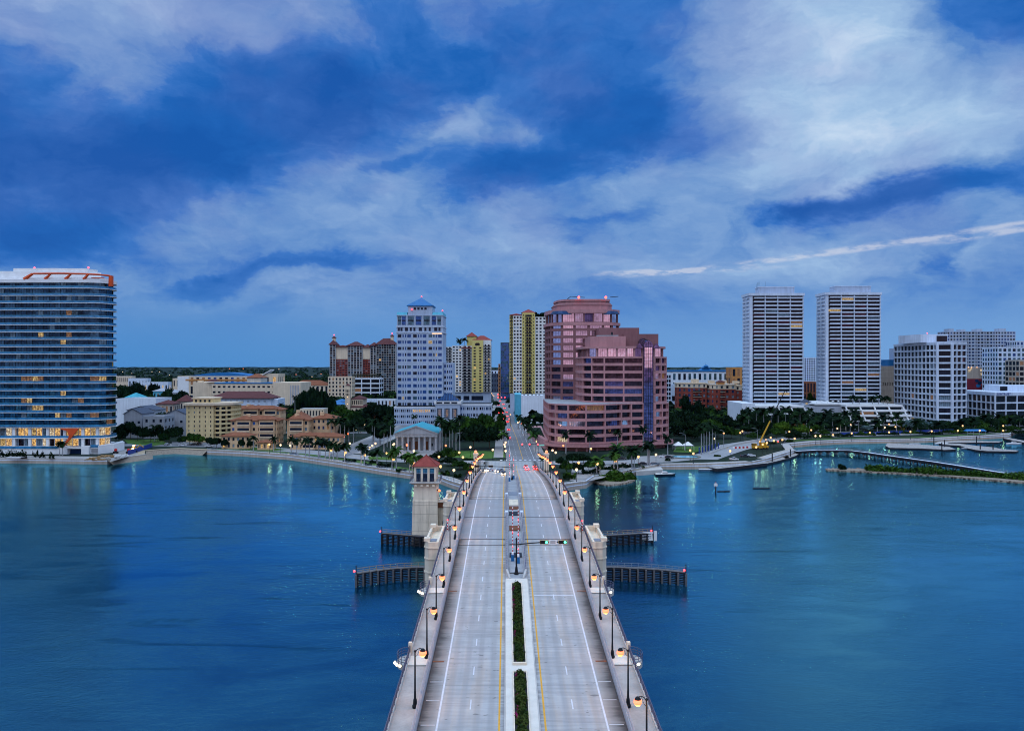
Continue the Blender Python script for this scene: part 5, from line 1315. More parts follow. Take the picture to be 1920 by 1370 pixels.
    b = MB(); a_, c_, y0_, y1_ = xx(817), xx(863), -2, 15; zz = z(751.4); hh = z(737)-zz
    for k in range(1, 9):
        q = a_+(c_-a_)*k/9; hgt = min((q-a_), (c_-q), 8.5)/8.5*hh; b.tube((q, y0_, zz+0.05), (q, y0_+min((q-a_), (c_-q), 8.5), zz+hgt+0.05), 0.12, 0.12, 4, 'bluer')
    b.build('glazing_bar', ro)
    B.done()
central()

# --- 12 / 15 yellow and white condominiums
def condo(pxl, pxr, Y, ytop, label, floors, ybands, cols_, roofs, base=None, lit=0.02, maxw=100):
    x0 = X(pxl, Y); B = Bld('apartment_tower', label, (x0, Y, GZ), cat='apartment tower'); B.maxw = maxw
    z = lambda py: Zp(py, Y)-GZ; H = z(ytop); zb = z(ybands) if ybands else 0
    if zb: B.wall.box(0.5, X(pxr, Y)-x0-0.5, 0.5, 24, 0, zb, 'pale')
    for (a, c, m, nb, ww, dy, top, kind) in cols_:
        xa, xc = X(a, Y)-x0, X(c, Y)-x0; Ht = z(top); f = max(1, round((Ht-zb)/((H-zb)/floors)))
        P = [(xa, -dy), (xc, -dy), (xc, 22), (xa, 22)]
        k = nb; pier = (xc-xa)/k-ww
        gl = {'gdark': 1.5, 'gblack': 7, 'grosedark': 0.6, 'lit': lit*8, 'gcurt': 0.5}
        B.tier(P, zb, Ht, f, bay=(xc-xa)/k, pier=pier, band=(H-zb)/floors*(0.45 if kind == 'w' else 0.2), t=0.35 if kind == 'w' else 1.3, wallm=m, glass=gl, cols={0: k}, roof='roofg')
        if kind == 'b':
            fh = (Ht-zb)/f
            for i in range(f):
                b = MB(); b.box(xa+0.3, xc-0.3, -dy-0.9, -dy+0.0, zb+i*fh+0.0, zb+i*fh+0.18, m); 
                b.box(xa+0.3, xc-0.3, -dy-0.9, -dy-0.85, zb+i*fh+0.18, zb+i*fh+1.1, 'dark'); b.build('balcony', B.root)
    for (a, c, zy, hh, m, dy) in roofs:
        b = MB(); b.hip(X(a, Y)-x0, X(c, Y)-x0, dy, dy+14, z(zy), hh, m, 0.8); b.build('roof', B.root)
    return B
Y = 760
B = condo(833, 921, Y, 648, 'yellow and white apartment tower with red tiled roofs right of the pyramid-roofed tower', 16, 735, [
    (833.2, 847.8, 'warmw', 2, 2.4, 0.0, 650, 'b'), (848, 866, 'warmw', 3, 1.8, 0.6, 648, 'w'), (866.2, 884.8, 'warmw', 2, 3.2, 0.2, 648, 'b'),
    (884.8, 906, 'yellow', 2, 2.1, 1.6, 649.5, 'w'), (906.2, 920.5, 'warmw', 2, 2.0, 0.4, 645, 'b')], [(875, 893, 630, 4, 'tilered', 2), (886, 921, 637.5, 4.5, 'tilered', 1), (866, 884, 652, 1.5, 'tilered', -1)])
b = MB(); zz = lambda py: Zp(py, Y)-GZ; xx = lambda px: X(px, Y)-X(833, Y)
b.box(xx(875), xx(893), 2.2, 14, zz(648), zz(631), 'yellow'); b.box(xx(884.8), xx(906), -1.58, 14, zz(649.5)+0.01, zz(637.6), 'yellow'); b.box(xx(906.05), xx(920.5), -0.3, 14, zz(645)+0.01, zz(637.6), 'warmw'); b.build('roof_house', B.root)
b = MB(); b.box(xx(891), xx(899.5), -1.75, -1.60, zz(647.5), zz(643.8), 'gblack'); b.box(xx(892.3), xx(898.2), -1.75, -1.60, zz(643.8)+0.005, zz(642.8), 'gblack'); b.build('arched_window', B.root)
for i, (a, c) in enumerate(((848, 864), (884, 906), (869, 880))):
    b = MB(); b.box(xx(a), xx(c), 0.35, 0.45, zz(750), zz(742), 'gdark' if i else 'gblack'); b.build('opening', B.root)
B.done()
Y = 750
B = condo(955, 1030, Y, 592, 'tall yellow and white apartment tower with roof garden behind the rose office building', 23, 738, [
    (955.2, 962, 'yellow', 1, 2.0, -3.0, 590, 'b'), (962.2, 979, 'warmw', 3, 1.8, 0.3, 592, 'w'), (979.2, 984, 'yellow', 1, 0.7, 1.6, 588, 'w'), (984.2, 997.8, 'yellow', 2, 2.9, 0.6, 588, 'b'), (998, 1003, 'yellow', 1, 0.7, 1.6, 588, 'w'),
    (1003.2, 1031, 'warmw', 4, 1.9, 0.3, 594, 'w')], [(979, 1003, 586, 3.6, 'tilered', 0), (957, 979, 590, 1.6, 'tilered', 1)])
zz = lambda py: Zp(py, Y)-GZ; xx = lambda px: X(px, Y)-X(955, Y)
b = MB(); b.box(xx(980), xx(1002), -0.9, 10, zz(590), zz(586.5), 'yellow'); b.build('roof_house', B.root)
b = MB(); b.box(xx(987), xx(996), -1.02, -0.91, zz(594), zz(590), 'gblack'); b.build('arched_window', B.root)
B.done()
# --- 16 blank white building with cyan side
Y = 655; B = Bld('blank_building', 'windowless white building with cyan side wall below the yellow towers', (X(965, Y), Y, GZ)); zz = lambda py: Zp(py, Y)-GZ
b = MB(); b.box(5.4, 30, 0, 50, 0, zz(743), 'white'); b.box(5.4, 30, 0, 0.8, zz(743), zz(741), 'white'); b.build('wall', B.root)
b = MB(); b.prism(ccw([(0, 12), (5.38, 0.1), (5.38, 50), (0, 50)]), 0, zz(740), 'cyan'); b.build('cyan_wall', B.root)
b = MB()
for i in range(7): b.box(4+i*3.2, 5.6+i*3.2, 6+(i % 3)*5, 8+(i % 3)*5, zz(743), zz(743)+1.0+0.5*(i % 2), 'steel' if i % 2 else 'roofd')
b.build('roof_plant', B.root); B.done()
# --- 14 blue glass slab and tan sliver
boxb('glass_slab', 'narrow blue glass office slab behind the yellow apartment tower', 938.5, 956, 1100, 643, 30, 22, 2.6, 2.3, 0.5, 'slate', {'gblue': 5, 'gbrist': 4}, maxw=60)
boxb('apartment_block', 'tan sliver of a building left of the narrow blue glass slab', 934.5, 938, 1150, 683, 12, 10, 2.5, 1.4, 1.2, 'orange', maxw=10)
# --- 8 brown roofed condominium with brick panels
def citycondo():
    Y = 1150; B = Bld('apartment_building', 'wide cream and brick apartment building with dark tiled roofs and two cupolas', (X(618, Y), Y, GZ)); B.maxw = 100
    z = lambda py: Zp(py, Y)-GZ; x = lambda px: X(px, Y)-X(618, Y)
    segs = [(618.5, 630, 646, 'stone', 2, 3.0, -1.5), (630.2, 652, 648, 'brick', 4, 3.0, 0), (652.2, 680, 647, 'stone', 5, 3.0, -1.2), (680.2, 694, 650, 'brick', 3, 2.8, 0), (694.2, 706, 648, 'stone', 2, 3.0, -0.8), (706.2, 743, 645, 'stone', 8, 3.1, -2)]
    for a, c, top, m, n, ww, dy in segs:
        P = [(x(a), dy), (x(c), dy), (x(c), 26), (x(a), 26)]
        B.tier(P, 2, z(top), 22, bay=(x(c)-x(a))/n, pier=(x(c)-x(a))/n-ww, band=(1.7 if m == 'brick' else 0.5), t=0.5 if m == 'brick' else 1.2, wallm=m, bandm='tan' if m == 'stone' else m, glass={'gteal': 2, 'gdark': 4, 'gcurt': 1.6, 'gblack': 3, 'lit': 0.03}, cols={0: n})
    b = MB()
    for a, c in ((630.3, 651.8), (680.3, 693.8)): b.box(x(a), x(c), -0.15, -0.02, z(673), z(650), 'cream')
    for a, c, y0, h in ((617, 631, 646, 7), (630, 652, 650, 2.5), (650, 682, 648, 6), (680, 696, 651, 4.5), (693, 708, 648, 5), (704, 744, 645.5, 9)):
        b.hip(x(a), x(c), -2.2, 18, z(y0), h, 'tiledark', 0.6)
    b.build('roof', B.root)
    for px, y0, y1 in ((624.5, 641, 632), (734, 638, 629)):
        b = MB(); xx = x(px); b.box(xx-2, xx+2, 5, 9, z(y0+3), z(y1+1), 'cream'); b.hip(xx-2, xx+2, 5, 9, z(y1+1), 3, 'tiledark', 1.0); b.ball((xx, 7, z(y1)+3.4), 0.8, 'redl', 6, 4); b.build('cupola', B.root)
    B.done()
citycondo()
# --- 9 garage + low brick front
B = boxb('parking_garage', 'white open parking garage with dark slots in front of the cream and brick apartments', 661, 712, 1050, 710, 30, 5, 12, 10.5, 1.6, 'white', {'gblack': 5, 'litdim': 0.3}, maxw=40, done=False)
for i in range(16):
    b = MB(); xx = 0.5+i*B.W/16; b.tube((xx+1, 3, B.H), (xx+1, 3, B.H+4), 0.2, 0.15, 4, 'bark')
    for k in range(10): a = k*0.628; b.faces([(xx+1, 3, B.H+4.6), (xx+1+2.6*math.cos(a), 3+2.6*math.sin(a), B.H+4.4), (xx+1+3*math.cos(a+0.3), 3+3*math.sin(a+0.3), B.H+3.0)], [(0, 1, 2)], 'palm'); b.faces([(xx+1, 3, B.H+5), (xx+1+2*math.cos(a+0.2), 3+2*math.sin(a+0.2), B.H+6.4), (xx+1+3*math.cos(a+0.5), 3+3*math.sin(a+0.5), B.H+5)], [(0, 1, 2)], 'palm')
    b.build('roof_palm', B.root)
b = MB()
for i in range(26): b.box(0.8+i*1.3, 1.1+i*1.3, 8, 8.4, B.H, B.H+5.5, 'tan' if i % 3 else 'litdim')
b.build('terrace_screen', B.root)
B.done()
boxb('brick_block', 'low cream and red brick block with dark roof left of the parking garage', 615, 660, 1000, 707, 20, 7, 4.5, 2.0, 1.8, 'cream', {'gdark': 4, 'litdim': 0.8}, roof='tiledark', maxw=30)
# --- 7 pink roofed long block
B = boxb('long_hall', 'long cream hall with salmon roof behind the trees', 543, 616, 1150, 722, 30, 1, 6, 3, 3.2, 'cream', {'gdark': 4, 'litdim': 1}, maxw=20, top_h=0, done=False)
b = MB(); b.hip(0, B.W, 0, 30, B.H, 7, M['tilered'] if 0 else 'terra', 0.8); b.build('roof', B.root); B.done()
# --- 6 convention block
B = boxb('convention_hall', 'long white and orange hall with curved roof and many windows behind the hotel', 333, 484, 1000, 706, 50, 3, 7.0, 3.6, 1.8, 'cream', {'gdark': 4, 'litdim': 1.6, 'gblue': 1}, maxw=80, done=False)
b = MB(); b.box(10, 100, -0.5, -0.05, B.H-5.2, B.H-3.0, 'orange'); b.box(0, 14, -0.4, -0.02, 0, B.H, 'whitep'); b.build('orange_band', B.root)
b = MB(); pts = [(x_, B.H+5.2*math.sin(math.pi*min(1, max(0, (x_-10)/85)))) for x_ in np.linspace(10, 95, 12)]; n_ = len(pts)
b.faces([(x_, 5, z_) for x_, z_ in pts]+[(x_, 45, z_) for x_, z_ in pts], [(i, i+1, n_+i+1, n_+i) for i in range(n_-1)]+[tuple(range(n_))], 'bluer'); b.build('curved_roof', B.root); B.done()
B = boxb('stage_house', 'white cube with slanted canopy and lit window right of the convention hall', 482, 521, 960, 702, 30, 2, 8, 3, 6, 'cream', {'gdark': 2, 'lit': 1}, maxw=10, done=False)
b = MB(); b.faces([(5, -2, B.H-1), (17, -2, B.H+6), (17, 12, B.H+6), (5, 12, B.H-1), (5, -2, B.H-2), (17, -2, B.H+5), (17, 12, B.H+5), (5, 12, B.H-2)], [(0, 1, 2, 3), (4, 7, 6, 5), (0, 4, 5, 1), (1, 5, 6, 2), (2, 6, 7, 3), (3, 7, 4, 0)], 'whitep'); b.build('slanted_canopy', B.root)
b = MB(); b.box(9, 20, -0.2, -0.02, 6, 15, 'lit'); b.build('lit_wall', B.root); B.done()
# --- 5 hotel
Y = 800; x0 = X(357, Y); B = Bld('museum_building', 'long cream building with two rows of small windows and a stepped right end', (x0, Y, GZ)); B.maxw = 60; z = lambda py: Zp(py, Y)-GZ; x = lambda px: X(px, Y)-x0
B.tier(rect(x(397), x(564), 0, 40), z(740), z(720), 2, bay=4.8, pier=2.2, band=3.4, t=0.4, wallm='cream', glass={'gdark': 4, 'grosedark': 2}, cols={0: 18})
B.wall.box(x(397)+0.02, x(564)-0.02, 0.3, 40, 0, z(740)-0.02, 'cream'); B.wall.box(0, x(397)-0.02, 6, 40, 0, z(717), 'cream'); B.wall.box(x(512), x(564)+0.1, -1.5, 40.2, 0, z(717), 'cream')
b = MB(); b.box(x(400), x(540), 3, 38, z(719), z(717.5), 'bluer'); b.box(x(458), x(484), 8, 30, z(719), z(708), 'cream'); b.hip(x(458), x(484), 8, 30, z(708), 4, 'terra', 1); b.box(x(363), x(372), 10, 14, z(717), z(714), 'cream')
b.hip(x(386), x(398), 4, 20, z(715), 2, 'tiledark', 1); b.build('roof', B.root)
for i in range(6):
    b = MB(); b.box(x(545)+i*1.6, x(545)+i*1.6+0.8, -1.65, -1.52, z(758), z(722), 'greyw'); b.build('pilaster', B.root)
B.done()
Y = 715; x0 = X(393, Y); B = Bld('hip_roof_hall', 'long white hall under a dark brown hipped roof in front of the cream building', (x0, Y, GZ)); z = lambda py: Zp(py, Y)-GZ; x = lambda px: X(px, Y)-x0
B.wall.box(1, x(510)-1, 1, 22, 0, z(746), 'whitec'); b = MB(); b.hip(0, x(510), 0, 23, z(746), 5.6, 'tiledark', 1.2); b.build('roof', B.root)
for i in range(9): b = MB(); b.box(8+i*5, 10+i*5, 0.85, 0.98, z(754), z(750), 'greyw'); b.build('window', B.root)
B.wall.box(x(508), x(520), 2, 24, 0, z(748), 'whitec'); B.done()
for i, (a, c, lab) in enumerate(((428, 460, 'left'), (464, 496, 'right'))):
    Y = 640; x0 = X(a, Y); B = Bld('brown_roof_house', 'small cream house with brown hipped roof, %s of the two below the long hall' % lab, (x0, Y, GZ), group='two brown hipped roof houses'); w_ = X(c, Y)-x0
    B.wall.box(0.5, w_-0.5, 0.5, 12, 0, 12.5, 'cream'); b = MB(); b.hip(0, w_, 0, 12.5, 12.5, 3.2, 'tiledark', 0.8); b.build('roof', B.root); B.done()
# --- 3 beige seven-storey flats
Y = 497; x0 = X(349, Y); B = Bld('apartment_block', 'beige seven storey apartment block with penthouse beside the shore road', (x0, Y, GZ)); B.maxw = 90; z = lambda py: Zp(py, Y)-GZ; x = lambda px: X(px, Y)-x0
H = z(760)
B.tier([(0, 0), (x(400), 0), (x(400), 20), (0, 20)], 0, H, 8, bay=3.9, pier=2.7, band=1.5, t=0.3, wallm='beige', glass={'gdark': 4, 'grosedark': 2, 'gcurt': 1}, cols={0: 5})
B.tier([(x(400.5), 1.5), (x(412), 1.5), (x(428), 9), (x(428), 24), (x(400.5), 24)], 0, H-0.5, 8, bay=3.4, pier=0.5, band=1.1, t=1.6, wallm='beige', glass={'gblack': 5, 'gdark': 2, 'litdim': 0.15}, cols={0: 1, 1: 2})
b = MB(); b.prism(ccw([(-1.6, -1.4), (x(404), -1.4), (x(431), 8), (x(431), 25), (-1.6, 25)]), H+0.01, H+1.5, 'cream'); b.box(2.6, x(394), 4, 18, H+1.5, H+4.0, 'beige'); b.box(2.0, x(396), 3.2, 19, H+4.0, H+4.7, 'cream'); b.build('roof', B.root)
for i in range(4): b = MB(); b.box(4+i*2.8, 5.2+i*2.8, 3.88, 3.99, H+2, H+3.4, 'gdark'); b.build('penthouse_window', B.root)
b = MB(); b.box(5.5, 10.5, -0.3, -0.02, 0.3, 2.8, 'litdim'); b.build('entrance', B.root); B.done()
# --- 4 mediterranean apartments
def medit(label, pxl, pxr, Y, ye, floors, m='peach', rh=2.6, depth=14, bays=4, lit=0.0, parts=()):
    x0 = X(pxl, Y); W = X(pxr, Y)-x0; B = Bld('apartment_house', label, (x0, Y, GZ), group='peach houses with terracotta roofs'); B.maxw = 40; H = Zp(ye, Y)-GZ
    B.tier(rect(0.6, W-0.6, 0.5, depth), 0, H, floors, bay=(W-1.2)/bays, pier=(W-1.2)/bays*0.55, band=H/floors*0.5, t=0.4, wallm=m, glass={'gdark': 3, 'gblue': 1, 'gcurt': 1, 'gblack': 1.5, 'lit': lit+0.12, 'litdim': 0.15}, cols={0: bays})
    b = MB(); b.hip(0, W, 0, depth+0.6, H+0.02, rh, 'terra', 0.5)
    for q, w_, h_ in parts: b.hip(q*W-w_/2, q*W+w_/2, -1.6, depth*0.6, H+0.7, h_, 'terra', 0.4)
    b.build('roof', B.root)
    for q, w_, h_ in parts:
        bb = MB(); bb.box(q*W-w_/2+0.3, q*W+w_/2-0.3, -1.3, 0.49, 0, H+0.44, m); 
        for f in range(floors): bb.box(q*W-w_/2+1, q*W+w_/2-1, -1.42, -1.31, (f+0.35)*H/floors, (f+0.75)*H/floors, 'gdark'); bb.box(q*W-w_/2+0.8, q*W+w_/2-0.8, -1.9, -1.31, (f+0.12)*H/floors, (f+0.28)*H/floors, 'cream')
        bb.build('bay_wing', B.root)
    if H > 8: bb = MB(); bb.box(W*0.3, W*0.3+2.4, 4, 6, H+0.8, H+rh+1.0, m); bb.build('chimney', B.root)
    B.done()
medit('rear left peach apartment house with terracotta hipped roofs and bay wing', 429, 527, 545, 768, 4, parts=((0.42, 11, 2.6), (0.8, 9, 2.0)), bays=9)
medit('front left peach apartment house with bay wings under terracotta roofs', 430, 521, 482, 788, 4, parts=((0.3, 9, 2.2), (0.78, 10, 2.0)), bays=9)
medit('low peach arcade with terracotta roof at the foot of the front left house', 413, 470, 455, 817, 2, bays=6, rh=1.8, depth=10, lit=0.3)
medit('single storey peach lobby with lit windows right of the low arcade', 480, 512, 449, 829, 1, bays=5, rh=1.2, depth=8, lit=6)
medit('middle right peach apartment house with balconies and terracotta roof', 536, 580, 480, 787, 4, parts=((0.45, 9, 1.8),), bays=4)
medit('right peach apartment house with three bays and terracotta roof', 583, 629, 488, 784, 4, bays=5)
medit('wide low peach building with arches and terracotta roof on the shore road', 541, 640, 452, 818, 2, parts=((0.38, 8, 1.8),), bays=11, rh=1.8, depth=10, lit=0.4)
medit('dark tile roofed peach house behind the middle right apartments', 544, 572, 540, 783, 3, bays=3, rh=4)
# --- 2 grey gabled houses, white flat building
def gable(label, pxl, pxr, Y, ye, rh, m='greyw', depth=18, win=3):
    x0 = X(pxl, Y); W = X(pxr, Y)-x0; B = Bld('gabled_house', label, (x0, Y, GZ), group='grey gabled houses behind the left shore'); H = Zp(ye, Y)-GZ
    n = 2; B.wall.box(0, W, 0, depth, 0, H, m)
    B.wall.faces([(0, 0, H), (W, 0, H), (W/2, 0, H+rh), (0, depth, H), (W, depth, H), (W/2, depth, H+rh)], [(0, 1, 2), (4, 3, 5)], m)
    b = MB(); o = 0.5
    for s, xa in ((0, -o), (1, W+o)):
        b.faces([(xa, -o, H-0.2), (W/2, -o, H+rh+0.15), (W/2, depth+o, H+rh+0.15), (xa, depth+o, H-0.2), (xa, -o, H-0.45), (W/2, -o, H+rh-0.1), (W/2, depth+o, H+rh-0.1), (xa, depth+o, H-0.45)],
                [(0, 1, 2, 3), (7, 6, 5, 4), (0, 4, 5, 1), (3, 2, 6, 7), (0, 3, 7, 4)], 'slate')
    b.build('roof', B.root)
    for r_ in range(2):
        for i in range(win):
            b = MB(); q = W*(i+0.5)/win; zz = 2+r_*H*0.45; b.box(q-0.8, q+0.8, -0.1, -0.01, zz, zz+1.8, 'gdark'); b.box(q-0.95, q+0.95, -0.14, -0.1, zz-0.2, zz, 'whitep'); b.build('window', B.root)
    B.done()
gable('leftmost grey gabled house beside the glass tower', 232, 266, 525, 775, 3.2)
gable('grey gabled house right of the leftmost one with flat white neighbour', 310, 350, 540, 776, 3.0, win=2)
gable('rear grey gabled house with steep dark roof', 238, 290, 575, 768, 2.6, win=2)
boxb('grey_house', 'flat white house with small square windows between the grey gabled houses', 268, 308, 520, 782, 16, 3, 5.5, 1.6, 2.6, 'greyw', {'gdark': 1}, maxw=20)
boxb('white_hall', 'blank lilac white flat roofed hall behind the grey gabled houses', 217, 292, 640, 749, 30, 1, 40, 1, 14, 'white', {'gdark': 1}, maxw=2)
def small(label, pxl, pxr, Y, ye, m, rm, rh=2.5, name='house', floors=2, bays=4, group=None, glass={'gdark': 3, 'litdim': 0.3}):
    x0 = X(pxl, Y); W = X(pxr, Y)-x0; B = Bld(name, label, (x0, Y, GZ), group=group); B.maxw = 14; H = max(3, Zp(ye, Y)-GZ)
    B.tier(rect(0.4, W-0.4, 0.4, 14), 0, H, floors, bay=W/bays, pier=W/bays*0.55, band=H/floors*0.45, t=0.3, wallm=m, glass=glass, cols={0: bays})
    if rm:
        b = MB(); b.hip(0, W, 0, 14.4, H+0.02, rh, rm, 0.4); b.build('roof', B.root)
    B.done()
small('pale green hip roofed house above the lilac white hall', 234, 262, 700, 745, 'whitec', 'copper', 4)
small('cyan painted house among the trees at left', 286, 312, 820, 733, 'cyan', 'greyw', 3)
small('white house right of the cyan one among the trees', 311, 332, 800, 736, 'white', 'greyw', 3)
small('brown roofed house between the grey house and the beige flats', 292, 325, 640, 757, 'tan', 'tiledark', 3)
small('brown roofed house behind the beige flats', 330, 356, 660, 752, 'tan', 'tiledark', 5)
small('long low white building near the horizon at far left', 217, 248, 1500, 705, 'cream', None, floors=2, bays=8)
small('low white building right of the long one near the horizon', 240, 277, 1480, 709, 'whitec', None, floors=1, bays=6)
small('long pale warehouse with lights near the horizon', 250, 315, 1250, 716, 'whitec', None, floors=1, bays=10, glass={'gdark': 2, 'litw': 1.5})
small('white box left of the convention hall', 323, 336, 1150, 709, 'cream', None, floors=2, bays=2)
small('low white roofs below the parking garage, left part', 600, 646, 760, 758, 'whitec', 'bluer', 3, bays=6)
small('white workshop with arched roof below the parking garage', 680, 716, 800, 748, 'whitec', None, floors=1, bays=5)
small('white flat house right of the church below the brown roofed apartments', 706, 742, 770, 748, 'white', None, bays=5)
small('low white building between the museum and the church', 561, 608, 620, 766, 'cream', None, floors=2, bays=8)
small('pale blue roofed shed left of the campanile', 628, 648, 780, 752, 'whitec', 'bluer', 2, bays=3)
small('dark glass low block at the far end of the main street', 921, 940, 1400, 700, 'slate', None, floors=4, bays=4)
small('white low building at the far end of the street below the horizon', 920, 938, 1900, 694, 'whitec', None, floors=3, bays=3)
# --- 10 church
Y = 690; x0 = X(657, Y); B = Bld('church', 'cream church with brown roofs and a tall lit campanile', (x0, Y, GZ), cat='church'); z = lambda py: Zp(py, Y)-GZ; x = lambda px: X(px, Y)-x0
B.wall.box(0.2, x(689), 0, 22, 0, z(763), 'cream'); B.wall.box(0.5, x(680), 2, 20, z(763), z(748), 'cream')
for a, c, y0, y1, zt, hh in ((656, 690, 0, 22, 763, 3.2), (657, 681, 2, 20, 748, 2.8)):
    b = MB(); b.hip(x(a), x(c), y0, y1, z(zt)+0.02, hh, 'tiledark', 0.5); b.build('roof', B.root)
for i in range(6): b = MB(); b.box(1.2+i*1.6, 2.0+i*1.6, 1.85, 1.98, z(758), z(751), 'gblack'); b.build('arched_window', B.root)
t = MB(); h = 2.1; cx = x(652.5); t.box(cx-h, cx+h, -2, 2.2, 0, z(730), 'cream'); t.box(cx-h-0.2, cx+h+0.2, -2.2, 2.4, z(743), z(742), 'cream'); t.box(cx-h-0.2, cx+h+0.2, -2.2, 2.4, z(730), z(728.8), 'cream')
t.box(cx-h+0.3, cx+h-0.3, -1.7, 1.9, z(728.8), z(722.5), 'cream'); to = t.build('campanile', B.root)
t = MB(); t.hip(cx-h+0.3, cx+h-0.3, -1.7, 1.9, z(722.4), 1.6, 'tiledark', 0.3); t.build('roof', to)
for zz in (741.5, 735): 
    for i in range(3): b = MB(); b.box(cx-1.5+i*1.2, cx-0.9+i*1.2, -2.12, -2.02, z(zz), z(zz-4.5), 'gblack'); b.build('belfry_opening', to)
b = MB(); b.ball((cx, -2.6, z(744)), 0.35, 'lampw', 6, 4); b.ball((cx, -2.6, z(757)), 0.35, 'lampw', 6, 4); b.build('lamp', to)
B.done()
# --- 13 greek temple
Y = 437; x0 = X(740.5, Y); B = Bld('temple_building', 'grey stone temple front building with columns and turquoise copper roof', (x0, Y, GZ), cat='building'); z = lambda py: Zp(py, Y)-GZ; x = lambda px: X(px, Y)-x0
W = x(820); e = z(812); a = z(798.5)
B.wall.box(0.4, W-0.4, 5, 30, 0, e-2, 'stone'); B.wall.box(0.1, W-0.1, 0, 30, e-2, e-0.5, 'stone'); B.wall.box(-0.3, W+0.3, -0.4, 30.3, e-0.5, e, 'stone')
b = MB(); b.faces([(0, 0, e), (W, 0, e), (W/2, 0, a-0.2), (0, 3, e), (W, 3, e), (W/2, 3, a-0.2)], [(0, 1, 2), (1, 4, 5, 2), (4, 3, 5), (3, 0, 2, 5)], 'stone')
for s in (0, 1):
    xa = -0.4 if s == 0 else W+0.4
    b.faces([(xa, -0.6, e), (W/2, -0.6, a+0.2), (W/2, 0.0, a+0.2), (xa, 0.0, e), (xa, -0.6, e-0.35), (W/2, -0.6, a-0.35), (W/2, 0, a-0.35), (xa, 0, e-0.35)], [(0, 1, 2, 3), (7, 6, 5, 4), (0, 4, 5, 1), (3, 2, 6, 7)], 'stone')
b.lathe([(0.9, 0), (0.9, 0.1), (0.01, 0.1)], (0, 0), 10, 'stone'); b.build('pediment', B.root)
b = MB()
for s in (0, 1):
    xa = -0.6 if s == 0 else W+0.6
    b.faces([(xa, 0.0, e+0.12), (W/2, 0.0, a+0.35), (W/2, 30.5, a+0.35), (xa, 30.5, e+0.12), (xa, 0, e), (W/2, 0, a+0.1), (W/2, 30.5, a+0.1), (xa, 30.5, e)], [(0, 1, 2, 3), (7, 6, 5, 4), (0, 4, 5, 1), (3, 2, 6, 7), (0, 3, 7, 4)], 'copper')
b.build('roof', B.root)
cm = MB(); cm.lathe([(0.85, 0.9), (0.85, 1.2), (0.68, 1.35), (0.6, e-2.9), (0.78, e-2.6), (0.9, e-2.35), (0.9, e-2.02)], n=10, m='stone'); me = cm.mesh('column')
for i in range(8): link('column', me, B.root, (0.95+i*(W-1.9)/7, 1.0, 0))
b = MB()
for k in range(5): b.box(1-0.3*(4-k)*0, W-1, -2.6+k*0.55, 5, k*0.2, (k+1)*0.2-0.004, 'stone')
b.build('steps', B.root)
for i, q in enumerate((0.29, 0.5, 0.71)): b = MB(); b.box(W*q-1.2, W*q+1.2, 4.85, 4.98, 1.0, 5.6, 'brown'); b.build('door', B.root)
for q in (0.16, 0.84): b = MB(); b.box(W*q-0.8, W*q+0.8, 4.85, 4.98, 3.0, 4.6, 'gblack'); b.build('window', B.root)
B.done()

# --- right side
B = boxb('office_block', 'white mid rise with teal windows and pagoda roof lantern behind the brick apartments', 1250, 1394, 950, 698, 40, 3, 6.0, 3.0, 3.0, 'white', {'gteal': 5, 'gdark': 3, 'lit': 0.1}, maxw=70, done=False, zb=8)
b = MB(); b.box(-0.5, B.W+0.5, -0.6, 40, B.H+0.8, B.H+2.6, 'bluer')
cx = (1327-1250)/144*B.W
for h_, z0_, z1_ in ((7.5, 2.6, 4.6), (5.0, 5.4, 6.6), (2.6, 7.2, 8.2)): b.loft(rect(cx-h_, cx+h_, 6, 6+2*h_), B.H+z0_, rect(cx-h_*0.35, cx+h_*0.35, 6+h_*0.6, 6+h_*1.4), B.H+z1_+0.8, 'bluer')
b.box(cx-4, cx+4, 9, 16, B.H+0.8, B.H+2.6, 'whitec'); b.box(cx-2.2, cx+2.2, 10, 15, B.H+4.6, B.H+5.5, 'slate'); b.tube((cx, 10, B.H+8), (cx, 10, B.H+11), 0.2, 0.1, 4, 'dark'); b.build('roof', B.root); B.done()
boxb('balcony_block', 'narrow white balcony building beside the rose office building', 1249, 1258, 800, 702, 14, 9, 2.6, 2.0, 1.2, 'whitec', {'gdark': 3, 'gblack': 1}, maxw=30)
boxb('white_block', 'blank white block with dark roof slot behind the trees', 1258, 1275, 820, 722, 20, 1, 9, 7, 22, 'whitec', {'gblack': 1}, maxw=2)
boxb('yellow_block', 'ochre rooftop building left of the twin towers', 1372, 1398, 900, 690, 25, 3, 6, 3, 2.2, 'orange', {'gdark': 2, 'litdim': 2}, maxw=16, zb=14)
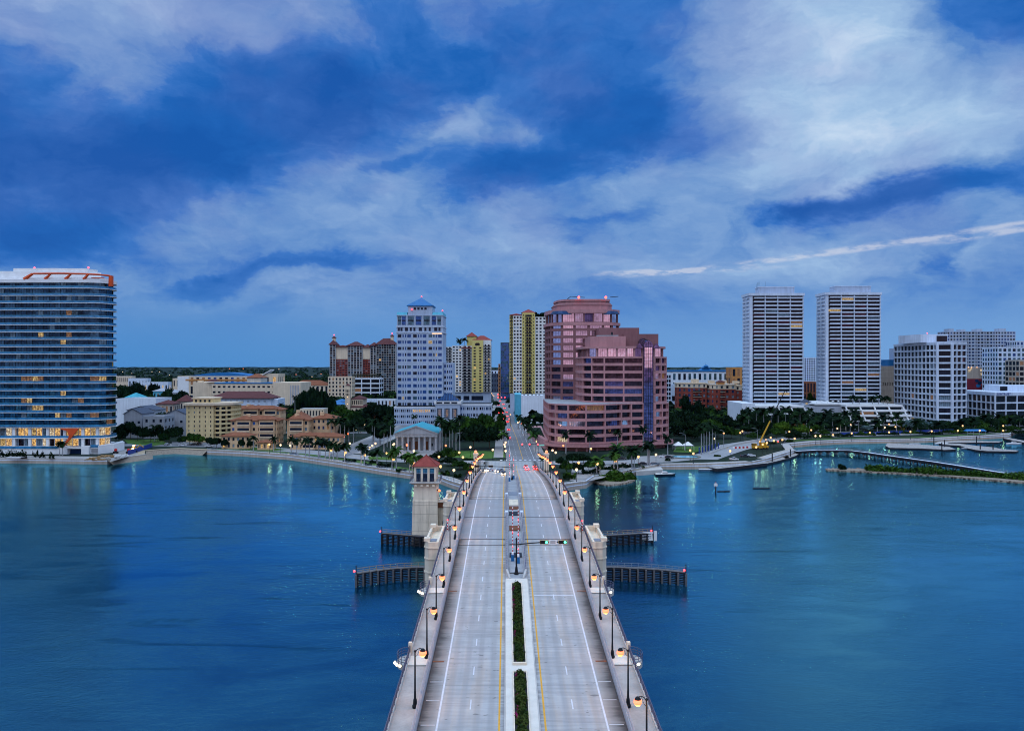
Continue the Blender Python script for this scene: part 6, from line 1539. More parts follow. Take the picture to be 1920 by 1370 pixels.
def brickapt():
    Y = 725; x0 = X(1276, Y); B = Bld('brick_apartments', 'red brick and cream apartment building with corner tower below the left twin tower', (x0, Y, GZ)); B.maxw = 90
    z = lambda py: Zp(py, Y)-GZ; x = lambda px: X(px, Y)-x0
    gl = {'gdark': 3, 'gteal': 1.5, 'gcurt': 2, 'gblue': 1.5}
    for P, top, c0, c1 in ((([(x(1276), 14), (x(1290), 6), (x(1298), 2), (x(1326), 2), (x(1330), 22), (x(1276), 26)]), 727, None, None),
                           (([(x(1326), 6), (x(1332), 0), (x(1345), -6), (x(1376), -6), (x(1376), 26), (x(1326), 26)]), 729, None, None),
                           (([(x(1376.3), -4), (x(1395), -4), (x(1395), 26), (x(1376.3), 26)]), 731, None, None)):
        H = z(top); B.tier(P, 4, H, 5, bay=5.2, pier=2.9, band=2.0, t=0.5, wallm='brick', glass=gl)
        B.tier(offset(ccw(P), -0.12), H, H+3.6, 1, bay=5.2, pier=2.9, band=1.3, t=0.5, wallm='cream', glass=gl, roof='cream')
        B.parapet(offset(ccw(P), -0.5), H+3.6, 0.7, 1.2, 'cream'); B.wall.prism(ccw(offset(ccw(P), -0.15)), 0, 3.98, 'orange')
    b = MB()
    for px, w_, h_ in ((1307, 6, 4.2), (1338, 5, 3.0), (1360, 6, 3.0), (1385, 5, 2.4)): b.box(x(px)-w_/2, x(px)+w_/2, 6, 12, z(727)+3.6, z(727)+3.6+h_, 'cream')
    for i in range(10): b.box(x(1335)+i*2.6, x(1335)+i*2.6+1.2, 14+(i % 4)*2, 15.5+(i % 4)*2, z(729)+3.6, z(729)+4.8, 'whitec')
    b.build('gable_parapet', B.root)
    b = MB(); b.box(x(1345), x(1357), -3, 4, z(728)+3, z(722)+3, 'orange'); b.hip(x(1345), x(1357), -3, 4, z(722)+3, 1.8, 'tiledark', 0.6); b.build('corner_tower', B.root)
    for f in range(5):
        b = MB(); zz = 5.2+f*4.6; b.box(x(1300), x(1316), 0.6, 2.1, zz, zz+0.25, 'cream'); b.box(x(1300), x(1316), 0.6, 0.7, zz+0.25, zz+1.3, 'dark'); b.build('balcony', B.root)
        b = MB(); b.box(x(1347), x(1356), -7.4, -5.9, zz, zz+0.25, 'cream'); b.box(x(1347), x(1356), -7.4, -7.3, zz+0.25, zz+1.3, 'dark'); b.build('balcony', B.root)
    B.done()
brickapt()
boxb('distant_tower', 'slim teal and white tower seen between the twin towers', 1508, 1533, 1300, 671, 25, 16, 3.6, 2.2, 1.2, 'whitec', {'gteal': 4, 'gblue': 3}, maxw=60)
boxb('low_pink_block', 'low salmon block between the twin towers', 1507, 1535, 1000, 717, 25, 2, 4, 2, 2.0, 'terra', {'gdark': 1}, maxw=12)
# tan block with slot windows
Y = 668; x0 = X(1652, Y); B = Bld('court_building', 'blank tan stone block with one row of slot windows right of the twin towers', (x0, Y, GZ)); z = lambda py: Zp(py, Y)-GZ; x = lambda px: X(px, Y)-x0
B.wall.box(0, x(1699), 0, 30, 0, z(723), 'tan'); B.wall.box(0, x(1699), 0, 30, z(716.5), z(686), 'tan'); B.wall.box(0.1, x(1699)-0.1, 1.2, 29, z(723), z(716.5), 'gblack')
for i in range(11): B.wall.box(0.3+i*1.95, 1.4+i*1.95, 0, 1.2, z(723), z(716.5), 'tan')
b = MB(); b.box(x(1699)+0.02, x(1707), -2, 30, 0, z(652), 'pale'); b.build('tall_fin_wall', B.root); b = MB(); b.box(x(1677), x(1698), 10, 28, z(686), z(674), 'bluer'); b.build('roof_plant', B.root)
for zz in (745, 732, 709, 700, 693):
    b = MB(); b.box(0, x(1699), -0.05, -0.01, z(zz), z(zz)+0.12, 'roofd'); b.build('joint_line', B.root)
B.done()
# white grid office
def gridoff():
    B = Bld('office_tower', 'white office tower with deep square window grid right of the twin towers', (0, 0, GZ), cat='office tower'); B.maxw = 100
    P = [(X(1707, 640), 640), (X(1757.5, 600), 600), (X(1785.5, 597), 597), (X(1813, 602), 602), (X(1813, 602)+2, 640), (X(1813, 602), 665), (X(1707, 640), 668)]
    H = Zp(641, 600)-GZ; n = 13; gl = {'gblack': 6, 'gdark': 2, 'grosedark': 1.0, 'litdim': 0.12, 'lit2': 0.08, 'gcurt': 0.3}
    P = ccw(P)
    B.tier(P, 2, H-1.5, n, bay=6, pier=0.75, band=1.25, t=1.0, wallm='whitec', glass=gl, cols={0: 7, 1: 1, 2: 3}, roof='roofg')
    b = MB(); b.prism(offset(P, -0.15), H-1.5, H, 'whitec'); b.build('parapet', B.root)
    for q in (P[1], P[2]): b = MB(); b.box(q[0]-0.8, q[0]+0.8, q[1]-0.6, q[1]+0.9, 0, H-1.5, 'whitec'); b.build('corner_pier', B.root)
    b = MB(); zz = lambda py: Zp(py, 610)-GZ
    b.box(X(1726, 615), X(1777, 615), 615, 650, H, zz(626), 'whitec'); b.build('penthouse', B.root); b = MB(); b.box(X(1756, 615), X(1776, 615), 614.7, 614.98, H+0.8, zz(629), 'gblack'); b.build('dark_panel', B.root)  # dark panel standing in for the shaded recess at the right
    b = MB(); b.tube((X(1745, 615), 620, zz(626)), (X(1745, 615), 620, zz(624)), 0.1, 0.1, 4, 'dark'); b.ball((X(1745, 615), 620, zz(623.6)), 0.4, 'redl', 6, 4); b.build('beacon', B.root)
    B.done()
gridoff()
# blue zig-zag condominium
def zigzag():
    Y = 900; x0 = X(1779, Y); B = Bld('apartment_tower', 'wide blue grey apartment tower with zigzag balconies behind the white grid office', (x0, Y, GZ), cat='apartment tower'); B.maxw = 100
    x = lambda px: X(px, Y)-x0; z = lambda py: Zp(py, Y)-GZ; H = z(621)
    P = [(x(1779), 4), (x(1800), 2)]; px = 1800; s = 0
    while px < 1868:
        P.append((x(px), 2 if s == 0 else -2)); px += 8.5; s ^= 1
    P += [(x(1870), -1), (x(1903), -1), (x(1903), 24), (x(1779), 24)]
    Q = [P[0]]
    for p in P[1:]:
        if abs(p[0]-Q[-1][0])+abs(p[1]-Q[-1][1]) > 0.6: Q.append(p)
    B.tier(Q, 2, H, 23, bay=3.2, pier=1.5, band=1.5, t=0.4, wallm='bluer' if 0 else 'greyw', bandm='pale', pierm='greyw', glass={'gblue': 4, 'gdark': 4, 'gteal': 1})
    b = MB()
    for a, c, h_ in ((1782, 1792, 2), (1806, 1814, 1.4), (1835, 1846, 1.8), (1878, 1890, 2.2)): b.box(x(a), x(c), 4, 14, H, H+h_+1, 'pale')
    b.build('roof_plant', B.root)
    for k in range(22): b = MB(); b.box(x(1903), x(1903)+1.6, 1, 12, 4+k*(H-4)/22, 4.3+k*(H-4)/22, 'pale'); b.build('balcony', B.root)
    B.done()
zigzag()
boxb('apartment_tower', 'teal and white apartment tower behind the low sign building at far right', 1871, 1950, 740, 652, 25, 15, 4.4, 2.8, 1.4, 'whitec', {'gteal': 5, 'gdark': 3, 'gblue': 2}, maxw=100, cat='apartment tower')
boxb('apartment_tower', 'white sliver of tower at the far right edge behind the teal one', 1906, 1960, 880, 640, 20, 16, 4, 2.4, 1.3, 'whitec', {'gteal': 3, 'gblue': 2}, maxw=40, cat='apartment tower')
boxb('tan_block', 'tan balcony block at the right edge above the low sign building', 1911, 1970, 700, 676, 20, 9, 4.6, 3.4, 1.4, 'tan', {'gblack': 3, 'litdim': 0.6}, maxw=30, zb=10)
# mural garage
Y = 770; x0 = X(1811, Y); B = Bld('mural_building', 'tan garage with a dark red mural and a row of warm lights', (x0, Y, GZ)); z = lambda py: Zp(py, Y)-GZ; x = lambda px: X(px, Y)-x0
B.wall.box(0, x(1873), 2, 30, 0, z(688), 'tan'); b = MB(); b.box(0, x(1873), 0, 1.98, 0, z(710), 'mural')
b.build('mural_wall', B.root)
b = MB()
for q, zz, r_, m_ in ((0.33, 714, 1.9, 'navy'), (0.42, 718, 2.4, 'navy'), (0.37, 723, 2.2, 'bluer'), (0.5, 721, 1.6, 'redp'), (0.58, 717, 1.3, 'navy'), (0.66, 725, 2.2, 'whitec')):
    pts = [(x(1811)+q*x(1873)+r_*math.cos(t)*(1+0.25*math.sin(3*t+q*20)), z(zz)+r_*math.sin(t)*0.8) for t in np.linspace(0, 2*math.pi, 11)[:-1]]
    n_ = len(pts); yy = -0.05-0.02*q; b.faces([(a_, yy, c_) for a_, c_ in pts], [tuple(range(n_))], m_)
b.build('painted_shapes', B.root)
for i, a_ in enumerate((1817, 1823, 1833, 1846, 1852, 1857, 1866)):
    b = MB(); b.ball((x(a_), 1.0, z(688.5)), 0.55, 'lampy', 6, 4); b.tube((x(a_), 2.2, z(689)), (x(a_), 1, z(688.6)), 0.1, 0.1, 4, 'dark'); b.build('lamp', B.root)
for a_, zz, m_ in ((1818, 697, 'litw'), (1821, 694, 'litw'), (1840, 696, 'litw'), (1845, 700, 'litw'), (1853, 696, 'yellowp'), (1841, 703, 'litw')): b = MB(); b.box(x(a_), x(a_)+1.8, 1.8, 1.98, z(zz), z(zz)+2.2, m_); b.build('window', B.root)
B.done()
# low office with sign
def suntrust():
    B = Bld('office_building', 'low white office with wide dark windows and blue lettering at the right edge', (0, 0, GZ), cat='office building'); B.maxw = 60
    P = ccw([(X(1822, 640), 640), (X(1865.5, 606), 606), (X(1990, 616), 616), (X(1990, 650), 650), (X(1822, 640)+3, 668)])
    H = Zp(735, 610)-GZ
    B.tier(P, 1.5, H-2.2, 4, bay=8, pier=0.7, band=1.0, t=0.9, wallm='whitec', glass={'gblack': 6, 'gdark': 1.5, 'grosedark': 0.6}, cols={0: 5, 1: 6})
    b = MB(); b.prism(offset(P, -0.12), H-2.2, H, 'whitec'); b.build('parapet', B.root)
    b = MB(); b.box(X(1874, 630), X(2000, 630), 630, 650, H, H+4.6, 'whitec'); b.build('penthouse', B.root)
    b = MB(); b.box(X(1875, 630), X(1888.5, 630), 629.7, 629.98, H+0.6, H+3.8, 'gblack'); b.build('dark_panel', B.root)
    cu = bpy.data.curves.new('sign_text', 'FONT'); cu.body = 'SUNTRUST'; cu.size = 2.3; cu.extrude = 0.08; cu.align_x = 'LEFT'; cu.space_character = 1.12
    p, q = Vector((X(1865.5, 606), 606)), Vector((X(1990, 616), 616)); d = (q-p).normalized()
    o = bpy.data.objects.new('sign_text', cu); COL.objects.link(o); dg = bpy.context.evaluated_depsgraph_get(); me = bpy.data.meshes.new_from_object(o.evaluated_get(dg)); bpy.data.objects.remove(o); me.materials.clear(); me.materials.append(M['bluep']); o = link('lettering', me, B.root)
    o.location = (p.x+d.x*1.2+d.y*0.3, p.y+d.y*1.2-d.x*0.3, H-2.0); o.rotation_euler = (math.radians(90), 0, math.atan2(d.y, d.x))
    B.done()
suntrust()
boxb('link_block', 'low white link wall between the grid office and the sign building', 1700, 1716, 655, 752, 20, 2, 6, 4, 3, 'white', {'gblack': 1}, maxw=4)

# ================================================================ VEGETATION
def quads_mesh(name, C, N1, N2, mats_idx=None, mats=('leaf',)):
    n = len(C); v = np.empty((n, 4, 3)); v[:, 0] = C-N1-N2; v[:, 1] = C+N1-N2; v[:, 2] = C+N1+N2; v[:, 3] = C-N1+N2
    me = bpy.data.meshes.new(name); me.vertices.add(4*n); me.vertices.foreach_set('co', v.reshape(-1)); me.loops.add(4*n)
    me.loops.foreach_set('vertex_index', np.arange(4*n, dtype=np.int32)); me.polygons.add(n)
    me.polygons.foreach_set('loop_start', np.arange(0, 4*n, 4, dtype=np.int32)); me.polygons.foreach_set('loop_total', np.full(n, 4, dtype=np.int32))
    for m in mats: me.materials.append(M[m])
    if mats_idx is not None: me.polygons.foreach_set('material_index', mats_idx.astype(np.int32))
    me.update(calc_edges=True); me.validate(); return me
def leaf_quads(rng, P, R, size, out):
    # leaf-clump quads facing roughly outwards
    n = len(P); d = out+rng.normal(0, 0.55, (n, 3)); d /= np.linalg.norm(d, axis=1)[:, None]
    a = np.cross(d, rng.normal(0, 1, (n, 3))); a /= np.linalg.norm(a, axis=1)[:, None]; b = np.cross(d, a)
    s = size*(0.6+0.8*rng.random(n))[:, None]
    return P, a*s, b*s*0.7
def crown(seed, lobes=16, per=125, size=0.062):
    # unit crown: radius about 1, from z=0.28 to z=1
    rng = np.random.default_rng(seed); P = []; O = []
    for k in range(lobes):
        a = rng.random()*6.283; r = 0.68*math.sqrt(rng.random()); z = 0.42+0.40*rng.random()*(1.15-r)
        c = np.array([r*math.cos(a), r*math.sin(a), z]); lr = 0.25+0.2*rng.random()
        d = rng.normal(0, 1, (per, 3)); d /= np.linalg.norm(d, axis=1)[:, None]; d[:, 2] = np.where(d[:, 2] < -0.35, -d[:, 2]*0.6, d[:, 2])
        rr = lr*(0.62+0.45*rng.random(per))[:, None]; P.append(c+d*rr*np.array([1, 1, 0.55])); O.append(d)
    P = np.vstack(P); O = np.vstack(O); keep = P[:, 2] > 0.24; P = P[keep]; O = O[keep]
    return leaf_quads(rng, P, 1, size, O)
CROWN = {}
def tree_proto(kind, seed):
    root = empty('broad_tree', (0, 0, 0)); C, a, b = crown(seed)
    link('crown', quads_mesh('crown', C, a, b, mats=(kind,)), root)
    t = MB(); t.tube((0, 0, 0), (0.02, 0.01, 0.34), 0.035, 0.026, 7, 'bark')
    rng = random.Random(seed)
    for k in range(6):
        an = k*1.05+rng.random(); t.tube((0.02, 0.01, 0.26+0.02*k), (0.4*math.cos(an), 0.4*math.sin(an), 0.62), 0.02, 0.008, 5, 'bark')
    t.build('trunk', root); return root
def copy_at(proto, used, loc, rz, sc, label, group, name=None, cat=None):
    o = proto if not used[0] else copy_tree(proto); used[0] = True
    o.location = loc; o.rotation_euler = (0, 0, rz); o.scale = sc; o['label'] = label; o['group'] = group
    if cat: o['category'] = cat
    return o
TP = {}
def tree_row(items, phrase, group):
    """items: (px, Y, ytop, halfwidth px, material); phrase names the row for the labels"""
    for i, (px, Y, yt, hw, k) in enumerate(sorted(items)):
        s = (k, RND.randrange(4))
        if s not in TP: TP[s] = (tree_proto(k, hash(s[1])+len(k)*7+sum(map(ord, k))), [False])
        h = max(4, Zp(yt, Y)-GZ)*1.12; r = hw/FP*Y*1.12
        copy_at(TP[s][0], TP[s][1], (X(px, Y), Y, GZ), RND.random()*6.28, (r, r, h), '%s leafy tree from left %s' % (ordn(i+1), phrase), group, cat='tree')
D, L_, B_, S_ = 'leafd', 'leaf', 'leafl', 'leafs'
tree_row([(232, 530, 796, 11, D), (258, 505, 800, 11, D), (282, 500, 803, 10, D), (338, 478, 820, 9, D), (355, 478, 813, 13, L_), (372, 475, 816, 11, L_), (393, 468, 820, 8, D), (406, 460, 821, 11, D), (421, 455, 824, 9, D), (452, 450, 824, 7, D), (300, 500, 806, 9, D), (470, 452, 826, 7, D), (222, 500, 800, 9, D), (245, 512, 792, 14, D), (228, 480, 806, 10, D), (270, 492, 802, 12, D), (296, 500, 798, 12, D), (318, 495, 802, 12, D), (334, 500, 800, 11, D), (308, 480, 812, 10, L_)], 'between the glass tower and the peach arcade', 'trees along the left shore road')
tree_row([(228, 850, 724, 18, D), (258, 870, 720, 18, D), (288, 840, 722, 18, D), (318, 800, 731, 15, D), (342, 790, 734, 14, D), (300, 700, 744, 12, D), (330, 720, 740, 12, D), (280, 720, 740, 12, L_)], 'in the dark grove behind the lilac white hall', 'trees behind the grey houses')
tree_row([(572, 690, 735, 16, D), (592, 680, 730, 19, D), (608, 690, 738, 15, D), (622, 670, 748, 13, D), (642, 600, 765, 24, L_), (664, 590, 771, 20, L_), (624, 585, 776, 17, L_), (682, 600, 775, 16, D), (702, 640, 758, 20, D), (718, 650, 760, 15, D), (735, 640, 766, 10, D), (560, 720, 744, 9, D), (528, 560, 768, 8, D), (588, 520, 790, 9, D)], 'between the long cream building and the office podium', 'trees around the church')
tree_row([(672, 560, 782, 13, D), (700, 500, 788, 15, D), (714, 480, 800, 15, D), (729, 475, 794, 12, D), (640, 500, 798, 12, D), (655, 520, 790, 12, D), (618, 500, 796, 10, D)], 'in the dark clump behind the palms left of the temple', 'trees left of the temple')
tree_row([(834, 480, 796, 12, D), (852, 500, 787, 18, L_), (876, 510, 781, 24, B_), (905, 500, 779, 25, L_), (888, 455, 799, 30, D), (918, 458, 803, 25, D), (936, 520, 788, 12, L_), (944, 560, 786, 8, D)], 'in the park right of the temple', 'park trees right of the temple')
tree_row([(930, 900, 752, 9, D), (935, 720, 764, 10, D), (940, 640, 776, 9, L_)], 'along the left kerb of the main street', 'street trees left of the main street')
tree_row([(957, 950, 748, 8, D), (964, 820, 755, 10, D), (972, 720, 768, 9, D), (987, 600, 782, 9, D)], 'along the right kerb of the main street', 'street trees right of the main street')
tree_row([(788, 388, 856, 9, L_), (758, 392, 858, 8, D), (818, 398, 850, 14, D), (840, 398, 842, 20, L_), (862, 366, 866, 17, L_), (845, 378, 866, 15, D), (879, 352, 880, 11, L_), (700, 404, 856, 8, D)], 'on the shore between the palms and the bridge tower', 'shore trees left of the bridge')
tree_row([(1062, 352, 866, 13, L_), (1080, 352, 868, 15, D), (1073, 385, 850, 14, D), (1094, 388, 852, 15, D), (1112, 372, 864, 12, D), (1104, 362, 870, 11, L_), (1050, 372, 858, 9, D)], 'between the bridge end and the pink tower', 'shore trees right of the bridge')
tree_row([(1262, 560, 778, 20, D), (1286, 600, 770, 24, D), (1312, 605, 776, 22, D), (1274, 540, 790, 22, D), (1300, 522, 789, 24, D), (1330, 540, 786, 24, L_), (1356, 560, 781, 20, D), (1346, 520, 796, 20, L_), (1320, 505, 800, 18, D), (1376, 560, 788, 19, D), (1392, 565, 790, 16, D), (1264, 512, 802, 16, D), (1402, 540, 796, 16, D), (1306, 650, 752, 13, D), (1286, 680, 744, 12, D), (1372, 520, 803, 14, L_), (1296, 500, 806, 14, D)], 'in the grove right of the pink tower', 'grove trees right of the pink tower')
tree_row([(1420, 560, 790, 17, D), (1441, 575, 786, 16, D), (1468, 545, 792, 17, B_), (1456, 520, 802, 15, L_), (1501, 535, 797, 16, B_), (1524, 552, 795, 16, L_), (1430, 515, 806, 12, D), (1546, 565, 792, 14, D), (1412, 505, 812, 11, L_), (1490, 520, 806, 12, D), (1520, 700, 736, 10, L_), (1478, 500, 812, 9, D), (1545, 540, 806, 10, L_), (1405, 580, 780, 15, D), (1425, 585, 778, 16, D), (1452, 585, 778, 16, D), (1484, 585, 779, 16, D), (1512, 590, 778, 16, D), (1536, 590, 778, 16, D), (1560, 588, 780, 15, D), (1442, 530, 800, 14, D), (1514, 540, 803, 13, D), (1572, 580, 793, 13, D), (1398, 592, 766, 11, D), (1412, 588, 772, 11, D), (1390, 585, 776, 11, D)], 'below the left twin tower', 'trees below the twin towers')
tree_row([(1564, 590, 800, 12, S_), (1595, 590, 798, 12, S_), (1624, 578, 797, 14, S_), (1640, 582, 806, 12, D), (1662, 580, 801, 15, D), (1690, 585, 787, 13, B_), (1704, 578, 788, 12, S_), (1739, 578, 790, 13, S_), (1722, 570, 802, 12, D), (1757, 575, 797, 13, D), (1778, 585, 790, 18, D), (1803, 592, 788, 18, D), (1832, 584, 789, 20, L_), (1862, 592, 785, 20, D), (1888, 594, 780, 20, L_), (1912, 586, 784, 18, D), (1812, 566, 800, 16, D), (1842, 566, 798, 16, L_), (1874, 570, 797, 14, D), (1900, 572, 798, 14, L_), (1608, 582, 800, 13, D), (1582, 588, 796, 12, D), (1674, 575, 806, 14, D), (1720, 588, 790, 14, D), (1750, 590, 788, 14, D), (1790, 575, 798, 15, D), (1850, 594, 782, 18, D), (1820, 596, 784, 18, D), (1898, 598, 778, 18, D)], 'along the marina front at right', 'marina front trees')

# distant woods: one mass that nobody could count
def bboxes():
    out = []
    for o in COL.objects:
        if o.type == 'EMPTY' and o.get('category') and o.parent is None and len(o.children) > 1 and o.location.y > 430 or (o.name.startswith('office_building')):
            xs, ys = [], []
            for c in o.children:
                if c.name.startswith('wall'):
                    for k in c.bound_box: xs.append(k[0]+o.location.x); ys.append(k[1]+o.location.y)
            if xs: out.append((min(xs)-5, max(xs)+5, min(ys)-5, max(ys)+5))
    return np.array(out)
def woods():
    rng = np.random.default_rng(5); N = 24000
    inv = rng.uniform(1/15000, 1/640, N); near = rng.random(N) < 0.45
    Y = np.where(near, rng.uniform(640, 2600, N), 1/inv); px = rng.uniform(-350, 2270, N); x = (px-960)/FP*Y
    bb = bboxes(); ok = np.ones(N, bool)
    for a, b, c, d in bb: ok &= ~((x > a) & (x < b) & (Y > c) & (Y < d))
    sx = np.interp(Y, [372, 403, 520, 679, 1003, 1300, 1900], [4, 5.5, 3, -2, -13, -24, -40]); ok &= ~((abs(x-sx) < 20) & (Y < 2000))
    dx = np.interp(Y, [415, 560, 800, 1000], [-92, -84, -74, -68]); ok &= ~((abs(x-dx) < 12) & (Y < 1000))
    ok &= ~((Y < 1100) & (rng.random(N) < 0.25))
    n1 = np.sin(x*0.011+2)*np.cos(Y*0.006+1)+0.5*np.sin(x*0.031+Y*0.017); ok &= ~((n1 > 0.75) & (Y > 900))
    x, Y = x[ok], Y[ok]; n = len(x); k = 22
    big = np.clip(Y/2600, 1, 5)**0.8; R = rng.uniform(4.5, 7.5, n)*big; H = rng.uniform(7, 11.5, n)*np.clip(big, 1, 1.5)
    d = rng.normal(0, 1, (n, k, 3)); d /= np.linalg.norm(d, axis=2)[..., None]; d[..., 2] = abs(d[..., 2])
    P = np.empty((n, k, 3)); rr = rng.uniform(0.7, 1.05, (n, k))
    P[..., 0] = x[:, None]+d[..., 0]*R[:, None]*rr; P[..., 1] = Y[:, None]+d[..., 1]*R[:, None]*rr; P[..., 2] = GZ+H[:, None]*(0.35+0.62*d[..., 2]*rr)
    P = P.reshape(-1, 3); O = d.reshape(-1, 3); nn = len(P)
    dd = O+rng.normal(0, 0.4, (nn, 3)); dd /= np.linalg.norm(dd, axis=1)[:, None]; a = np.cross(dd, rng.normal(0, 1, (nn, 3))); a /= np.linalg.norm(a, axis=1)[:, None]; b = np.cross(dd, a)
    s = (np.repeat(R, k)*0.30*(0.7+0.6*rng.random(nn)))[:, None]
    tag(link('distant_woods', quads_mesh('distant_woods', P, a*s, b*s, (rng.random(nn) < 0.3).astype(int), ('leafd', 'leaf'))), kind='stuff')
woods()

def foliage_strip(name, pts, half, h0, h1, m, per_m, size, z0=GZ, flower=None, seed=1):
    rng = np.random.default_rng(seed); P = []; L = []
    for a, b in zip(pts[:-1], pts[1:]):
        a = np.array(a, float); b = np.array(b, float); l = np.linalg.norm(b[:2]-a[:2]); n = int(l*per_m)
        t = rng.random(n)[:, None]; c = a+(b-a)*t; d = (b-a)/max(l, .01); nv = np.array([-d[1], d[0]])
        lat = rng.uniform(-1, 1, n); bump = 0.72+0.28*np.sin((c[:, 0]*1.7+c[:, 1]*1.3)*(1.6/half))*np.cos(c[:, 1]*0.9/half)
        hh = (h0+(h1-h0)*rng.random(n))*np.sqrt(np.clip(1-lat**2, 0.05, 1))*bump
        zz = (c[:, 2] if len(a) > 2 else z0)+hh*rng.uniform(0.35, 1, n)
        P.append(np.stack([c[:, 0]+nv[0]*lat*half*bump, c[:, 1]+nv[1]*lat*half*bump, zz], 1))
    P = np.vstack(P); n = len(P); O = np.tile([0, 0, 1.0], (n, 1))+rng.normal(0, 0.5, (n, 3))
    C, a, b = leaf_quads(rng, P, 1, size, O)
    idx = np.zeros(n, int)
    if flower: 
        sel = (np.sin(P[:, 1]*0.9)*np.sin(P[:, 1]*0.37+1) > 0.25) & (rng.random(n) < 0.55) & flower(P); idx[sel] = 1
    return quads_mesh(name, C, a, b, idx, (m, 'leafp'))
# bridge hedges
for y0, y1, lab in ((60, 107.4, 'nearer clipped hedge with pink blossoms in the bridge median planter'), (110.6, 144.3, 'farther clipped hedge with pink blossoms in the bridge median planter')):
    pts = [BW(-0.05, y, 0.3) for y in np.linspace(y0, y1, 10)]
    o = link('hedge', foliage_strip('hedge', pts, 0.86, 0.55, 1.35, 'hedge', 130, 0.12, flower=lambda P: P[:, 0] < (BX-0.0067*P[:, 1]-0.45), seed=int(y0)))
    tag(o, lab, 'hedge', 'clipped hedges in the bridge median')
# breakwater and mangrove islet
def islet(name, poly, label, cat, veg, vh, n, seed):
    root = empty(name, (0, 0, 0), 0, label, cat)
    b = MB(); q = ccw(poly); b.loft(offset(q, -0.6), -0.8, offset(q, 0.5), 0.75, 'rock'); b.build('rock_bank', root)
    rng = np.random.default_rng(seed); r = MB()
    for i in range(len(q)):
        a, c = Vector(q[i]), Vector(q[(i+1) % len(q)]); L = (c-a).length
        for k in range(int(L/1.2)):
            p = a+(c-a)*((k+rng.random())/(L/1.2)); s = 0.35+0.4*rng.random(); r.ball((p.x+rng.normal(0, .3), p.y+rng.normal(0, .3), 0.4+0.3*rng.random()), s, 'rock', 5, 3, 0.7)
    tag(r.build('boulders', root), kind='stuff')
    link('foliage', foliage_strip('foliage', veg, vh[0], vh[1], vh[2], 'mang', n, 0.42, z0=0.6, seed=seed), root)
f = lambda px, py, z=0.5: G(px, py, z)
N_ = [f(1550, 881), (f(1620, 884)), f(1700, 888), f(1780, 893), f(1850, 899), f(1925, 905), f(2020, 914), f(2100, 922)]
F_ = [f(2100, 908), f(2020, 900), f(1925, 892), f(1850, 887.5), f(1780, 884), f(1700, 880.5), f(1620, 879), f(1550, 878.5)]
islet('breakwater', N_+F_, 'long low rock breakwater covered in green mangroves at right', 'breakwater', [f(1622, 882), f(1680, 884.5), f(1740, 888), f(1800, 891), f(1860, 895), f(1925, 899.5), f(2060, 912)], (5.0, 2.2, 4.4), 62, 3)
o = link('shrub', foliage_strip('shrub', [f(1573, 880.5), f(1584, 880.5)], 2.2, 2.0, 3.6, 'leafd', 90, 0.45, z0=0.6, seed=9)); tag(o, 'lone dark shrub near the left tip of the long breakwater', 'shrub')
A = [(1112, 903), (1122, 906.5), (1140, 909), (1158, 908), (1176, 905), (1190, 900), (1188, 896), (1165, 893), (1140, 893), (1118, 896)]
islet('mangrove_islet', [f(*p) for p in A], 'small oval mangrove islet in front of the right promenade', 'islet', [f(1115, 900), f(1135, 901), (f(1160, 900)), f(1183, 898)], (5.5, 2.6, 5.4), 170, 4)

# palms
def palm_proto(seed, m, fronds=21):
    root = empty('palm_tree', (0, 0, 0)); rng = random.Random(seed); q = []; V = []; F = []
    def strip(a, el, ln, droop):
        pts = []; x = z = 0.0; e = el
        for k in range(7):
            pts.append((x, z)); x += ln/6*math.cos(e); z += ln/6*math.sin(e); e -= droop/6
        ca, sa = math.cos(a), math.sin(a)
        for k in range(6):
            w = (0.12, 0.36, 0.42, 0.40, 0.32, 0.2, 0.03); 
            for s in (-1, 1):
                b = len(V)
                for kk, ww in ((k, 0), (k+1, 0), (k+1, w[k+1]), (k, w[k])):
                    px_, pz = pts[kk]; off = s*ww*ln*0.42; dz = -ww*ln*0.30
                    if ww and (k % 2): off *= 0.8
                    V.append((px_*ca-off*sa, px_*sa+off*ca, pz+dz))
                F.append((b, b+1, b+2, b+3) if s > 0 else (b+3, b+2, b+1, b))
    for k in range(fronds):
        strip(k*2.399+rng.random()*0.4, (1.25, 0.8, 0.35, -0.05)[k % 4]+rng.uniform(-.15, .15), rng.uniform(0.85, 1.1), rng.uniform(1.5, 2.3))
    me = bpy.data.meshes.new('crown'); me.from_pydata(V, [], F); me.materials.append(M[m]); me.update()
    return me
PALMC = {m: [palm_proto(i, m) for i in range(4)] for m in ('palm', 'palml')}
tm = MB(); tm.tube((0, 0, 0), (0.015, 0, 0.35), 1.15, 0.8, 7, 'trunk', False); tm.tube((0.015, 0, 0.35), (0.0, 0, 0.9), 0.8, 0.68, 7, 'trunk', False); tm.tube((0, 0, 0.9), (0, 0, 1.0), 0.72, 0.5, 7, 'palml'); PT = tm.mesh('trunk')
def palm(px, Y, yt, m, label, group, cs=1.0, gz=GZ, lean=0):
    top = Zp(yt, Y); h = top-gz-1.2*cs; x = X(px, Y)
    root = empty('palm_tree', (x, Y, gz), RND.random()*0.0, label, 'palm tree', group)
    t = link('trunk', PT, root); t.scale = (0.28, 0.28, h)
    c = link('crown', RND.choice(PALMC[m]), root, (0, 0, h-0.15), (0, 0, RND.random()*6.28)); r = 4.0*cs*RND.uniform(0.9, 1.15); c.scale = (r, r, r*0.95)
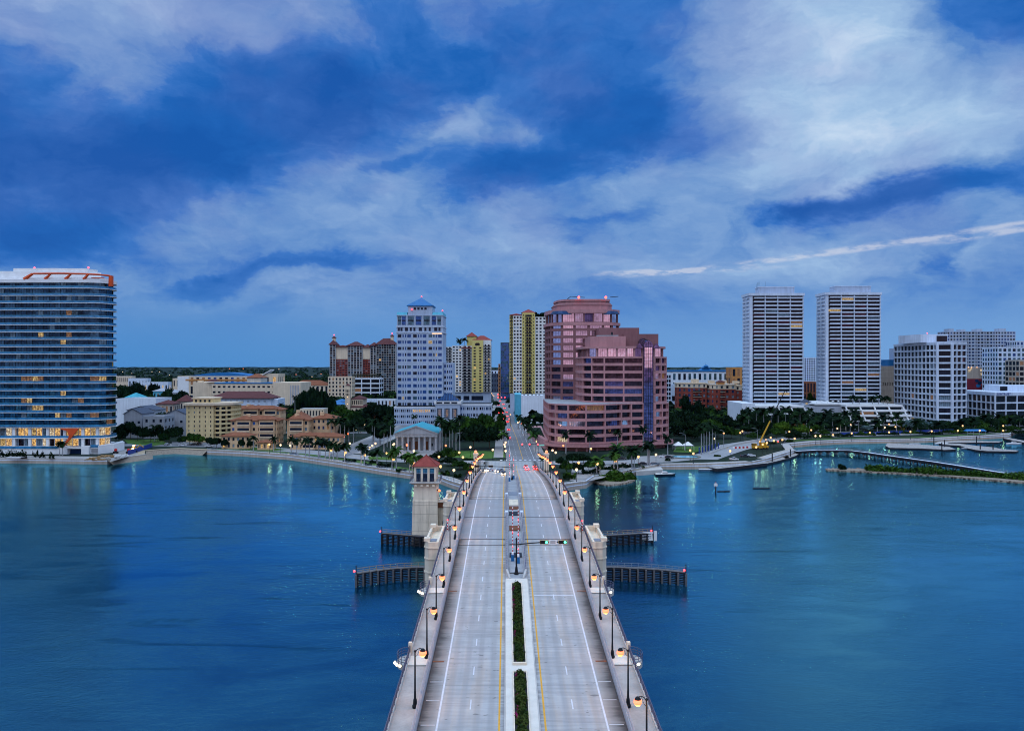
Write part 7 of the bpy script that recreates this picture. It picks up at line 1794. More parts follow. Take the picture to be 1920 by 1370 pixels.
def palm_row(items, phrase, group, cs=1.0, gz=GZ):
    for i, it in enumerate(sorted(items)):
        px, yb, yt = it[:3]; m = it[3] if len(it) > 3 else 'palm'; Y = yb if yb > 1000 else (EYE-GZ)*FP/(yb-685)
        palm(px, Y, yt, m, '%s palm from the left %s' % (ordn(i+1), phrase), group, cs, gz)
palm_row([(475, 847, 817), (513, 847, 818), (547, 848, 820), (573, 856, 821), (580, 857, 822), (597, 860, 826), (610, 861, 825), (618, 862, 828), (625, 863, 829), (646, 867, 832), (677, 872, 832), (683, 873, 836), (707, 876, 843), (735, 882, 845, 'palml'), (743, 883, 838, 'palml'), (768, 888, 852, 'palml'), (773, 888, 850, 'palml'), (600, 858, 822), (556, 851, 822), (632, 860, 832)], 'in the row on the left promenade', 'promenade palms on the left shore')
palm_row([(698, 832, 786), (702, 836, 790), (720, 848, 800), (732, 852, 782), (726, 838, 795), (712, 834, 800)], 'in the tall group left of the temple', 'tall palms beside the temple', 1.25)
palm_row([(825, 848, 783), (829, 846, 788), (836, 843, 796), (843, 845, 790), (855, 845, 795), (862, 845, 780), (848, 838, 788)], 'in the tall group right of the temple', 'tall palms right of the temple', 1.25)
palm_row([(612, 829, 790), (621, 832, 785), (630, 830, 782), (638, 833, 788), (646, 831, 784), (654, 829, 790), (663, 830, 794), (606, 828, 794)], 'in the dense group behind the peach houses', 'palms behind the peach houses', 1.1)
palm_row([(240, 815, 790), (248, 818, 786), (256, 816, 792), (290, 828, 797), (300, 812, 774), (312, 814, 774), (320, 812, 778), (340, 812, 775), (416, 820, 794), (425, 812, 776), (459, 822, 785), (476, 822, 789), (527, 800, 757), (553, 790, 742), (531, 795, 760)], 'among the grey and peach houses', 'palms among the left houses')
palm_row([(752, 795, 796 - 25), (777, 800, 778), (868, 800, 780), (905, 806, 784)], 'against the front of the office podium', 'palms at the office podium')
palm_row([(1061, 851, 809), (1106, 849, 810), (1158, 846, 806), (1206, 846, 799), (1252, 855, 816), (1157, 872, 834, 'palml'), (1184, 872, 842), (1216, 872, 829), (1119, 889, 861, 'palml'), (1125, 889, 856, 'palml'), (1151, 884, 848, 'palml'), (1158, 883, 840), (1185, 880, 842), (1189, 880, 838), (1214, 874, 832), (1218, 873, 828)], 'in front of the pink office tower', 'palms in front of the pink tower', 1.1)
palm_row([(1315, 852, 800), (1320, 850, 794), (1325, 848, 797), (1330, 845, 792), (1336, 842, 796), (1341, 840, 800)], 'in the tight cluster by the road ramp', 'palm cluster by the ramp')
palm_row([(999, 853, 812, 'palml'), (1004, 850, 806), (989, 830, 796), (994, 834, 800), (983, 822, 786), (978, 812, 782), (972, 803, 778), (1000, 826, 790)], 'along the right kerb of the main street', 'palms along the main street')
palm_row([(943, 846, 808, 'palml'), (947, 838, 812), (939, 815, 790, 'palml')], 'along the left kerb of the main street', 'palms left of the main street')
palm_row([(1404, 812, 769), (1418, 810, 766), (1432, 812, 768), (1446, 810, 764), (1459, 812, 770), (1473, 810, 764), (1487, 812, 768), (1500, 812, 766), (1512, 815, 770), (1395, 815, 778), (1426, 806, 772), (1466, 806, 774), (1519, 806, 766), (1408, 800, 772), (1481, 802, 768), (1439, 802, 770), (1526, 812, 778)], 'in the row below the left twin tower', 'palms below the left twin tower', 1.45)
palm_row([(1491, 818, 786), (1518, 818, 784), (1546, 812, 777), (1561, 810, 778), (1576, 816, 784), (1610, 812, 781), (1586, 808, 772), (1645, 810, 786), (1657, 808, 776), (1681, 812, 776), (1721, 812, 786), (1762, 812, 789), (1806, 808, 786), (1850, 806, 776), (1896, 806, 782), (1534, 808, 774), (1602, 806, 768), (1553, 804, 768), (1568, 806, 775), (1594, 812, 786), (1620, 808, 790), (1699, 808, 790), (1741, 810, 795), (1784, 806, 792), (1828, 808, 784), (1872, 804, 778), (1912, 808, 780), (1500, 806, 772), (1540, 814, 790)], 'along the marina front at right', 'marina front palms', 1.5)
for i, px in enumerate((1599, 1611, 1636, 1647, 1656, 1664)):
    palm(px, 612, 742+(i % 3), 'palm', '%s small palm from the left on the white garage roof' % ordn(i+1), 'palms on the terraced garage roof', 1.1, gz=20.5)
palm(1030, 752, 585, 'palm', 'lone palm on the roof garden of the tall yellow tower', 'rooftop palms', 1.3, gz=90)
palm(862, 762, 636, 'palm', 'left rooftop palm of the yellow and white tower', 'rooftop palms', 1.2, gz=66); palm(871, 762, 634, 'palm', 'right rooftop palm of the yellow and white tower', 'rooftop palms', 1.2, gz=66)
o = link('roof_garden', foliage_strip('roof_garden', [(X(1004, 752), 753, Zp(593, 752)), (X(1026, 752), 753, Zp(594, 752))], 3, 2.5, 4.5, 'leafd', 60, 0.8)); tag(o, 'dark planting on the roof of the tall yellow tower', 'roof garden')
# bushes and hedges on land
def bush(px, py, wpx, h, m, label, group, seed):
    Y = (EYE-GZ)*FP/(py-685); a, c = X(px-wpx/2, Y), X(px+wpx/2, Y)
    o = link('bush', foliage_strip('bush', [(a, Y), (c, Y)], min(3, max(1.2, (c-a)*0.3)), h*0.6, h, m, 60, 0.32, seed=seed)); tag(o, label, 'bush', group)
for i, (px, py, w_, h, m) in enumerate([(655, 866, 24, 1.8, D), (722, 876, 30, 3.0, D), (752, 884, 18, 2.0, D), (690, 872, 14, 1.6, L_), (700, 868, 14, 2.0, D), (822, 868, 20, 2.5, D), (835, 890, 16, 2.6, L_), (858, 895, 14, 2.4, D), (880, 862, 22, 1.2, L_)]):
    bush(px, py, w_, h, m, '%s bush from the left on the shore left of the bridge' % ordn(i+1) if 0 else 'dark bush number' and '%s bush from the left on the shore left of the bridge' % ordn(sorted([655, 722, 752, 690, 700, 822, 835, 858, 880]).index(px)+1), 'bushes left of the bridge', i)
R_ = [(1068, 898, 24, 4.2, L_), (1108, 888, 34, 3.0, D), (1140, 880, 40, 2.4, D), (1168, 876, 30, 2.4, D), (1198, 877, 20, 1.6, L_), (1252, 864, 10, 2, D), (1345, 856, 12, 1.6, L_), (1445, 832, 20, 2.4, D), (1475, 828, 24, 2.2, L_)]
for i, (px, py, w_, h, m) in enumerate(R_): bush(px, py, w_, h, m, '%s bush from the left on the shore right of the bridge' % ordn(i+1), 'bushes right of the bridge', 30+i)
Q_ = [(1505, 822, 30), (1540, 820, 36), (1580, 818, 36), (1620, 816, 40), (1665, 815, 40), (1705, 813, 36), (1745, 814, 40), (1790, 812, 44), (1835, 811, 44), (1880, 811, 44), (1915, 812, 30)]
for i, (px, py, w_) in enumerate(Q_): bush(px, py, w_, 2.6+RND.random()*1.5, (D, L_)[i % 2], '%s bush from the left in the hedge behind the marina' % ordn(i+1), 'hedge bushes behind the marina', 60+i)
T_ = [(4, 857), (14, 858), (22, 857), (31, 858), (38, 857), (45, 858), (66, 857), (79, 859), (97, 860)]
for i, (px, py) in enumerate(T_): bush(px, py, 8 if i < 6 else 9, 5.5 if i < 6 else 4.6, D, '%s small planted tree from the left before the glass tower podium' % ordn(i+1), 'young trees before the glass tower', 90+i)

# ================================================================ LAMPS, CARS, MARINA, SMALL THINGS
def park_lamp(kind, h=5.0):
    root = empty('street_lamp', (0, 0, 0), 0, 'x', 'street lamp')
    b = MB(); b.lathe([(0.2, 0), (0.2, 0.4), (0.09, 0.7)], n=6, m='dark'); b.tube((0, 0, 0.6), (0, 0, h-0.4), 0.09, 0.07, 5, 'dark'); b.build('pole', root)
    b = MB(); b.ball((0, 0, h), 0.58, kind, 8, 5); g_ = b.build('globe', root); lamp_light(g_, (0, 0, h-0.75), {'lampy': (1.0, 0.62, 0.25), 'lamp': (1.0, 0.4, 0.1), 'lampw': (1.0, 0.8, 0.5)}[kind], 220); b = MB(); b.lathe([(0.3, h+0.4), (0.02, h+0.65)], n=6, m='dark'); b.build('cap', g_)
    return root
LPP = {k: (park_lamp(k), [False]) for k in ('lampy', 'lamp', 'lampw')}
def lamp_row(items, phrase, group, h=5.0):
    for i, it in enumerate(sorted(items)):
        px, py = it[:2]; k = {'y': 'lampy', 'o': 'lamp', 'w': 'lampw'}[it[2] if len(it) > 2 else 'y']; Y = (EYE-GZ-h)*FP/(py-685)
        o = copy_at(LPP[k][0], LPP[k][1], (X(px, Y), Y, GZ), 0, (1, 1, 1), '%s lit lamp post from the left %s' % (ordn(i+1), phrase), group, cat='street lamp')
lamp_row([(242, 802), (301, 811), (327, 803), (505, 833), (526, 834, 'w'), (544, 835, 'w')], 'among the grey and peach houses', 'lamps along the left shore road')
lamp_row([(588, 825, 'o'), (621, 844), (648, 848), (684, 853), (725, 849), (738, 861), (775, 867), (826, 874), (823, 856), (851, 881, 'w')], 'on the left promenade', 'lamps on the left promenade')
lamp_row([(644, 819, 'o'), (653, 813, 'o'), (676, 798, 'o'), (690, 789, 'o'), (696, 785, 'o'), (693, 839, 'w'), (698, 835, 'w'), (704, 831, 'w'), (637, 824, 'w'), (656, 831, 'w'), (667, 805, 'w'), (722, 762), (726, 766), (719, 770), (715, 773), (683, 795, 'w')], 'along the diagonal street left of the temple', 'lamps along the diagonal street')
lamp_row([(763, 834, 'o'), (836, 835, 'o'), (776, 845, 'w'), (737, 834, 'w'), (739, 832, 'w'), (861, 848), (868, 857), (882, 838, 'w'), (894, 850), (924, 843, 'w'), (837, 841, 'w')], 'around the temple and its park', 'lamps around the temple')
lamp_row([(946, 833, 'w'), (947, 837, 'w'), (948, 845, 'w'), (948, 829, 'w'), (936, 787, 'o'), (939, 791, 'w'), (978, 794, 'o'), (973, 790, 'w'), (971, 792, 'w'), (1005, 827), (924, 740), (926, 742), (957, 777), (988, 801), (922, 737)], 'along the main street', 'lamps along the main street')
lamp_row([(1036, 844, 'w'), (1042, 848, 'w'), (1056, 835, 'o'), (1085, 867), (1081, 880, 'w'), (1120, 869), (1154, 864), (1157, 856, 'w'), (1197, 856), (1230, 852, 'w'), (1108, 841), (1178, 811, 'w')], 'before the pink office tower', 'lamps before the pink tower')
lamp_row([(1294, 844), (1300, 850), (1369, 845), (1357, 812), (1392, 808), (1388, 811), (1418, 838), (1430, 833), (1438, 830), (1445, 820), (1480, 809), (1467, 824), (1490, 822), (1451, 826), (1340, 822, 'w')], 'around the ramp and crane', 'lamps around the ramp')
lamp_row([(1521, 806), (1529, 817, 'w'), (1538, 817, 'w'), (1562, 815), (1570, 803, 'w'), (1597, 812), (1595, 796, 'w'), (1631, 811), (1659, 801, 'w'), (1667, 795), (1679, 800), (1667, 810), (1707, 809), (1734, 794), (1747, 808), (1805, 798), (1796, 807), (1837, 807), (1881, 798), (1881, 807), (1821, 790)], 'on the marina front', 'lamps on the marina front')
# lamps far out on the plain
for i, (px, py, k) in enumerate([(230, 697, 'w'), (247, 700, 'w'), (285, 697, 'w'), (299, 697, 'w'), (281, 711, 'w'), (288, 713, 'w'), (311, 709, 'w'), (307, 716, 'w'), (430, 691, 'o'), (456, 691, 'o'), (523, 692, 'w'), (555, 702, 'o'), (602, 701, 'o'), (613, 702, 'o'), (585, 706, 'w'), (925, 698, 'w'), (929, 702, 'w'), (273, 740, 'y'), (318, 703, 'w'), (1326 - 40, 699, 'w'), (1378, 697, 'o'), (1391, 696, 'o')]):
    zz = 16 if py < 700 else 9; Y = min(9000, (EYE-zz)*FP/(py-685)); k = {'y': 'lampy', 'o': 'lamp', 'w': 'lampw'}[k]; s = max(0.8, Y/1100)
    o = empty('distant_lamp', (X(px, Y), Y, GZ), 0, '%s far light from the left on the plain near the horizon' % ordn(i+1), 'lamp', 'far lights on the plain')
    b = MB(); b.tube((0, 0, 0), (0, 0, zz-GZ), 0.2, 0.2, 4, 'dark'); b.build('pole', o); b = MB(); b.ball((0, 0, zz-GZ), 0.5*s, k, 6, 4); b.build('globe', o)

def make_car(paint, lights, suv=False, pickup=False):
    root = empty('car', (0, 0, 0)); h = 0.15 if suv else 0
    b = MB(); P = [(-2.25, 0.35), (-2.2, 0.8+h), (-1.3, 0.95+h), (1.9, 0.98+h), (2.25, 0.85+h), (2.25, 0.35)]; n = len(P)
    def ext(mb, P, w, m, y0=None):
        n = len(P); mb.faces([(x, -w, z) for x, z in P]+[(x, w, z) for x, z in P], [tuple(range(n)), tuple(reversed(range(n, 2*n)))]+[(i, n+i, n+(i+1) % n, (i+1) % n) for i in range(n)], m)
    ext(b, P, 0.9, paint)
    C = [(-1.0, 0.96+h), (-0.45, 1.42+h), (1.2 if not pickup else 0.6, 1.45+h), (1.85 if not suv else 2.1, 1.0+h)] if not pickup else [(-1.0, 0.96), (-0.5, 1.55), (0.5, 1.55), (0.7, 0.99)]
    ext(b, [(x, z) for x, z in C], 0.78, paint); b.build('body', root)
    b = MB(); ext(b, [(C[0][0]+0.12, C[0][1]+0.04), (C[1][0]+0.1, C[1][1]-0.08), (C[2][0]-0.1, C[2][1]-0.08), (C[3][0]-0.18, C[3][1]+0.04)], 0.80, 'gblack')
    b.faces([(C[0][0]-0.03, -0.68, C[0][1]+0.06), (C[0][0]-0.03, 0.68, C[0][1]+0.06), (C[1][0]-0.05, 0.62, C[1][1]-0.05), (C[1][0]-0.05, -0.62, C[1][1]-0.05)], [(0, 1, 2, 3)], 'gblack')
    b.faces([(C[3][0]+0.03, -0.68, C[3][1]+0.06), (C[3][0]+0.03, 0.68, C[3][1]+0.06), (C[2][0]+0.05, 0.62, C[2][1]-0.05), (C[2][0]+0.05, -0.62, C[2][1]-0.05)], [(3, 2, 1, 0)], 'gblack'); b.build('window', root)
    w = MB(); w.tube((0, -0.11, 0), (0, 0.11, 0), 0.34, 0.34, 10, 'rubber'); w.tube((0, -0.12, 0), (0, 0.12, 0), 0.18, 0.18, 8, 'steel'); me = w.mesh('wheel')
    for x in (-1.4, 1.4):
        for y in (-0.82, 0.82): link('wheel', me, root, (x, y, 0.34))
    for y in (-0.65, 0.65):
        b = MB(); b.ball((-2.22, y, 0.68+h), 0.16 if 'h' not in lights else 0.34, 'headl' if 'h' in lights else 'whitep', 6, 4); b.build('headlight', root)
        b = MB(); b.ball((2.24, y, 0.78+h), 0.15 if 't' not in lights else 0.36, 'redl' if 't' in lights else 'redp', 6, 4); b.build('tail_light', root)
    if 't' in lights: lamp_light(root, (3.3, 0, 0.9), (1.0, 0.03, 0.02), 120)
    if 'h' in lights: lamp_light(root, (-4.0, 0, 0.8), (1.0, 0.75, 0.5), 160)
    return root
CARS = {}
def car(x, y, z, heading, paint, lights, label, group, cat='car', **kw):
    k = (paint, lights, tuple(kw)); 
    if k not in CARS: CARS[k] = (make_car(paint, lights, **kw), [False])
    copy_at(CARS[k][0], CARS[k][1], (x, y, z), heading, (1, 1, 1), label, group, cat=cat)
UP, DN = -math.pi/2, math.pi/2   # nose is at -x
def onb(px, Y): z = DZ(Y) if Y < 395 else GZ+0.1; return X(px, Y), Y, z+0.02
for (px, Y, p, l, lab, kw) in [(986, 362, 'carr', 't', 'red car with brake lights at the rear of the left queue lane', {}), (988, 348, 'carw', 't', 'white car with brake lights, last in the left queue lane', {}), (1002.5, 363, 'carb', 't', 'dark car with brake lights ahead in the right queue lane', {}), (1003.5, 350, 'carr', 't', 'red car with brake lights, last in the right queue lane', {})]:
    car(*onb(px, Y), UP, p, l, lab, 'cars waiting at the town end of the bridge', **kw)
for (px, Y, p, lab) in [(944, 304, 'carb', 'nearest oncoming car with bright headlights on the bridge'), (936, 332, 'cars', 'middle oncoming car with headlights entering the bridge'), (917, 338, 'carw', 'left oncoming car with headlights entering the bridge')]:
    car(*onb(px, Y), DN if Y < 331 else DN-0.5, p, 'h', lab, 'oncoming cars at the bridge end')
for (px, Y, p, lab) in [(954, 585, 'carb', 'nearest red lit car on the main street'), (952, 668, 'carr', 'second red lit car on the main street'), (950, 800, 'carb', 'red lit car by the dark tree on the main street'), (942, 800, 'cars', 'red lit car beside it in the left lane'), (944, 965, 'carr', 'red lit car far up the main street, right lane'), (935, 950, 'carb', 'red lit car far up the main street, left lane'), (941, 1150, 'carb', 'farthest red lit car on the main street'), (955, 520, 'cars', 'silver car with red lights nearest the bridge on the main street'), (951, 740, 'carw', 'white red lit car behind the right tree on the main street'), (946, 880, 'carb', 'dark red lit car left of the blank white building'), (938, 1060, 'carr', 'small red lit car by the blue glass slab'), (935, 1260, 'carb', 'tiny red lit car in the left lane near the street end'), (940, 1330, 'cars', 'tiny red lit car in the right lane near the street end')]:
    car(X(px, Y), Y, GZ+0.12, UP, p, 't', lab, 'red lit cars on the main street')
for (px, py, p, hd, lab, kw) in [(343, 836, 'carw', 0.1, 'white parked car at the left of the small car park', {}), (363, 835, 'carb', 0.1, 'black parked car in the small car park', {}), (372, 834, 'cars', 0.1, 'silver parked car in the small car park', {}), (392, 838, 'carw', 0.1, 'white parked car by the trees right of the small car park', {}),
        (552, 853, 'cars', 2.9, 'silver car driving on the left shore road', {}), (313, 835, 'cars', 1.6, 'silver car left of the small car park', {}), (784, 864, 'cars', 3.1, 'silver car passing behind the bridge tower roof', {}), (900, 867, 'carw', 3.1, 'white car crossing at the left of the bridge end', {}),
        (1244, 858, 'carw', 3.1, 'white pickup by the swimming pool', dict(pickup=True)), (1255, 860, 'carb', 3.1, 'black van like car beside the swimming pool', dict(suv=True)), (1207, 872, 'carb', 3.2, 'black car on the right shore road', {}), (1228, 872, 'cars', 3.3, 'grey car right behind the black one on the right shore road', {}), (1171, 873, 'carw', 2.2, 'white car half hidden by bushes left of the palms', {}),
        (1376, 863, 'carw', 3.1, 'white pickup parked on the right quay', dict(pickup=True)), (1397, 857, 'carb', 3.1, 'black pickup parked on the right quay', dict(pickup=True)), (1408, 856, 'carw', 3.1, 'white car parked on the right quay behind the black pickup', {}), (1165, 862, 'carb', 3.1, 'black car parked before the pink tower', {}),
        (1746, 812, 'carw', 3.0, 'white car behind the marina hedge', {}), (1557, 819, 'carw', 3.0, 'white car on the curved road left of the marina', {})]:
    x, y = G(px, py, GZ); car(x, y, GZ+0.12, hd, p, '', lab, 'parked and passing cars on the shore', **kw)
x, y = G(1466, 830, GZ); car(x, y, GZ+0.12, 3.0, 'carb', 't', 'dark car with red lights behind the yellow crane', 'parked and passing cars on the shore')
# traffic signals in town
def town_signal(x, y, arm, heads, h, label, m='redl', green=False, scale=1.0):
    root = empty('traffic_signal', (x, y, GZ), 0, label, 'traffic light', 'traffic signals of the town')
    b = MB(); b.tube((0, 0, 0), (0, 0, h), 0.18, 0.14, 6, 'dark'); b.tube((0, 0, h-0.4), (arm, 0, h), 0.12, 0.08, 5, 'dark'); b.build('pole', root)
    for q in heads:
        b = MB(); b.box(arm*q-0.25, arm*q+0.25, -0.2, 0.2, h-1.4, h-0.05, 'black'); ho = b.build('signal_head', root); b = MB(); b.ball((arm*q, -0.28, h-0.4), 0.42*scale, m, 8, 5); b.build('signal_lamp', ho)
    if green: b = MB(); b.box(0.6, 3.2, -0.25, -0.15, h-1.2, h-0.5, 'signg'); b.build('street_sign', root)
town_signal(X(1009, 420), 420, -8.5, (0.02, 0.53, 0.98), 6.6, 'signal mast with three red lights and green sign at the shore crossing', green=True)
town_signal(X(929, 730), 700, 10, (0.35, 0.7), 6.5, 'signal mast over the main street at the second crossing', scale=1.0)
for a, b_ in ((933, 742), (939, 742), (933, 747.5), (939, 747.5), (944, 747)):
    pass
town_signal(X(928, 1120), 1120, 16, (0.25, 0.55), 7.5, 'signal mast far up the main street with two red lights', scale=2.0)
town_signal(X(930, 1010), 1010, 14, (0.2, 0.5, 0.8), 7.5, 'signal mast before the far crossing with three red lights', scale=1.7)
town_signal(X(957, 620), 620, -6, (0.15, 0.9), 6.5, 'signal mast from the right kerb at the middle crossing', scale=1.0)
# red bollards / cones at the bridge end
o = empty('traffic_barrels', BW(10.9, 350, 0.1), 0.1, 'leaning orange barricade at the right edge of the bridge end', 'barricade')
for i in range(5): b = MB(); b.lathe([(0.35, 0), (0.3, 0.5), (0.22, 1.0), (0.02, 1.05)], (0.15*i, -8+i*4), 7, 'orangep'); b.build('drum', o)
# --- right shore: tent, crane, ramp, barriers
x, y = G(1280, 843); o = empty('event_tent', (x, y, GZ), 0, 'white peaked tent beside the pool right of the pink tower', 'tent')
b = MB()
for k in range(2): b.loft(rect(-5+k*5.4, 0.2+k*5.4, -3, 3), 2.6, rect(-2.6+k*5.4, -2.2+k*5.4, -0.2, 0.2), 4.6, 'whitep')
b.build('canopy', o); b = MB()
for k in range(3):
    for q in (-2.9, 2.9): b.tube((-4.9+k*5.3, q, 0), (-4.9+k*5.3, q, 2.7), 0.08, 0.08, 4, 'whitep')
b.build('poles', o)
x, y = G(1425, 842); o = empty('mobile_crane', (x, y, GZ), 0.2, 'yellow mobile crane with a long dark telescopic boom leaning right', 'crane')
b = MB(); b.box(-4.5, 4.5, -1.4, 1.4, 0.8, 2.0, 'yellowp'); b.box(-4.6, -2.6, -1.3, 1.3, 2.0, 3.4, 'yellowp'); b.box(0.2, 3.6, -1.3, 1.3, 2.05, 3.8, 'yellowp'); b.build('carriage', o)
b = MB(); b.box(-4.65, -3.2, -1.32, 1.32, 2.6, 3.2, 'gblack'); b.build('cab_window', o)
w = MB(); w.tube((0, -0.2, 0), (0, 0.2, 0), 0.6, 0.6, 10, 'rubber'); me = w.mesh('wheel')
for xx in (-3.6, -2.0, 1.6, 3.4):
    for yy in (-1.3, 1.3): link('wheel', me, o, (xx, yy, 0.6))
b = MB(); p0 = Vector((-0.5, 0, 3.4)); p1 = Vector((15.6, 0, Zp(732, 455)-GZ)); pm = p0.lerp(p1, 0.42); b.tube(p0, pm, 0.5, 0.4, 6, 'yellowp'); bo = b.build('boom', o)
b = MB(); b.tube(pm, p1, 0.34, 0.24, 6, 'dark'); b.tube(p1, p1+Vector((1.4, 0, -1.2)), 0.3, 0.15, 5, 'dark'); b.build('boom_extension', bo)
b = MB()
for xx, zz in ((-1, 5), (2.8, 6)): b.ball((xx, -1.6, zz-0.4), 0.4, 'lampy', 6, 4); b.tube((xx, -1.5, 2), (xx, -1.5, zz-0.6), 0.06, 0.06, 4, 'dark')
b.build('work_light', o)
r = MB(); sheet(r, ccw([G(1300, 861), G(1345, 846), G(1390, 836), G(1430, 829), G(1432, 835), G(1400, 843), G(1372, 852), G(1345, 862)]), GZ+0.15, 'asphw'); tag(r.build('road'), kind='structure')
r = MB(); ribbon(r, [G(1330, 852), G(1352, 843), G(1385, 833), G(1430, 824)], -0.3, 0.3, GZ+1.0, 'conc'); ribbon(r, [G(1330, 852.4), G(1352, 843.4), G(1385, 833.4), G(1430, 824.4)], 0.0, -0.01, GZ, 'conc')
P_ = [G(1330, 852), G(1352, 843), G(1385, 833), G(1430, 824)]
for a, c in zip(P_[:-1], P_[1:]): d = (Vector(c)-Vector(a)); L = d.length; d /= L; r.obox(a, (d.x, d.y), 0, L, -0.3, 0.3, GZ, GZ+0.99, 'conc')
tag(r.build('retaining_wall'), 'low pale wall along the ramp behind the palm cluster', 'wall')
o = empty('road_barrier', (*G(1385, 841), GZ+0.1), 0.35, 'row of red and white plastic road barriers by the crane', 'barrier')
for i in range(9): b = MB(); b.box(i*1.3-4, i*1.3-2.8, -0.25, 0.25, 0, 1.1, 'redp' if i % 2 else 'whitep'); b.build('barrier_block', o)
for i, (px, py, lab) in enumerate(((1285, 846, 'left'), (1357, 838, 'middle'), (1420, 834, 'right'))):
    x, y = G(px, py); o = empty('sign_pole', (x, y, GZ), 0, '%s tall pale pole with curved arm by the ramp road' % lab, 'pole', 'tall poles by the ramp')
    b = MB(); b.tube((0, 0, 0), (0, 0, 9), 0.14, 0.1, 6, 'steel'); b.build('pole', o); b = MB(); b.path([(0, 0, 9), (-1.2, 0, 9.9), (-3.4, 0, 10.1)], 0.07, 5, 'steel'); b.build('arm', o)
for i in range(7):
    x, y = G(1311+i*6, 850-i*1.4); o = empty('banner_post', (x, y, GZ), 0, '%s blue wrapped post from the left below the palm cluster' % ordn(i+1), 'post', 'blue wrapped posts'); b = MB(); b.tube((0, 0, 0), (0, 0, 3.4), 0.3, 0.3, 6, 'bluep'); b.build('sleeve', o); b = MB(); b.ball((0, 0, 3.5), 0.2, 'steel', 6, 4); b.build('cap', o)
o = empty('blue_fence', (*G(1575, 817), GZ), 0, 'blue fabric fence behind the marina trees', 'fence'); p = G(1575, 817); q = G(1790, 810); 
for i in range(10):
    b = MB(); a = Vector(p).lerp(Vector(q), i/10)-Vector(p); c = Vector(p).lerp(Vector(q), (i+0.9)/10)-Vector(p); d = (c-a); L = d.length; d /= L; b.obox((a.x, a.y), (d.x, d.y), 0, L, -0.04, 0.04, 0.2, 2.2, 'bluep'); b.obox((a.x, a.y), (d.x, d.y), L, L+0.12, -0.1, 0.1, 0, 2.4, 'dark'); b.build('fence_panel', o)
# floating platform by the right promenade + boats
x0_, y0_ = G(1192, 891, 0); x1_, y1_ = G(1240, 886, 0)
b = MB(); b.prism(ccw([(x0_, y0_-1), (x1_, y1_-4), (x1_+1, y1_+7), (x0_+3, y0_+9)]), -0.5, 2.0, 'conc'); tag(b.build('floating_platform'), 'pale concrete floating platform against the right promenade', 'platform')
def boat(px, py, L, rz, hull, label, cab=True):
    x, y = G(px, py, 0.3); o = empty('boat', (x, y, 0), rz, label, 'boat', 'small boats at the quays'); w = L*0.16
    b = MB(); lo = [(-L/2, -w*0.7), (L*0.25, -w*0.75), (L*0.48, 0), (L*0.25, w*0.75), (-L/2, w*0.7)]; up = [(-L/2, -w), (L*0.28, -w), (L*0.54, 0), (L*0.28, w), (-L/2, w)]
    b.loft(lo, -0.2, up, 0.85, hull); b.build('hull', o)
    b = MB(); b.prism(offset(ccw(up), 0.2), 0.855, 0.93, 'whitep'); b.build('deck', o)
    if cab: b = MB(); b.loft(rect(-L*0.18, L*0.14, -w*0.6, w*0.6), 0.94, rect(-L*0.14, L*0.08, -w*0.5, w*0.5), 1.9, 'whitep'); b.box(-L*0.16, L*0.12, -w*0.62, w*0.62, 1.3, 1.6, 'gblack'); b.build('cabin', o)
boat(1247, 890, 9.5, 0.15, 'carb', 'black hulled boat moored at the floating platform'); boat(1323, 881, 7, 0.05, 'cars', 'small grey boat at the concrete quay', False)
boat(1766, 832, 8, 0.0, 'carw', 'white boat at the middle of the floating docks', False); boat(1716, 833, 7, 0.1, 'carw', 'white dinghy on the left floating dock', False); boat(1812, 841, 6, 0.1, 'cars', 'grey dinghy by the right floating dock', False); boat(1902, 832, 9, 0.0, 'carw', 'white boat at the far right dock')
x, y = G(36, 861); o = empty('boat', (x-3, y+2, GZ+0.6), 0.02, 'small white boat stored on the quay before the glass tower', 'boat'); b = MB(); b.loft([(-4, -0.8), (2, -0.8), (4, 0), (2, 0.8), (-4, 0.8)], -0.5, [(-4.2, -1.1), (2.2, -1.1), (4.6, 0), (2.2, 1.1), (-4.2, 1.1)], 0.5, 'whitep'); b.build('hull', o); b = MB(); b.box(2.6, 5.5, -0.6, 0.6, -0.3, 0.4, 'black'); b.build('engine', o)
# floating docks
def dock(pts, z, label, piles=()):
    o = empty('floating_dock', (*G(*pts[0], 0), 0), 0, label, 'dock', 'floating docks of the marina'); ox, oy = o.location.x, o.location.y
    b = MB(); q = ccw([(G(*p, 0)[0]-ox, G(*p, 0)[1]-oy) for p in pts]); b.prism(q, -0.3, z, 'timber', 'dockm'); b.build('deck', o)
    for p in piles: b = MB(); x, y = G(*p, 0); b.tube((x-ox, y-oy, -2), (x-ox, y-oy, 5.0), 0.32, 0.3, 7, 'timber'); b.build('pile', o)
    return o
dock([(1660, 838), (1668, 842), (1720, 843), (1765, 845), (1770, 846), (1792, 845), (1780, 840), (1740, 836.5), (1700, 835), (1664, 833)], 0.9, 'left floating dock with stored boats and dark piles', [(1766, 845), (1771, 840)])
dock([(1812, 842), (1830, 846), (1850, 848), (1905, 849), (1910, 847), (1880, 844.5), (1862, 841), (1830, 838), (1800, 834), (1760, 833), (1770, 836), (1800, 838)], 0.9, 'right floating dock reaching out to the right with dark piles', [(1838, 845), (1862, 846), (1831, 832)])
dock([(1760, 829), (1800, 828), (1880, 829), (1872, 831), (1800, 831.5), (1755, 832)], 0.7, 'thin rear floating dock parallel to the marina wall', [(1751, 832)])
dock([(1893, 824), (1935, 832), (1935, 836), (1880, 824.5)], 1.2, 'far right gangway dock at the picture edge')
dock([(1430, 868), (1436, 872), (1458, 867), (1480, 861), (1478, 857), (1462, 858), (1448, 863)], 0.9, 'dock fingers at the near corner of the right quay', [(1448, 868)])
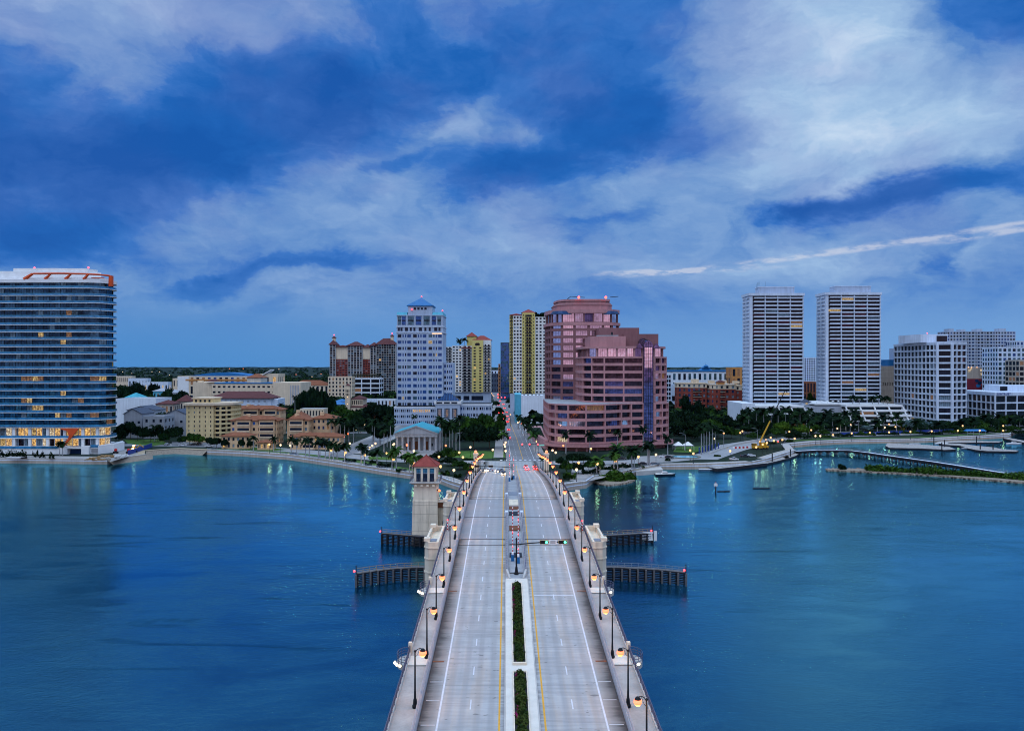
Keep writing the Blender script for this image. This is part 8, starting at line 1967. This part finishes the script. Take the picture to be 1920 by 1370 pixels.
dock([(1468, 860), (1474, 863), (1492, 857), (1500, 852), (1494, 850), (1480, 855)], 0.9, 'second dock finger nearer the curved boardwalk', [(1482, 859)])
dock([(1330, 881), (1345, 884), (1438, 873), (1434, 869), (1380, 876), (1330, 879)], 1.4, 'long low landing stage along the parked trucks quay')
# curved boardwalk on piles
bp_ = [G(*p, 2.2) for p in ((1492, 846), (1530, 844), (1575, 844), (1600, 845.5), (1630, 849), (1670, 855), (1710, 860.5), (1750, 866), (1790, 872), (1830, 878.5), (1870, 885), (1900, 889), (1960, 895))]
o = empty('boardwalk', (0, 0, 0), 0, 'long curved boardwalk on pale piles crossing the lagoon to the right', 'boardwalk'); b = MB(); ribbon(b, bp_, -1.6, 1.6, 2.4, 'whitec'); ribbon(b, bp_, 1.6, -1.6, 2.0, 'timber'); b.build('deck', o)
b = MB(); pm_ = MB(); pm_.box(-0.9, 0.9, -1.4, 1.4, 0.9, 2.0, 'timber'); pm_.tube((0, -1.3, -2), (0, -1.3, 1.2), 0.35, 0.35, 6, 'timberp'); pm_.tube((0, 1.3, -2), (0, 1.3, 1.2), 0.35, 0.35, 6, 'timberp'); me = pm_.mesh('pile_bent'); rl = MB(); prev = None
sk = MB()
for w_ in (-1.6, 1.6):
    P = [Vector(p) for p in bp_]; R = []
    for i in range(len(P)): d = (P[min(i+1, len(P)-1)]-P[max(i-1, 0)]).normalized(); R.append(P[i]+Vector((-d.y, d.x))*w_)
    for a, c in zip(R[:-1], R[1:]):
        L = (c-a).length; d = (c-a)/L; sk.obox((a.x, a.y), (d.x, d.y), 0, L, -0.15, 0.15, 1.5, 2.5, 'timber')
        for k in range(int(L/3)): p = a+d*(k*3); rl.tube((p.x, p.y, 2.4), (p.x, p.y, 3.5), 0.06, 0.06, 4, 'steel')
        for zz in (2.95, 3.45): rl.tube((a.x, a.y, zz), (c.x, c.y, zz), 0.05, 0.05, 4, 'steel')
sk.build('edge_beam', o); rl.build('railing', o)
s_ = 0
for a, c in zip(bp_[:-1], bp_[1:]):
    a, c = Vector(a), Vector(c); L = (c-a).length; d = (c-a)/L
    for k in range(max(1, int(L/4.2))): p = a+d*(L*(k+0.5)/max(1, int(L/4.2))); link('pile_bent', me, o, (p.x, p.y, 0), (0, 0, math.atan2(d.y, d.x)))
# channel marker and floating logs
x, y = G(1342, 923, 0); o = empty('channel_marker', (x, y, 0), 0, 'white round channel marker on a dark post in the open water', 'marker'); b = MB(); b.tube((0, 0, -2), (0, 0, 2.6), 0.3, 0.25, 7, 'timber'); b.build('post', o); b = MB(); b.tube((0, -0.12, 3.0), (0, 0.12, 3.0), 0.75, 0.75, 12, 'whitep'); b.ball((0, 0, 3.9), 0.2, 'redp', 6, 4); b.build('day_board', o)
for px, py, L, lab in ((1357, 921, 5, 'short dark floating log right of the channel marker'), (1428, 915.5, 7, 'longer dark floating log far right of the channel marker')):
    x, y = G(px, py, 0.1); b = MB(); b.tube((x-L/2, y, 0.05), (x+L/2, y+0.4, 0.12), 0.3, 0.2, 7, 'timber'); b.tube((x, y, 0.1), (x+0.9, y-0.3, 0.5), 0.12, 0.05, 5, 'timber'); tag(b.build('floating_log'), lab, 'log')
# --- left construction yard
x, y = G(250, 848); o = empty('excavator', (x, y, GZ), 0.4, 'small digger with bright work lights on the left building yard', 'digger')
b = MB(); b.box(-2, 2, -1.3, 1.3, 0.2, 1.0, 'rubber'); b.build('tracks', o); b = MB(); b.box(-1.8, 1.2, -1.1, 1.1, 1.05, 2.1, 'yellowp'); b.box(-0.6, 1.0, -1.0, 0.2, 2.1, 3.4, 'yellowp'); b.build('cab', o)
b = MB(); b.path([(1.2, 0, 1.6), (3.2, 0, 4.2), (5.2, 0, 2.6)], 0.22, 5, 'yellowp'); b.build('arm', o); b = MB(); b.ball((0.2, -1.4, 3.8), 0.55, 'flood', 6, 4); b.ball((-0.2, -1.6, 2.2), 0.6, 'headl', 6, 4); b.ball((0.9, -1.3, 4.1), 0.3, 'lamp', 6, 4); b.build('work_light', o)
P_ = [G(240, 853), G(262, 846), G(285, 838)]; b = MB()
for a, c in zip(P_[:-1], P_[1:]): d = Vector(c)-Vector(a); L = d.length; d /= L; b.obox(a, (d.x, d.y), 0, L-0.02, -0.08, 0.08, GZ, GZ+2.4, 'bluep')
tag(b.build('site_fence'), 'blue fabric fence along the edge of the left building yard', 'fence')
for i, (px, py, n, m, lab) in enumerate(((176, 863, 14, 'wood', 'stack of tan timber planks on the quay before the glass tower'), (200, 858, 14, 'wood', 'second heap of timber beams left of the rubble'), (215, 860, 16, 'conc', 'heap of grey rubble blocks at the quay corner'), (228, 857, 12, 'whitep', 'heap of pale sacks behind the rubble at the quay corner'))):
    x, y = G(px, py); o = empty('material_pile', (x, y, GZ), 0.1*i, lab, 'pile', 'heaps of building material')
    rr = random.Random(i); b = MB()
    for k in range(n):
        a = rr.random()*3; l = rr.uniform(0.8, 3.0) if m == 'wood' else rr.uniform(0.5, 1.0); cx_, cy_ = rr.uniform(-4, 4), rr.uniform(-1.5, 1.5); z_ = rr.uniform(0, 1.3)*(1-abs(cx_)/6)
        b.obox((cx_, cy_), (math.cos(a), math.sin(a)), -l, l, -0.25, 0.25, z_, z_+0.35+0.2*rr.random(), m)
    b.build('pieces', o)
for px, c_, lab in ((268-2, 'redp', 'red'), (242, 'redp', 'dark red')):
    x, y = G(px-25, 850); o = empty('machine', (x, y, GZ), 0, '%s round cement drum machine in the left building yard' % lab, 'machine'); b = MB(); b.box(-1.2, 1.2, -0.7, 0.7, 0.4, 1.2, 'dark'); b.build('frame', o); b = MB(); b.ball((0, 0, 1.9), 0.9, c_, 8, 6); b.build('drum', o)
    w = MB(); w.tube((-0.8, -0.8, 0.35), (-0.8, 0.8, 0.35), 0.35, 0.35, 8, 'rubber'); w.tube((0.8, -0.8, 0.35), (0.8, 0.8, 0.35), 0.35, 0.35, 8, 'rubber'); w.build('wheels', o)
for px in (112, 117):
    Y = 424; palm(px, Y, 828, 'palm', '%s bare trunked palm before the orange brace' % ('left' if px == 112 else 'right'), 'two palms before the glass tower', 0.8)
# benches of light: string lights omitted; picnic canopy by the marina
x, y = G(1828, 816); o = empty('picnic_canopy', (x, y, GZ), 0, 'blue roofed picnic shelter behind the marina docks', 'shelter'); b = MB(); b.loft(rect(-7, 7, -2, 2), 3, rect(-6, 6, -0.3, 0.3), 4.2, 'bluer'); b.build('roof', o); b = MB()
for xx in (-6, -2, 2, 6): b.tube((xx, -1.8, 0), (xx, -1.8, 3), 0.12, 0.12, 4, 'steel')
b.build('posts', o)

# ================================================================ AIR
def haze():
    m = bpy.data.materials.new('haze'); m.use_nodes = True; t = NT(m.node_tree)
    v = t.n('ShaderNodeVolumePrincipled', i_Density=HAZE); v.inputs['Color'].default_value = (0.35, 0.62, 1.0, 1); v.inputs['Anisotropy'].default_value = 0.3
    o = t.n('ShaderNodeOutputMaterial'); t.nt.links.new(v.outputs[0], o.inputs['Volume'])
    b = MB(); b.box(-15000, 15000, -1600, 21000, -4, 125, m); ob = b.build('haze'); ob['kind'] = 'stuff'; return ob
HAZE = 4e-6
SC.cycles.volume_bounces = 0
haze()
